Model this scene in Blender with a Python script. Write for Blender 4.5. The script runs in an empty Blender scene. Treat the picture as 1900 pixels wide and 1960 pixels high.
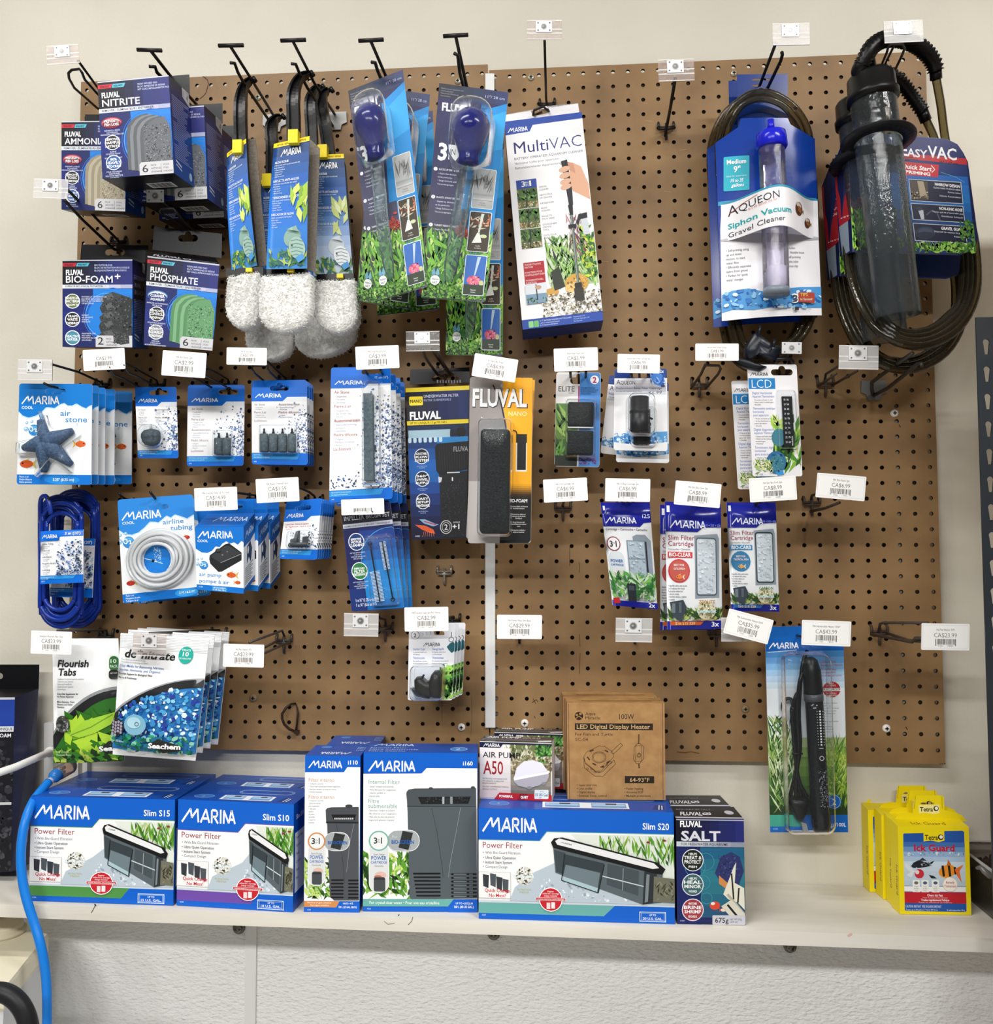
import bpy, bmesh, math, random
from mathutils import Vector, Matrix, noise
from mathutils.geometry import tessellate_polygon
V = Vector
sc = bpy.context.scene
COL = sc.collection
random.seed(7)
# ------------------------------------------------------------------ camera
CR = ((0.997283, 0.073622, -0.002446), (-0.006242, 0.051375, -0.99866), (-0.073398, 0.995962, 0.051695))
CP = V((0.11106316, -1.49408698, 1.31764416))
FPX = 1700.0
cd = bpy.data.cameras.new('camera'); cam = bpy.data.objects.new('camera', cd); COL.objects.link(cam)
cd.sensor_fit = 'HORIZONTAL'; cd.sensor_width = 36.0; cd.lens = 36.0 * FPX / 1900.0
cd.clip_start = 0.01
r0, r1, r2 = (V(r) for r in CR)
mw = Matrix.Identity(4)
for i in range(3):
    mw[i][0] = r0[i]; mw[i][1] = -r1[i]; mw[i][2] = -r2[i]; mw[i][3] = CP[i]
cam.matrix_world = mw
sc.camera = cam
# ------------------------------------------------------------------ light and exposure
sc.view_settings.view_transform = 'Standard'
sc.view_settings.look = 'None'
sc.view_settings.exposure = 0.0
sc.view_settings.gamma = 1.0
sc.view_settings.use_curve_mapping = False
try:
    sc.cycles.transparent_max_bounces = 24
    sc.cycles.max_bounces = 8
except Exception:
    pass
w = bpy.data.worlds.new('world'); sc.world = w; w.use_nodes = True
bg = w.node_tree.nodes['Background']; bg.inputs[0].default_value = (1.0, 0.99, 0.98, 1); bg.inputs[1].default_value = 0.13
def area(name, loc, sx, sy, power, target=None, col=(1, 0.985, 0.965)):
    l = bpy.data.lights.new(name, 'AREA'); l.shape = 'RECTANGLE'; l.size = sx; l.size_y = sy; l.energy = power; l.color = col
    o = bpy.data.objects.new(name, l); COL.objects.link(o); o.location = loc
    if target is not None:
        o.rotation_euler = (V(target) - V(loc)).to_track_quat('-Z', 'Y').to_euler()
    return o
LAMPS = [(-0.75, -1.15, 2.9, 1.2, 0.16, 28), (1.5, -1.7, 2.9, 1.2, 0.2, 58), (-1.3, -3.7, 2.9, 1.2, 0.3, 105), (0.2, -3.7, 2.9, 1.2, 0.3, 98)]
for i, (lx, ly, lz, a, b, pw) in enumerate(LAMPS):
    area('ceiling_lamp_light', (lx, ly, lz), a, b, pw)
# ------------------------------------------------------------------ helpers: pixel rays of the calibrated camera
def ray(x, y):
    a = (x - 950.0) / FPX; b = (y - 980.0) / FPX
    return r0 * a + r1 * b + r2
def at(x, y, d=0.0):
    r = ray(x, y); return CP + r * ((-d - CP.y) / r.y)
def plane_hit(x, y, p, n):
    r = ray(x, y); n = V(n); return CP + r * ((V(p) - CP).dot(n) / r.dot(n))
def pix(P):
    q = V(P) - CP; z = q.dot(r2); return (950 + FPX * q.dot(r0) / z, 980 + FPX * q.dot(r1) / z)
def lin(h):
    h = h.lstrip('#')
    if len(h) == 3: h = ''.join(c * 2 for c in h)
    o = []
    for i in (0, 2, 4):
        c = int(h[i:i + 2], 16) / 255.0
        o.append(c / 12.92 if c <= 0.04045 else ((c + 0.055) / 1.055) ** 2.4)
    return o
MATS = {}
def M(col, rough=0.42, spec=0.3, metal=0.0):
    """printed card / plastic / paint: flat colour with a slight procedural variation in its gloss"""
    k = (col, rough, spec, metal)
    if k in MATS: return MATS[k]
    m = bpy.data.materials.new('surface_' + col.lstrip('#')); m.use_nodes = True
    nt = m.node_tree; b = nt.nodes['Principled BSDF']
    b.inputs['Base Color'].default_value = (*lin(col), 1)
    b.inputs['Metallic'].default_value = metal
    b.inputs['Specular IOR Level'].default_value = spec
    n = nt.nodes.new('ShaderNodeTexNoise'); n.inputs['Scale'].default_value = 90; n.inputs['Detail'].default_value = 1
    r = nt.nodes.new('ShaderNodeMapRange'); r.inputs[3].default_value = max(0.02, rough - 0.06); r.inputs[4].default_value = rough + 0.06
    nt.links.new(n.outputs['Fac'], r.inputs[0]); nt.links.new(r.outputs[0], b.inputs['Roughness'])
    MATS[k] = m; return m
def Mnoise(name, cols, scale, rough=0.6, bump=0.0, bscale=None, detail=4, stretch=(1, 1, 1), spec=0.4, stops=None):
    if name in MATS: return MATS[name]
    m = bpy.data.materials.new(name); m.use_nodes = True
    nt = m.node_tree; b = nt.nodes['Principled BSDF']; b.inputs['Roughness'].default_value = rough; b.inputs['Specular IOR Level'].default_value = spec
    tc = nt.nodes.new('ShaderNodeTexCoord'); mp = nt.nodes.new('ShaderNodeMapping'); mp.inputs['Scale'].default_value = stretch
    nt.links.new(tc.outputs['Object'], mp.inputs[0])
    n = nt.nodes.new('ShaderNodeTexNoise'); n.inputs['Scale'].default_value = scale; n.inputs['Detail'].default_value = detail
    nt.links.new(mp.outputs[0], n.inputs['Vector'])
    cr = nt.nodes.new('ShaderNodeValToRGB')
    el = cr.color_ramp.elements
    st = stops or [0.3 + 0.4 * i / max(1, len(cols) - 1) for i in range(len(cols))]
    el[0].position = st[0]; el[0].color = (*lin(cols[0]), 1); el[1].position = st[-1]; el[1].color = (*lin(cols[-1]), 1)
    for i in range(1, len(cols) - 1):
        e = el.new(st[i]); e.color = (*lin(cols[i]), 1)
    nt.links.new(n.outputs['Fac'], cr.inputs[0]); nt.links.new(cr.outputs[0], b.inputs['Base Color'])
    if bump:
        n2 = nt.nodes.new('ShaderNodeTexNoise'); n2.inputs['Scale'].default_value = bscale or scale; n2.inputs['Detail'].default_value = 3
        nt.links.new(mp.outputs[0], n2.inputs['Vector'])
        bp = nt.nodes.new('ShaderNodeBump'); bp.inputs['Strength'].default_value = bump; bp.inputs['Distance'].default_value = 0.004
        nt.links.new(n2.outputs['Fac'], bp.inputs['Height']); nt.links.new(bp.outputs[0], b.inputs['Normal'])
    MATS[name] = m; return m
def Mclear(name, tint='#ffffff', haze=0.06, hcol='#ffffff', rough=0.06, ior=1.45, gl=1.0):
    """thin clear plastic: see-through, with a Fresnel sheen and a little haze"""
    if name in MATS: return MATS[name]
    m = bpy.data.materials.new(name); m.use_nodes = True; nt = m.node_tree
    for n in list(nt.nodes): nt.nodes.remove(n)
    out = nt.nodes.new('ShaderNodeOutputMaterial')
    tr = nt.nodes.new('ShaderNodeBsdfTransparent'); tr.inputs[0].default_value = (*lin(tint), 1)
    di = nt.nodes.new('ShaderNodeBsdfDiffuse'); di.inputs[0].default_value = (*lin(hcol), 1)
    g = nt.nodes.new('ShaderNodeBsdfGlossy'); g.inputs['Roughness'].default_value = rough; g.inputs[0].default_value = (gl, gl, gl, 1)
    fr = nt.nodes.new('ShaderNodeFresnel'); fr.inputs[0].default_value = ior
    nz = nt.nodes.new('ShaderNodeTexNoise'); nz.inputs['Scale'].default_value = 45
    bp = nt.nodes.new('ShaderNodeBump'); bp.inputs['Strength'].default_value = 0.25; bp.inputs['Distance'].default_value = 0.002
    nt.links.new(nz.outputs['Fac'], bp.inputs['Height']); nt.links.new(bp.outputs[0], g.inputs['Normal'])
    m1 = nt.nodes.new('ShaderNodeMixShader'); m1.inputs[0].default_value = haze
    nt.links.new(tr.outputs[0], m1.inputs[1]); nt.links.new(di.outputs[0], m1.inputs[2])
    m2 = nt.nodes.new('ShaderNodeMixShader')
    nt.links.new(fr.outputs[0], m2.inputs[0]); nt.links.new(m1.outputs[0], m2.inputs[1]); nt.links.new(g.outputs[0], m2.inputs[2])
    nt.links.new(m2.outputs[0], out.inputs[0])
    MATS[name] = m; return m
BLACKWIRE = M('#1c1a19', 0.35); STEEL = M('#7c7c7a', 0.45, 0.5, 0.6); DULLSTEEL = M('#6d6a66', 0.5, 0.5, 0.7)
CLEAR = Mclear('clear_plastic', haze=0.05); HOLDER = Mclear('label_holder_plastic', '#f4f2f0', 0.34, '#ffffff', 0.12)
HOLDERT = Mclear('label_holder_clear_plastic', '#eee8e6', 0.10, '#ffffff', 0.10)
BLISTER = Mclear('blister_plastic', '#fafcfd', 0.015, '#e8eef2', 0.07, 1.22)
# ------------------------------------------------------------------ mesh builder
ORG = {}
class MB:
    def __init__(s): s.v = []; s.f = []; s.m = []; s.sm = []; s.mats = []
    def mi(s, mat):
        if isinstance(mat, str): mat = M(mat)
        if mat not in s.mats: s.mats.append(mat)
        return s.mats.index(mat)
    def add(s, vs, fs, mat, smooth=False):
        b = len(s.v); i = s.mi(mat); s.v += [tuple(p) for p in vs]
        for f in fs: s.f.append(tuple(b + k for k in f)); s.m.append(i); s.sm.append(smooth)
    def quad(s, a, b, c, d, mat): s.add([a, b, c, d], [(0, 1, 2, 3)], mat)
    def hexa(s, c8, mat, skip=()):
        """c8 = front TL,TR,BR,BL then back TL,TR,BR,BL"""
        F = {'front': (3, 2, 1, 0), 'back': (4, 5, 6, 7), 'top': (0, 1, 5, 4), 'bottom': (7, 6, 2, 3), 'left': (0, 4, 7, 3), 'right': (1, 2, 6, 5)}
        if not isinstance(mat, dict): mat = {k: mat for k in F}
        for k, f in F.items():
            if k not in skip: s.add([c8[i] for i in f], [(0, 1, 2, 3)], mat.get(k, mat.get('*')))
    def box(s, lo, hi, mat):
        x0, y0, z0 = lo; x1, y1, z1 = hi
        s.hexa([V((x0, y0, z1)), V((x1, y0, z1)), V((x1, y0, z0)), V((x0, y0, z0)), V((x0, y1, z1)), V((x1, y1, z1)), V((x1, y1, z0)), V((x0, y1, z0))], mat)
    def tube(s, pts, r, mat, n=8, closed=False, caps=True):
        pts = [V(p) for p in pts]; N = len(pts)
        rs = r if isinstance(r, (list, tuple)) else [r] * N
        T = []
        for i in range(N):
            a = pts[i - 1] if (i > 0 or closed) else pts[i]; b = pts[(i + 1) % N] if (i < N - 1 or closed) else pts[i]
            t = (b - a); T.append(t.normalized() if t.length > 1e-9 else V((0, 0, 1)))
        up = V((0, 0, 1)) if abs(T[0].z) < 0.9 else V((1, 0, 0))
        x = T[0].cross(up).normalized(); vs = []
        for i in range(N):
            x = (x - T[i] * x.dot(T[i])); x = x.normalized() if x.length > 1e-6 else T[i].orthogonal().normalized()
            y = T[i].cross(x)
            for k in range(n):
                a = 2 * math.pi * k / n; vs.append(pts[i] + (x * math.cos(a) + y * math.sin(a)) * rs[i])
        fs = []
        for i in range(N if closed else N - 1):
            j = (i + 1) % N
            for k in range(n): fs.append((i * n + k, i * n + (k + 1) % n, j * n + (k + 1) % n, j * n + k))
        if caps and not closed: fs.append(tuple(reversed(range(n)))); fs.append(tuple((N - 1) * n + k for k in range(n)))
        s.add(vs, fs, mat, True)
    def lathe(s, p0, axis, prof, mat, n=20, caps=True):
        """prof = [(distance along axis, radius)]"""
        ax = V(axis).normalized()
        s.tube([V(p0) + ax * a for a, _ in prof], [b for _, b in prof], mat, n, False, caps)
    def ball(s, c, r, mat, n=10, sc3=(1, 1, 1)):
        vs = []; fs = []; c = V(c)
        for i in range(n + 1):
            a = math.pi * i / n
            for k in range(2 * n):
                b = math.pi * k / n
                vs.append(c + V((r * sc3[0] * math.sin(a) * math.cos(b), r * sc3[1] * math.sin(a) * math.sin(b), r * sc3[2] * math.cos(a))))
        for i in range(n):
            for k in range(2 * n):
                j = (k + 1) % (2 * n); fs.append((i * 2 * n + k, (i + 1) * 2 * n + k, (i + 1) * 2 * n + j, i * 2 * n + j))
        s.add(vs, fs, mat, True)
    def build(s, name, parent=None, loc=None):
        if loc is None:
            loc = ORG[parent.name] if parent is not None else V((sum(p[0] for p in s.v) / len(s.v), max(p[1] for p in s.v), min(p[2] for p in s.v)))
        loc = V(loc)
        me = bpy.data.meshes.new(name)
        me.from_pydata([V(p) - loc for p in s.v], [], s.f)
        for m in s.mats: me.materials.append(m)
        me.polygons.foreach_set('material_index', s.m); me.polygons.foreach_set('use_smooth', s.sm)
        me.update()
        o = bpy.data.objects.new(name, me); COL.objects.link(o)
        if parent is not None: o.parent = parent
        else: o.location = loc
        ORG[o.name] = loc
        return o
def tag(o, label, cat, group=None, kind=None):
    o['label'] = label; o['category'] = cat
    if group: o['group'] = group
    if kind: o['kind'] = kind
    return o
def thing(name, label, cat, loc, group=None):
    o = bpy.data.objects.new(name, None); COL.objects.link(o); o.location = loc; o.empty_display_size = 0.02
    ORG[o.name] = V(loc); return tag(o, label, cat, group)
def struct(o): o['kind'] = 'structure'; return o
def dup(root, delta, label, rot=None, group=None, pivot=None):
    """a further copy of a thing and of each of its parts, moved by delta (and turned about pivot)"""
    r = root.copy(); COL.objects.link(r)
    R = rot.to_matrix().to_4x4() if rot is not None else Matrix.Identity(4)
    pv = V(pivot) if pivot is not None else V(root.location)
    r.matrix_world = Matrix.Translation(V(delta)) @ Matrix.Translation(pv) @ R @ Matrix.Translation(-pv) @ Matrix.Translation(V(root.location))
    r['label'] = label
    if group: r['group'] = group
    for ch in list(root.children):
        c = ch.copy(); COL.objects.link(c); c.parent = r
        for g in ch.children:
            e = g.copy(); COL.objects.link(e); e.parent = c
    return r
# ------------------------------------------------------------------ lettering
TXT = {}
def text2d(s, bold=0.0, ital=0.0):
    k = (s, bold, ital)
    if k in TXT: return TXT[k]
    c = bpy.data.curves.new('t', 'FONT'); c.body = s; c.size = 1; c.resolution_u = 2; c.offset = bold; c.shear = ital; c.fill_mode = 'FRONT'
    o = bpy.data.objects.new('t', c)
    COL.objects.link(o); dg = bpy.context.evaluated_depsgraph_get(); e = o.evaluated_get(dg); me = e.to_mesh()
    vs = [(v.co.x, v.co.y) for v in me.vertices]; fs = [tuple(p.vertices) for p in me.polygons]
    e.to_mesh_clear(); bpy.data.objects.remove(o); bpy.data.curves.remove(c)
    x0 = min([p[0] for p in vs] or [0]); x1 = max([p[0] for p in vs] or [1])
    TXT[k] = ([(p[0] - x0, p[1]) for p in vs], fs, x1 - x0); return TXT[k]
CAPH = max(p[1] for p in text2d('H')[0])
def strokes(paths, w):
    """thick polyline lettering: quads per segment"""
    vs = []; fs = []
    for P in paths:
        for (a, b) in zip(P, P[1:]):
            dx, dy = b[0] - a[0], b[1] - a[1]; L = math.hypot(dx, dy) or 1; nx, ny = -dy / L * w / 2, dx / L * w / 2
            i = len(vs); vs += [(a[0] + nx, a[1] + ny), (a[0] - nx, a[1] - ny), (b[0] - nx, b[1] - ny), (b[0] + nx, b[1] + ny)]; fs.append((i, i + 1, i + 2, i + 3))
    return vs, fs
LOGO = strokes([[(0, 0.02), (0.9, 0.98), (1.02, 0.35), (1.62, 0.98), (1.72, 0.02)], [(1.95, 0.02), (2.5, 0.98), (2.85, 0.02)], [(2.12, 0.32), (2.74, 0.32)],
                [(3.1, 0), (3.1, 0.93), (3.5, 0.93), (3.66, 0.82), (3.66, 0.58), (3.5, 0.47), (3.1, 0.47)], [(3.35, 0.47), (3.75, 0)],
                [(4.02, 0), (4.02, 1)], [(4.34, 0), (4.34, 0.95), (4.86, 0.06), (5.14, 0.98), (5.5, 0.02)], [(4.98, 0.32), (5.36, 0.32)]], 0.165)
# ------------------------------------------------------------------ printed faces
class Face:
    """a flat or curved patch of a package carrying print. P = TL,TR,BR,BL in space; ref = the same corners in the
    coordinates the print is given in; bend(u,v) = extra push out along the normal"""
    def __init__(s, mb, P, ref, bend=None, cuts=0):
        s.mb = mb; s.P = [V(p) for p in P]; s.ref = ref; s.bend = bend; s.cuts = cuts if not bend else (cuts or 6)
        a, b, c, d = s.P
        s.N = ((b - a) + (c - d)).cross((d - a) + (c - b)).normalized() * -1
        if s.N.dot(CP - (a + b + c + d) / 4) < 0 and False: s.N = -s.N
        h = lambda p, q: math.hypot(p[0] - q[0], p[1] - q[1])
        s.W = (h(ref[0], ref[1]) + h(ref[3], ref[2])) / 2; s.H = (h(ref[0], ref[3]) + h(ref[1], ref[2])) / 2
        s.lay = []; s.clamp = True
    def uv(s, x, y):
        A, B, C, D = s.ref; u = v = 0.5
        for _ in range(8):
            px = (1 - u) * (1 - v) * A[0] + u * (1 - v) * B[0] + u * v * C[0] + (1 - u) * v * D[0] - x
            py = (1 - u) * (1 - v) * A[1] + u * (1 - v) * B[1] + u * v * C[1] + (1 - u) * v * D[1] - y
            xu = (1 - v) * (B[0] - A[0]) + v * (C[0] - D[0]); yu = (1 - v) * (B[1] - A[1]) + v * (C[1] - D[1])
            xv = (1 - u) * (D[0] - A[0]) + u * (C[0] - B[0]); yv = (1 - u) * (D[1] - A[1]) + u * (C[1] - B[1])
            J = xu * yv - xv * yu
            if abs(J) < 1e-12: break
            u -= (px * yv - py * xv) / J; v -= (xu * py - yu * px) / J
        return u, v
    def p3(s, u, v, z=0.0):
        a, b, c, d = s.P
        if s.bend: z = z + s.bend(u, v)
        return a * ((1 - u) * (1 - v)) + b * (u * (1 - v)) + c * (u * v) + d * ((1 - u) * v) + s.N * z
    def xy(s, x, y, z=0.0): return s.p3(*s.uv(x, y), z)
    def layer(s, bb):
        k = 0
        for (q, n) in s.lay:
            if q[0] < bb[2] - 1e-4 and q[2] > bb[0] + 1e-4 and q[1] < bb[3] - 1e-4 and q[3] > bb[1] + 1e-4: k = max(k, n + 1)
        s.lay.append((bb, k)); return k
    def put(s, uvs, fs, col, lay=None):
        us = [p[0] for p in uvs]; vs = [p[1] for p in uvs]
        if lay is None: lay = s.layer((min(us), min(vs), max(us), max(vs)))
        uvs = [(min(max(p[0], -.001), 1.001), min(max(p[1], -.001), 1.001)) for p in uvs] if s.clamp else uvs
        z = (6e-4 if s.bend else 8e-5) * (lay + 1)
        if s.bend and (max(us) - min(us) > 0.5 / s.cuts or max(vs) - min(vs) > 0.5 / s.cuts):
            bm = bmesh.new(); bv = [bm.verts.new((p[0], p[1], 0)) for p in uvs]
            for f in fs:
                try: bm.faces.new([bv[i] for i in f])
                except ValueError: pass
            for ax in (0, 1):
                for i in range(0, s.cuts + 1):
                    co = [0, 0, 0]; no = [0, 0, 0]; co[ax] = i / s.cuts; no[ax] = 1
                    bmesh.ops.bisect_plane(bm, geom=bm.verts[:] + bm.edges[:] + bm.faces[:], plane_co=co, plane_no=no)
            bm.verts.index_update(); uvs = [(v.co.x, v.co.y) for v in bm.verts]; fs = [tuple(v.index for v in f.verts) for f in bm.faces]; bm.free()
        # keep every printed face turned outwards (u right, v down)
        ff = []
        for f in fs:
            ar = sum(uvs[f[i]][0] * uvs[f[(i + 1) % len(f)]][1] - uvs[f[(i + 1) % len(f)]][0] * uvs[f[i]][1] for i in range(len(f)))
            ff.append(tuple(reversed(f)) if ar > 0 else f)
        s.mb.add([s.p3(p[0], p[1], z) for p in uvs], ff, col, bool(s.bend)); return lay
    def poly(s, pts, col, holes=(), lay=None):
        loops = [[s.uv(*p) for p in pts]] + [[s.uv(*p) for p in h] for h in holes]
        if len(loops) == 1 and len(pts) == 4: return s.put(loops[0], [(0, 1, 2, 3)], col, lay)
        fs = tessellate_polygon([[V((p[0] * s.W, p[1] * s.H, 0)) for p in L] for L in loops])
        return s.put([p for L in loops for p in L], [tuple(f) for f in fs], col, lay)
    def rect(s, x0, y0, x1, y1, col, lay=None):
        (u0, v0), (u1, v1) = s.uv(x0, y0), s.uv(x1, y1)
        return s.put([(u0, v0), (u1, v0), (u1, v1), (u0, v1)], [(0, 1, 2, 3)], col, lay)
    def rrect(s, x0, y0, x1, y1, r, col):
        return s.poly(rr(x0, y0, x1, y1, r), col)
    def frame(s, x0, y0, x1, y1, t, col):
        for q in ((x0, y0, x1, y0 + t), (x0, y1 - t, x1, y1), (x0, y0, x0 + t, y1), (x1 - t, y0, x1, y1)): s.rect(*q, col)
    def ell(s, cx, cy, rx, ry, col, n=20, rot=0.0):
        c, q = math.cos(rot), math.sin(rot)
        return s.poly([(cx + rx * math.cos(a) * c - ry * math.sin(a) * q, cy + rx * math.cos(a) * q + ry * math.sin(a) * c) for a in [2 * math.pi * i / n for i in range(n)]], col)
    def ring(s, cx, cy, r, t, col, n=24, ry=None):
        ry = ry or r
        for i in range(0, 1):
            o = [(cx + r * math.cos(2 * math.pi * k / n), cy + ry * math.sin(2 * math.pi * k / n)) for k in range(n)]
            q = [(cx + (r - t) * math.cos(2 * math.pi * k / n), cy + (ry - t) * math.sin(2 * math.pi * k / n)) for k in range(n)]
            uv = [s.uv(*p) for p in o] + [s.uv(*p) for p in q]
            s.put(uv, [(k, (k + 1) % n, n + (k + 1) % n, n + k) for k in range(n)], col)
    def line(s, pts, w, col):
        vs, fs = strokes([pts], w); return s.put([s.uv(*p) for p in vs], fs, col)
    def grad(s, x0, y0, x1, y1, cols, n=10, horiz=False):
        (u0, v0), (u1, v1) = s.uv(x0, y0), s.uv(x1, y1)
        L = s.layer((min(u0, u1), min(v0, v1), max(u0, u1), max(v0, v1)))
        for i in range(n):
            t = (i + 0.5) / n * (len(cols) - 1); k = min(int(t), len(cols) - 2); f = t - k
            a = [int(cols[k].lstrip('#')[j:j + 2], 16) for j in (0, 2, 4)]; b = [int(cols[k + 1].lstrip('#')[j:j + 2], 16) for j in (0, 2, 4)]
            c = '#%02x%02x%02x' % tuple(int((a[j] + (b[j] - a[j]) * f) / 6) * 6 for j in range(3))
            if horiz: q = [(u0 + (u1 - u0) * i / n, v0), (u0 + (u1 - u0) * (i + 1) / n, v0), (u0 + (u1 - u0) * (i + 1) / n, v1), (u0 + (u1 - u0) * i / n, v1)]
            else: q = [(u0, v0 + (v1 - v0) * i / n), (u1, v0 + (v1 - v0) * i / n), (u1, v0 + (v1 - v0) * (i + 1) / n), (u0, v0 + (v1 - v0) * (i + 1) / n)]
            s.put(q, [(0, 1, 2, 3)], c, L)
    def glyphs(s, vs, fs, x, y, sx, sy, col, ang=0.0):
        u0, v0 = s.uv(x, y); c, q = math.cos(ang), math.sin(ang)
        return s.put([(u0 + (p[0] * sx * c + p[1] * sy * q) / s.W, v0 + (p[0] * sx * q - p[1] * sy * c) / s.H) for p in vs], fs, col)
    def t(s, txt, x, y, h, col='#ffffff', w=None, b=0.0, i=0.0, al='l', ang=0.0, sq=0.9):
        """x,y = baseline start (al 'c' = centre, 'r' = end), h = capital height, w = total width"""
        vs, fs, L = text2d(txt, b, i)
        if not fs: return
        sy = h / CAPH; sx = (w / L) if w else sy * sq
        if al != 'l':
            k = (0.5 if al == 'c' else 1.0) * L * sx; x -= k * math.cos(ang); y -= k * math.sin(ang)
        s.glyphs(vs, fs, x, y, sx, sy, col, ang)
    def para(s, rows, x, y, h, dy, col='#ffffff', b=0.0, al='l', sq=0.85, i=0.0):
        for k, r in enumerate(rows):
            if r: s.t(r, x, y + k * dy, h, col, None, b, i, al, 0.0, sq)
    def logo(s, x, y, w, h, col='#ffffff', ang=0.0):
        s.glyphs(LOGO[0], LOGO[1], x, y, w / 5.5, h, col, ang)
    def blades(s, x0, y0, x1, y1, n, cols, ln=(10, 24), wd=(1.5, 4), seed=1, spread=1.0, up=True):
        """printed foliage: slim leaf shapes rising within a rectangle"""
        R = random.Random(seed); L = s.layer((*s.uv(x0, y0), *s.uv(x1, y1)))
        by = {}
        for _ in range(n):
            bx = R.uniform(x0, x1); l = R.uniform(*ln); yb = R.uniform(min(y0 + l * 0.6, y1), y1); a = R.uniform(-spread, spread); wv = R.uniform(*wd)
            tx = min(max(bx + l * math.sin(a), x0), x1); ty = max(yb - l * math.cos(a), y0)
            mx, my = (bx + tx) / 2, (yb + ty) / 2; dx, dy = tx - bx, ty - yb; D = math.hypot(dx, dy) or 1; nx, ny = -dy / D * wv / 2, dx / D * wv / 2
            cl = lambda p: (min(max(p[0], x0), x1), min(max(p[1], y0), y1))
            by.setdefault(R.choice(cols), []).append([cl((bx, yb)), cl((mx + nx, my + ny)), cl((tx, ty)), cl((mx - nx, my - ny))])
        for j, (c, Q) in enumerate(by.items()):
            uv = []; fs = []
            for q in Q: fs.append(tuple(range(len(uv), len(uv) + 4))); uv += [s.uv(*p) for p in q]
            s.put(uv, fs, c, L + j)
        s.lay.append(((*s.uv(x0, y0), *s.uv(x1, y1)), L + len(by)))
    def specks(s, x0, y0, x1, y1, n, cols, sz=(1, 3), seed=1, shape=None):
        """printed bubbles and dabs: small crescents and dots, denser where shape(x,y) is larger"""
        R = random.Random(seed); L = s.layer((*s.uv(x0, y0), *s.uv(x1, y1))); by = {}
        for _ in range(n):
            for _t in range(20):
                cx, cy = R.uniform(x0, x1), R.uniform(y0, y1)
                if shape is None or R.random() < shape((cx - x0) / (x1 - x0), (cy - y0) / (y1 - y0)): break
            r = R.uniform(*sz); a = R.uniform(0, 6.28); e = R.uniform(0.35, 1)
            q = []
            for k in range(6):
                b = k * math.pi / 3; X, Y = r * math.cos(b), r * e * math.sin(b)
                q.append((min(max(cx + X * math.cos(a) - Y * math.sin(a), x0), x1), min(max(cy + X * math.sin(a) + Y * math.cos(a), y0), y1)))
            by.setdefault(R.choice(cols), []).append(q)
        for j, (c, Q) in enumerate(by.items()):
            uv = []; fs = []
            for q in Q: fs.append(tuple(range(len(uv), len(uv) + 6))); uv += [s.uv(*p) for p in q]
            s.put(uv, fs, c, L + j)
        s.lay.append(((*s.uv(x0, y0), *s.uv(x1, y1)), L + len(by)))
    def fish(s, x, y, L, body='#e8622a', fin='#e0a030', fl=1, ang=0.0):
        """printed goldfish, nose at fl=1 right / -1 left"""
        c, q = math.cos(ang), math.sin(ang)
        T = lambda P: [(x + (a * c - b * q) * fl * 1.0, y + a * q * fl + b * c) for a, b in P]
        s.poly(T([(-L * 0.25, 0), (-L * 0.62, -L * 0.3), (-L * 0.5, 0), (-L * 0.6, L * 0.3)]), fin)
        s.poly(T([(-L * 0.05, -L * 0.16), (-L * 0.2, -L * 0.34), (L * 0.16, -L * 0.2)]), fin)
        s.poly(T([(0, L * 0.14), (-L * 0.1, L * 0.32), (L * 0.1, L * 0.18)]), fin)
        s.poly(T([(L * 0.38 * math.cos(a), L * 0.22 * math.sin(a)) for a in [k * math.pi / 8 for k in range(16)]]), body)
        s.poly(T([(L * 0.22 + L * 0.05 * math.cos(a), -L * 0.04 + L * 0.05 * math.sin(a)) for a in [k * math.pi / 4 for k in range(8)]]), '#201010')
def rr(x0, y0, x1, y1, r, n=5):
    P = []
    for cx, cy, a0 in ((x0 + r, y0 + r, math.pi), (x1 - r, y0 + r, 1.5 * math.pi), (x1 - r, y1 - r, 0), (x0 + r, y1 - r, 0.5 * math.pi)):
        for k in range(n + 1):
            a = a0 + 0.5 * math.pi * k / n; P.append((cx + r * math.cos(a), cy + r * math.sin(a)))
    return P
def slot(cx, cy, w, h, bump=True):
    """euro hang hole outline"""
    P = []
    for k in range(7):
        a = -math.pi / 2 + math.pi * k / 6; P.append((cx + w / 2 - h / 2 + h / 2 * math.cos(a), cy + h / 2 * math.sin(a)))
    for k in range(7):
        a = math.pi / 2 + math.pi * k / 6; P.append((cx - w / 2 + h / 2 + h / 2 * math.cos(a), cy + h / 2 * math.sin(a)))
    if bump:
        i = len(P)
        for k in range(7):
            a = math.pi + math.pi * k / 6; P.append((cx + w * 0.16 * math.cos(a), cy - h / 2 + h * 0.55 * math.sin(a)))
    return P
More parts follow.
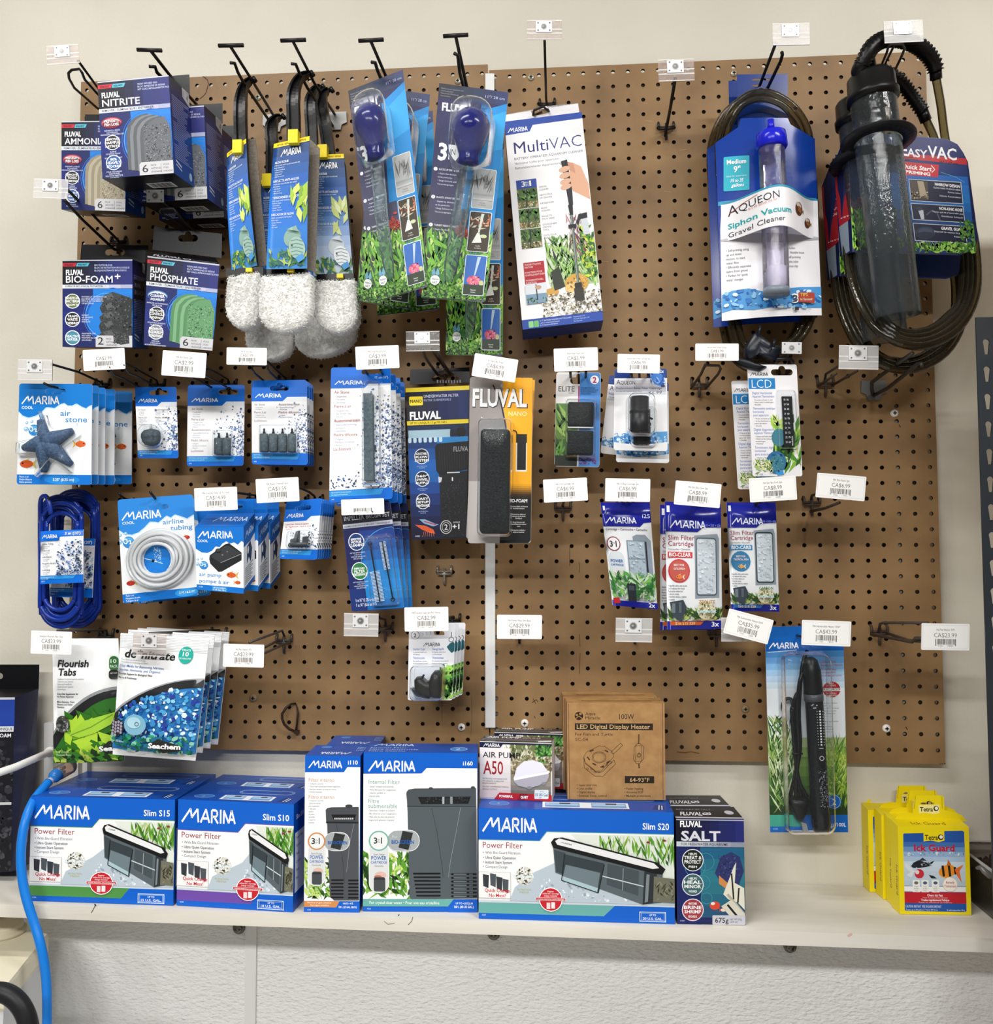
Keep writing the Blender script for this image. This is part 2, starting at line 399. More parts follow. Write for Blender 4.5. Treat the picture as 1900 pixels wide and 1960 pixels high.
def sheet(F, pts, thick, front, side=None, holes=(), back=None):
    """a card with a real thickness: outline pts (print coordinates), holes cut through"""
    loops = [[F.uv(*p) for p in pts]] + [[F.uv(*p) for p in h] for h in holes]
    if not F.bend:
        fs = [tuple(f) for f in tessellate_polygon([[V((p[0] * F.W, p[1] * F.H, 0)) for p in L] for L in loops])]
        uv = [p for L in loops for p in L]
        ff = []
        for f in fs:
            ar = sum(uv[f[i]][0] * uv[f[(i + 1) % 3]][1] - uv[f[(i + 1) % 3]][0] * uv[f[i]][1] for i in range(3))
            ff.append(tuple(reversed(f)) if ar > 0 else f)
        F.mb.add([F.p3(*p) for p in uv], ff, front); F.mb.add([F.p3(*p, -thick) for p in uv], [tuple(reversed(f)) for f in ff], back or side or front)
    else:
        sv = F.lay; F.lay = []
        F.poly(pts, front, holes, lay=-1); F.lay = sv
        uvs = F.cuts
        vs = []; fs = []
        for j in range(uvs + 1):
            for i in range(uvs + 1): vs.append(F.p3(i / uvs, j / uvs, -thick))
        for j in range(uvs):
            for i in range(uvs): a = j * (uvs + 1) + i; fs.append((a, a + 1, a + uvs + 2, a + uvs + 1))
        if len(pts) <= 4: F.mb.add(vs, fs, back or side or front, True)
        k = 8; dense = []
        for a, b in zip(loops[0], loops[0][1:] + loops[0][:1]): dense += [(a[0] + (b[0] - a[0]) * t / k, a[1] + (b[1] - a[1]) * t / k) for t in range(k)]
        loops = [dense]
    for L in loops:
        n = len(L); vs = [F.p3(*p) for p in L] + [F.p3(*p, -thick) for p in L]
        F.mb.add(vs, [(k, n + k, n + (k + 1) % n, (k + 1) % n) for k in range(n)], side or front)
def pface(mb, q, d, bend=None, cuts=0):
    """face whose corners are seen at photo pixels q (TL,TR,BR,BL) at distances d from the board"""
    if not isinstance(d, (list, tuple)): d = [d] * 4
    return Face(mb, [at(*p, e) for p, e in zip(q, d)], q, bend, cuts)
def lface(mb, P, w, h, bend=None, cuts=0):
    return Face(mb, P, [(0, 0), (w, 0), (w, h), (0, h)], bend, cuts)
def quadpx(cx, cy, w, h, deg=0.0):
    c, q = math.cos(math.radians(deg)), math.sin(math.radians(deg))
    return [(cx + a * c - b * q, cy + a * q + b * c) for a, b in ((-w / 2, -h / 2), (w / 2, -h / 2), (w / 2, h / 2), (-w / 2, h / 2))]
# ================================================================== the setting
PAINT = Mnoise('wall_paint', ['#cfcabb', '#d6d1c3', '#dcd8ca'], 3.0, 0.7, 0.10, 160, 3)
FRP = Mnoise('pebbled_white_panel', ['#f0f0ef', '#f3f3f2', '#f6f6f5'], 6, 0.4, 1.0, 170, 2, (0.62, 1, 1.35))
BOARD = Mnoise('hardboard', ['#715839', '#836645', '#8d6f4a', '#997b57'], 9, 0.5, 0.08, 420, 6, (1, 1, 1), 0.3, [0.28, 0.42, 0.55, 0.75])
SHELFW = Mnoise('whitewashed_wood', ['#c9c3b6', '#d8d3c8', '#e4e0d6'], 5, 0.55, 0.06, 60, 5, (0.35, 3, 3))
CONC = Mnoise('floor_concrete', ['#8d8a84', '#9c9992', '#a6a39c'], 4, 0.6)
CEIL = Mnoise('ceiling_tile', ['#d8d6d0', '#e2e0da'], 20, 0.8)
WY = 0.021
def slab(name, lo, hi, mat):
    b = MB(); b.box(lo, hi, mat); return struct(b.build(name))
slab('wall_back', (-2.6, WY, 0.0), (2.6, WY + 0.1, 2.95), PAINT)
slab('floor', (-2.6, -4.2, -0.1), (2.6, WY, 0.0), CONC)
slab('ceiling', (-2.6, -4.2, 2.95), (2.6, WY + 0.1, 3.0), CEIL)
slab('wall_lower', (-2.6, WY - 0.004, 0.0), (2.6, WY, 0.775), FRP)
tx0 = at(470, 1860, -0.016).x; tx1 = at(491, 1860, -0.016).x
slab('trim_1', (tx0, WY - 0.009, 0.0), (tx1, WY - 0.004, 0.775), M('#e9e9e8', 0.3))
# shelf board: its top plane tilts very slightly down to the right
ZA, ZB = 0.7872, -0.0070
def shz(x): return ZA + ZB * x
SN = V((-ZB, 0, 1)).normalized()
def onshelf(x, y): return plane_hit(x, y, V((0, 0, ZA)), SN)
b = MB(); X0, X1, YF, TH = -1.15, 1.15, -0.170, 0.0195
P = lambda x, y, dz: V((x, y, shz(x) + dz))
b.hexa([P(X0, YF, 0), P(X1, YF, 0), P(X1, YF, -TH), P(X0, YF, -TH), P(X0, WY - .004, 0), P(X1, WY - .004, 0), P(X1, WY - .004, -TH), P(X0, WY - .004, -TH)], SHELFW)
def scratch(pts, w, col='#5a5148', y=None):
    """wear marks in the shelf edge"""
    vs, fs = strokes([[(at(px, py, -YF).x, at(px, py, -YF).z) for px, py in pts]], w)
    b.add([(p[0], YF - 0.0003, p[1]) for p in vs], fs, M(col, 0.7))
scratch([(183, 1731), (180, 1738), (175, 1747)], .0012); scratch([(181, 1730), (184, 1734)], .002, '#3a332c')
scratch([(764, 1750), (762, 1753)], .0015, '#403830'); scratch([(790, 1755), (788, 1763), (781, 1770)], .0009); scratch([(735, 1763), (742, 1769), (755, 1767)], .0009, '#8a8072')
scratch([(1622, 1792), (1630, 1787)], .0035, '#dbb3ad')
o = b.build('shelf_board'); tag(o, 'long whitewashed wooden shelf board under the pegboard', 'shelf')
# the two pegboard sheets, every hole cut through
def pegboard(name, xs, zs, x0, x1, z0, z1, label):
    b = MB(); T = 0.005; R = 0.138 * IN_; n = 12
    bx = [x0] + [(p + q) / 2 for p, q in zip(xs, xs[1:])] + [x1]; bz = [z0] + [(p + q) / 2 for p, q in zip(zs, zs[1:])] + [z1]
    vs = []; fs = []; inner = []
    for i, cx in enumerate(xs):
        for j, cz in enumerate(zs):
            a0, a1, c0, c1 = bx[i], bx[i + 1], bz[j], bz[j + 1]
            base = len(vs)
            ring = [(cx + R * math.cos(2 * math.pi * k / n), cz + R * math.sin(2 * math.pi * k / n)) for k in range(n)]
            out = []
            for k in range(n):
                a = 2 * math.pi * k / n; dx, dz = math.cos(a), math.sin(a)
                t = min(((a1 - cx) / dx if dx > 1e-6 else (a0 - cx) / dx if dx < -1e-6 else 9), ((c1 - cz) / dz if dz > 1e-6 else (c0 - cz) / dz if dz < -1e-6 else 9))
                out.append((cx + dx * t, cz + dz * t))
            cor = [(a1, c1), (a0, c1), (a0, c0), (a1, c0)]
            vs += [(p[0], 0, p[1]) for p in ring] + [(p[0], 0, p[1]) for p in out] + [(p[0], 0, p[1]) for p in cor] + [(p[0], T, p[1]) for p in ring]
            for k in range(n):
                q = (k + 1) % n
                fs.append((base + k, base + q, base + n + q, base + n + k)); inner.append((base + k, base + 2 * n + 4 + k, base + 2 * n + 4 + q, base + q))
            for c, (p, q) in enumerate(((1, 2), (4, 5), (7, 8), (10, 11))):
                # corner triangles between the ray hits on two sides
                fs.append((base + n + p, base + n + q, base + 2 * n + c))
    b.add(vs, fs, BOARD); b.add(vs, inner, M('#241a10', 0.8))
    # back sheet omitted holes: edges of the board
    for (p, q, r, s_) in (((x0, 0, z1), (x1, 0, z1), (x1, T, z1), (x0, T, z1)), ((x0, T, z0), (x1, T, z0), (x1, 0, z0), (x0, 0, z0)), ((x0, 0, z0), (x0, 0, z1), (x0, T, z1), (x0, T, z0)), ((x1, T, z0), (x1, T, z1), (x1, 0, z1), (x1, 0, z0))):
        b.quad(V(p), V(q), V(r), V(s_), M('#8a6a44', 0.8))
    return b
IN_ = 0.0254
RX = [c * IN_ for c in range(29)]; RZ = [2.15 - r * IN_ for r in range(45, -1, -1)]
LX = [(-0.8886 - l) * IN_ for l in range(28, -1, -1)]; LZ = [2.15 + (-44.7023 + q) * IN_ for q in range(46)]
def mark(b, pts, w, col, d=0.0002):
    """pencil marks, cracks and scuffs on the board"""
    vs, fs = strokes([[(at(px, py).x, at(px, py).z) for px, py in pts]], w); b.add([(p[0], -d, p[1]) for p in vs], fs, M(col, 0.9))
bl = pegboard('l', LX, LZ, LX[0] - .445 * IN_, LX[-1] + .40 * IN_, LZ[0] - .88 * IN_, LZ[-1] + .62 * IN_, '')
mark(bl, [(388, 146), (397, 153), (399, 160), (397, 168), (394, 178), (390, 183), (382, 190)], .0012, '#3f2b18')
mark(bl, [(389, 147), (396, 147)], .0008, '#5c4025')
for p in ([(902, 1332), (903, 1375), (901, 1410)], [(845, 1300), (845, 1340), (846, 1380)]): mark(bl, p, .0006, '#6a4d2e')
o = bl.build('pegboard'); tag(o, 'left brown hardboard pegboard sheet, cracked at its top left', 'pegboard', 'pegboard sheets on the wall')
br = pegboard('r', RX, RZ, RX[0] - .40 * IN_, RX[-1] + .45 * IN_, RZ[0] - .87 * IN_, RZ[-1] + .5 * IN_, '')
for p in ([(1090, 1047), (1090, 1083)], [(1108, 1076), (1109, 1096)], [(1109, 1214), (1110, 1238)], [(1110, 1250), (1109, 1290)]): mark(br, p, .0008, '#4a3018')
mark(br, [(1295, 1439), (1310, 1441), (1322, 1439), (1338, 1442)], .0016, '#5d4022'); mark(br, [(1018, 1345), (1026, 1339), (1030, 1344)], .0010, '#4a2f18'); mark(br, [(1020, 1337), (1025, 1347)], .0010, '#4a2f18')
mark(br, [(1720, 813), (1723, 818)], .0012, '#33210f'); mark(br, [(1022, 1370), (1024, 1375)], .0012, '#4a2f18'); mark(br, [(1733, 1391), (1736, 1397)], .0016, '#4a3018')
for k, p in enumerate([(1235, 231), (1300, 285), (1270, 366), (1150, 500)]): mark(br, [p, (p[0] + 14, p[1] + 1)], .0005, '#c2a277')
o = br.build('pegboard'); tag(o, 'right brown hardboard pegboard sheet, whole along its top edge', 'pegboard', 'pegboard sheets on the wall')
# battens behind the boards and the white joint strip in front of the seam
for x in (-0.70, 0.0, 0.66):
    b = MB(); b.box((x - .012, 0.0052, 1.03), (x + .012, WY, 2.14), M('#8c8578', 0.8)); o = struct(b.build('trim_board_batten'))
b = MB(); p = [at(929, 143), at(946, 143), at(948, 1392), at(929, 1392)]
b.hexa([V((q.x, -0.004, q.z)) for q in p] + [V((q.x, -0.0002, q.z)) for q in p], M('#dfe0df', 0.4)); b.build('trim_2')['kind'] = 'structure'
# screws
SCREWS = [(876, 156, 'left of the tagged hook rod'), (1016, 149, 'right of the white joint strip at top'), (1404, 141, 'above the upper left corner of the siphon card'), (494, 187, 'behind the two long hook rods'), (1711, 791, 'below the galvanized hook plate'), (1696, 1394, 'near the lower right board corner'), (1426, 1357, 'left of the heater card'), (883, 1392, 'left of the joint strip at the bottom'), (1004, 1384, 'just above the rear air pump box'), (485, 1336, 'left of the black cable tie')]
for x, y, s_ in SCREWS:
    t_ = thing('screw', 'small screw in the board, ' + s_, 'screw', at(x, y, 0), 'screws holding the pegboard')
    b = MB(); c = at(x, y, 0); m = M('#e8e6e0', 0.35) if y > 700 and x > 800 and x != 1426 else M('#8c7a5c', 0.5) if x in (1426, 485) else M('#c9c2ae', 0.3, 0.5, 0.6)
    rad = .0065 if y > 700 else .0058
    b.lathe(c + V((0, .0, 0)), (0, -1, 0), [(0, rad), (.0012, rad), (.0030, rad * .72), (.0034, .0)], m, 16, False); b.build('screw_head', t_)
    b = MB()
    for dx, dz in ((.003, .0009), (.0009, .003)): b.box((c.x - dx, -.0037, c.z - dz), (c.x + dx, -.0033, c.z + dz), M('#26221e', 0.6))
    b.build('drive_recess', t_)
for x, y, s_ in [(458, 1775, 'beside the vertical panel trim strip'), (1511, 1810, 'right of centre, below the salt cartons'), (945, 1786, 'below the widest filter carton, half hidden')]:
    c = at(x, y, -0.012); t_ = thing('bolt', 'round steel bolt head under the shelf, ' + s_, 'bolt', c, 'bolts under the shelf')
    b = MB(); b.lathe(c, (0, -1, 0), [(0, .0105), (.003, .0105), (.004, .0085)], DULLSTEEL, 18); b.build('washer', t_)
    b = MB(); b.lathe(c + V((0, -.004, 0)), (0, -1, 0), [(0, .0068), (.006, .0062), (.007, .0038), (.0055, .0032)], M('#8f8c86', 0.3, 0.5, 0.9), 14); b.build('nut', t_)
# black cable tie stuck in a hole
b = MB(); Z = lambda x, y, d: at(440 + x / 6.333, 1180 + y / 6.333, d)
b.tube([Z(795, 1050, .001), Z(740, 1062, .008), Z(680, 1105, .012), Z(632, 1180, .014), Z(632, 1240, .014), Z(660, 1310, .012), Z(720, 1365, .009), Z(790, 1392, .006)], [.0014, .0019, .0021, .0022, .0022, .0023, .0024, .0024], M('#2c1c14', 0.4), 6)
b.tube([Z(795, 1050, .001), Z(812, 1110, .004), Z(820, 1180, .006), Z(812, 1290, .006), Z(800, 1400, .005)], [.0008, .0015, .0019, .0020, .0021], M('#2c1c14', 0.4), 6)
c = Z(808, 1398, .006); b.box(c + V((-.004, -.003, -.003)), c + V((.004, .003, .003)), M('#2c1c14', 0.4))
tag(b.build('cable_tie'), 'dark brown cable tie bent into a loop against the board', 'cable tie')
# ------------------------------------------------------------------ peg hooks
def hook(base, lows, up=None, plate=None, kind='bar', label='', r=.0021, wire=None, barw=0.5, foot=True, cat='hook'):
    """base = photo point where the wire meets the board; lows = product wires, up = tag wire, each a list of (x, y, distance)"""
    w_ = wire or BLACKWIRE
    bp = at(*base, 0); t_ = thing('peg_hook', label, cat, bp, 'wire hooks on the pegboard')
    b = MB()
    if kind == 'bar':
        h = barw * IN_
        b.tube([bp + V((-h, -.0045, 0)), bp + V((h, -.0045, 0))], .0021, w_, 7)
        b.tube([bp + V((-h, -.008, -.004)), bp + V((h, -.008, -.004))], .0019, w_, 7)
        for s_ in (-1, 1): b.tube([bp + V((s_ * h, -.0045, -.003)), bp + V((s_ * h, -.006, .004)), bp + V((s_ * h, -.003, .009)), bp + V((s_ * h, .006, .010))], .0021, w_, 7)
        if foot: b.tube([bp + V((0, -.0065, .006)), bp + V((0, -.006, -.010)), bp + V((0, -.004, -.022))], .0023, w_, 7)
        b.build('mounting_bar', t_)
    elif kind == 'plate':
        p = [(-.020, .011), (.020, .011), (.021, -.008), (.012, -.012), (.010, -.021), (-.011, -.021), (-.013, -.012), (-.021, -.008)]
        vs = [bp + V((x, -.004, z)) for x, z in p] + [bp + V((x, -.0012, z)) for x, z in p]
        b.add(vs, [tuple(reversed(range(8))), tuple(range(8, 16))] + [(k, (k + 1) % 8, 8 + (k + 1) % 8, 8 + k) for k in range(8)], STEEL); b.build('mounting_plate', t_)
    for L in lows:
        b = MB(); b.tube([at(*q) for q in L], r, w_, 8); b.build('product_wire', t_)
    if up:
        b = MB(); b.tube([at(*q) for q in up], r * .95, w_, 8); b.build('tag_wire', t_)
    if plate:
        k, cx, cy, w2, h2, deg, d = plate
        if k == 'T':
            b = MB(); a = [at(cx - w2 / 2, cy + math.tan(math.radians(deg)) * -w2 / 2, d), at(cx + w2 / 2, cy + math.tan(math.radians(deg)) * w2 / 2, d)]
            b.tube(a, .0030, w_, 8); b.build('cross_bar', t_)
        else:
            F0 = None; lh_ = None
            if k in ('holder', 'clear'):
                b = MB(); F0 = pface(b, quadpx(cx, cy, w2, h2, deg), d)
                hm = HOLDER if k == 'holder' else HOLDERT; edge = Mclear('label_holder_rim', '#f6f4f2', 0.55, '#ffffff', 0.1)
                R = lambda u, v: (cx + (u * w2 * math.cos(math.radians(deg)) - v * h2 * math.sin(math.radians(deg))), cy + (u * w2 * math.sin(math.radians(deg)) + v * h2 * math.cos(math.radians(deg))))
                sheet(F0, [R(-.5, -.5), R(.5, -.5), R(.5, .5), R(-.5, .5)], .0012, hm)
                for v0, v1, z in ((-.5, -.46, edge), (-.06, .0, edge), (.14, .20, edge), (.46, .5, edge)): F0.poly([R(-.5, v0), R(.5, v0), R(.5, v1), R(-.5, v1)], z)
                lh_ = b.build('label_holder', t_)
                pcx, pcy = R(-.02, -.17); pw, ph = w2 * .46, h2 * .56
            else: pcx, pcy, pw, ph = cx, cy, w2, h2
            b = MB(); F1 = pface(b, quadpx(pcx, pcy, pw, ph, deg), d + .0014)
            q = quadpx(pcx, pcy, pw, ph, deg); sheet(F1, [( p[0], p[1]) for p in q], .0009, M('#cfd0d0' if k == 'steel' else '#e6e7e8', 0.35, 0.5, 0.25))
            rad = ph * .28
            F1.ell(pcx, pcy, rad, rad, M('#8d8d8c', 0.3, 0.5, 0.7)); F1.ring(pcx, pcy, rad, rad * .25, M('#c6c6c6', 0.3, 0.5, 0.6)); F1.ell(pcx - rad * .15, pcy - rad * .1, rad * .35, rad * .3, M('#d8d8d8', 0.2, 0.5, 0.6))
            for sx in (-1, 1):
                for sy in (-1, 1): F1.ell(pcx + sx * pw * .36, pcy + sy * ph * .34, 1.7, 1.7, M('#77777a', 0.4, 0.5, 0.4))
            b.build('clip_plate', lh_ or t_)
    return t_
def price_tag(cx, cy, w, h, deg, d, title, price, label, second=None):
    """a printed shelf ticket tucked into the end of a hook"""
    b = MB(); Q = quadpx(cx, cy, w, h, deg); F = Face(b, [at(*p, d) for p in Q], [(0, 0), (w, 0), (w, h), (0, h)])
    PW = M('#f7f6f4', 0.45); sheet(F, rr(0, 0, w, h, 2.0, 3), .0006, PW)
    g = M('#d9d8d6', 0.5)
    F.frame(2.5, 3, w - 2.5, h - 3.5, .5, g)
    F.t(title, w / 2, h * .27, h * .075, '#55524e', None, 0, 0, 'c', 0, .8)
    F.t(price, w / 2, h * .52, h * .16, '#7d7a76', None, 0, 0, 'c', 0, .9)
    R = random.Random(int(cx * 7 + cy)); x = w * .29; uv = []; fs = []
    while x < w * .71:
        bw = R.choice((.5, .5, .9, 1.3)); y1 = h * .84 if (x < w * .32 or x > w * .69) else h * .79
        k = len(uv); uv += [F.uv(x, h * .58), F.uv(x + bw, h * .58), F.uv(x + bw, y1), F.uv(x, y1)]; fs.append((k, k + 1, k + 2, k + 3)); x += bw + R.choice((.5, .8, 1.3))
    F.put(uv, fs, '#3c3a38')
    F.t('11561', w * .40, h * .87, h * .06, '#8a8784', None, 0, 0, 'c'); F.t('%05d' % R.randint(9000, 99999), w * .60, h * .87, h * .06, '#8a8784', None, 0, 0, 'c')
    o = b.build('price_tag'); return tag(o, label, 'price tag', 'white price tags on the hooks')
# ================================================================== hooks and tickets
GREYWIRE = M('#4a4743', 0.4, 0.5, 0.4); RUSTWIRE = M('#4b3f38', 0.55)
H = lambda *a, **k: hook(*a, **k)
# top row
H((229, 232), [[(229, 236, .005), (185, 206, .06), (142, 168, .16), (132, 150, .19), (131, 140, .20), (137, 134, .204), (152, 132, .204), (157, 139, .20), (162, 152, .19), (185, 178, .15), (244, 236, .005)]],
  [(229, 226, .006), (187, 168, .12), (150, 117, .21)], ('clear', 120, 104, 62, 36, -4, .215), label='black looped hook at top left with an empty clear label holder')
H((400, 232), [[(400, 236, .005), (330, 168, .12), (300, 138, .19), (297, 128, .20), (285, 127, .205)]], [(400, 226, .006), (325, 144, .15), (289, 98, .225)], ('T', 286, 96, 47, 4, 2, .226), label='black hook with a bare cross bar above the nitrite carton', r=.0027)
H((526, 232), [[(526, 247, .005), (470, 165, .13), (455, 138, .18), (449, 121, .20), (440, 120, .204)]], [(524, 222, .006), (480, 150, .13), (441, 89, .225)], ('T', 442, 87, 48, 4, -1, .226), 'plate', 'black hook with cross bar, carrying only the leftmost algae scraper', r=.0025)
H((642, 228), [[(636, 240, .005), (588, 168, .13), (572, 138, .18), (566, 123, .20), (557, 122, .204)]], [(640, 218, .006), (602, 160, .13), (561, 80, .225)], ('T', 561, 77, 48, 4, -2, .226), 'plate', 'black hook with cross bar carrying the cluster of algae scrapers', r=.0025)
H((775, 232), [[(772, 236, .005), (735, 166, .15), (722, 134, .19), (718, 120, .205), (711, 119, .21)]], [(775, 226, .006), (738, 145, .15), (710, 80, .225)], ('T', 710, 77, 48, 4, -3, .226), label='black hook with cross bar carrying the leftmost bulb syringe cards', r=.0027)
H((915, 232), [[(914, 236, .005), (893, 188, .13), (880, 140, .18), (876, 106, .205), (869, 102, .21)]], [(915, 226, .006), (898, 188, .11), (872, 70, .225)], ('T', 872, 68, 48, 4, -3, .226), label='black hook with cross bar carrying the right hand bulb syringe cards', r=.0027)
H((1047, 201), [[(1036, 215, .004), (1026, 219, .03), (1020, 220, .045), (1022, 211, .05), (1040, 204, .052), (1048, 212, .045), (1058, 216, .004)]], [(1048, 212, .004), (1045, 190, .03), (1042, 78, .2)], ('clear', 1042, 57, 67, 37, 0, .205), label='black hook and clear holder above the white vacuum carton', foot=False)
H((1274, 246), [], [(1273, 262, .004), (1275, 246, .01), (1283, 205, .08), (1292, 150, .16)], ('clear', 1294, 134, 69, 42, -2, .165), label='bare black hook with a clear holder on the open board', r=.0028)
H((1437, 205), [[(1442, 208, .005), (1470, 166, .10), (1494, 116, .17), (1497, 105, .18), (1496, 100, .185)]], [(1437, 200, .006), (1455, 160, .09), (1484, 84, .2)], ('holder', 1514, 65, 71, 42, -1, .21), label='black hook and holder through the blue header card', r=.0026)
H((1656, 215), [[(1656, 218, .005), (1680, 140, .16), (1697, 100, .215), (1700, 88, .225), (1708, 84, .23), (1727, 85, .23), (1731, 93, .225), (1725, 108, .215), (1708, 144, .16), (1672, 218, .005)]], [(1656, 208, .006), (1690, 130, .15), (1715, 78, .23)], ('holder', 1729, 60, 75, 42, -3, .24), label='looped hook and holder through the black corrugated hoses', r=.0019, wire=GREYWIRE)
# second row
H((228, 464), [[(233, 480, .02), (218, 477, .05), (157, 420, .14), (124, 384, .20)]], [(226, 460, .006), (223, 457, .02), (186, 420, .09), (128, 362, .19)], ('holder', 97, 361, 66, 37, 2, .20), label='black hook and pale holder reaching left over the foam block carton', r=.0024)
H((392, 462), [[(388, 464, .02), (340, 425, .10), (312, 412, .14), (306, 404, .15), (309, 399, .152), (332, 399, .152), (337, 406, .15), (352, 425, .12), (402, 464, .02)]], [(392, 458, .006), (374, 454, .02), (344, 410, .09), (312, 386, .15)], ('steel', 297, 375, 33, 24, 0, .16), label='black hook with a bare metal clip below the nitrite cartons', r=.0021)
H((198, 736), [[(205, 742, .005), (125, 745, .13), (95, 739, .165), (83, 733, .172)]], [(196, 733, .006), (189, 730, .02), (150, 712, .08), (98, 697, .17)], ('holder', 67, 708, 66, 40, 1, .175), label='black hook and pale holder above the starfish air stone cards')
H((303, 737), [[(318, 750, .02), (262, 720, .11), (246, 714, .135), (240, 705, .15), (238, 698, .16)], [(285, 750, .02), (235, 724, .11), (219, 718, .135), (213, 710, .15), (211, 703, .16)]], [(302, 737, .006), (300, 728, .02), (280, 717, .05), (236, 692, .15)], None, label='twin wire hook carrying the single round air stone card', r=.0017)
H((440, 737), [[(452, 750, .02), (418, 732, .09), (395, 720, .14), (388, 712, .155)], [(424, 752, .02), (384, 730, .10), (360, 720, .145), (352, 714, .155)]], [(438, 737, .006), (436, 726, .02), (420, 716, .05), (396, 704, .14)], None, label='twin wire hook carrying the card of two small air stones', r=.0017)
H((548, 730), [[(551, 744, .02), (516, 712, .12), (512, 706, .135), (513, 700, .14), (484, 700, .14), (482, 706, .138), (487, 714, .12), (524, 745, .02)]], [(548, 730, .006), (546, 724, .02), (512, 692, .12)], None, label='looped hook carrying the cards of four air stones', r=.0017)
H((755, 735), [[(748, 742, .02), (728, 709, .15), (727, 700, .16)], [(722, 742, .02), (698, 709, .15), (696, 700, .16)]], [(755, 730, .006), (722, 695, .15)], None, label='twin wire hook carrying the long bar air stone cards', r=.0019)
H((852, 712), [[(861, 716, .02), (846, 690, .09), (841, 680, .12), (838, 672, .13)], [(838, 718, .02), (819, 692, .09), (813, 682, .12), (811, 674, .13)]], [(852, 706, .006), (838, 686, .05), (826, 668, .13)], ('clear', 809, 653, 64, 38, -1, .14), label='brown twin wire hook with clear holder over the black filter carton', r=.0022, wire=RUSTWIRE)
H((985, 735), [[(975, 745, .02), (950, 715, .14)], [(1000, 745, .02), (976, 722, .14)]], [(985, 730, .006), (955, 708, .14)], None, label='hook carrying the yellow and grey foam refill cards')
H((1108, 742), [[(1121, 735, .05), (1121, 700, .15)], [(1092, 735, .05), (1091, 700, .15)]], [(1108, 738, .006), (1106, 690, .15)], None, label='twin wire hook carrying the small black sponge card')
H((1225, 742), [[(1240, 722, .06), (1240, 715, .13)], [(1209, 722, .06), (1208, 715, .13)]], [(1225, 738, .006), (1222, 700, .14)], None, label='hook carrying the round black cartridge cards')
H((1337, 737), [[(1322, 744, .02), (1342, 715, .08), (1348, 702, .12), (1352, 699, .125), (1376, 700, .125), (1379, 706, .12), (1374, 716, .09), (1350, 744, .02)]], [(1337, 730, .006), (1338, 722, .02), (1350, 696, .10)], None, label='bare brown looped hook left of the thermometer cards', r=.0021, wire=RUSTWIRE)
H((1505, 720), [[(1488, 712, .05), (1484, 694, .115), (1488, 688, .12), (1512, 686, .12), (1517, 692, .118), (1514, 708, .09), (1506, 714, .05)]], [(1505, 716, .006), (1513, 680, .12)], ('steel', 1515, 666, 38, 22, 1, .13), label='black hook with a bare metal clip above the front thermometer card', r=.0028)
H((1578, 735), [[(1565, 740, .02), (1600, 715, .10)], [(1592, 738, .02), (1640, 710, .12)]], [(1578, 730, .006), (1580, 716, .02), (1618, 692, .12)], ('holder', 1643, 684, 76, 46, 1, .15), label='brown hook and steel coloured holder below the clear siphon tube', r=.0021, wire=RUSTWIRE)
H((1671, 742), [[(1670, 756, .005), (1668, 745, .02), (1668, 732, .03), (1700, 708, .09), (1746, 676, .17)], [(1672, 757, .005), (1700, 742, .05), (1735, 714, .12), (1755, 697, .15), (1762, 696, .155), (1764, 701, .157)]], None, None, 'plate', 'heavy twin rod on a metal plate below the hose coils', r=.0030, wire=GREYWIRE)
# third row
H((108, 985), [[(112, 988, .005), (104, 974, .06), (96, 962, .12), (92, 952, .14)]], None, None, label='short black hook inside the coils of blue tubing', barw=.3, foot=False)
H((305, 965), [[(318, 962, .05), (297, 954, .12), (291, 947, .135), (287, 941, .14)], [(262, 960, .02), (240, 955, .05), (231, 949, .06), (227, 943, .065)]], None, None, label='black hook tip through the clear tubing card')
H((492, 955), [[(455, 970, .08), (488, 970, .02)]], [(492, 955, .006), (488, 948, .02), (452, 943, .12)], None, label='hook carrying the small air pump cartons')
H((604, 958), [[(594, 968, .02), (560, 958, .11), (545, 962, .12)]], [(603, 956, .006), (601, 949, .02), (592, 942, .05), (572, 933, .12)], None, label='hook carrying the row of control valve cards')
H((757, 950), [[(735, 985, .05), (712, 980, .13)]], [(757, 946, .006), (715, 962, .12)], None, label='hook carrying the impeller brush cards')
H((851, 1094), [[(838, 1092, .004), (836, 1086, .010)]], None, None, label='short bare metal peg on the open board below the black filter carton', wire=M('#b9b3a6', 0.3, 0.5, 0.7), barw=.45)
H((1077, 972), [], [(1077, 968, .006), (1080, 955, .10), (1082, 945, .14)], None, label='bare hook right of the yellow foam refill cards', wire=RUSTWIRE)
H((1201, 985), [[(1212, 972, .05), (1212, 950, .12)], [(1190, 972, .05), (1190, 950, .12)]], [(1201, 980, .006), (1201, 945, .14)], None, label='hook carrying the leftmost filter cartridge pouch')
H((1340, 985), [[(1345, 980, .05), (1340, 955, .13)]], [(1340, 980, .006), (1335, 950, .14)], None, label='hook carrying the middle filter cartridge pouches')
H((1440, 975), [[(1420, 978, .02), (1452, 962, .11)]], [(1440, 970, .006), (1474, 945, .14)], None, label='hook carrying the rightmost filter cartridge pouch')
H((1552, 962), [[(1551, 979, .005), (1578, 973, .06), (1606, 962, .12)]], [(1552, 955, .006), (1554, 948, .02), (1600, 936, .13)], None, label='bare hook at the right below the thermometer cards', wire=RUSTWIRE, r=.0024)
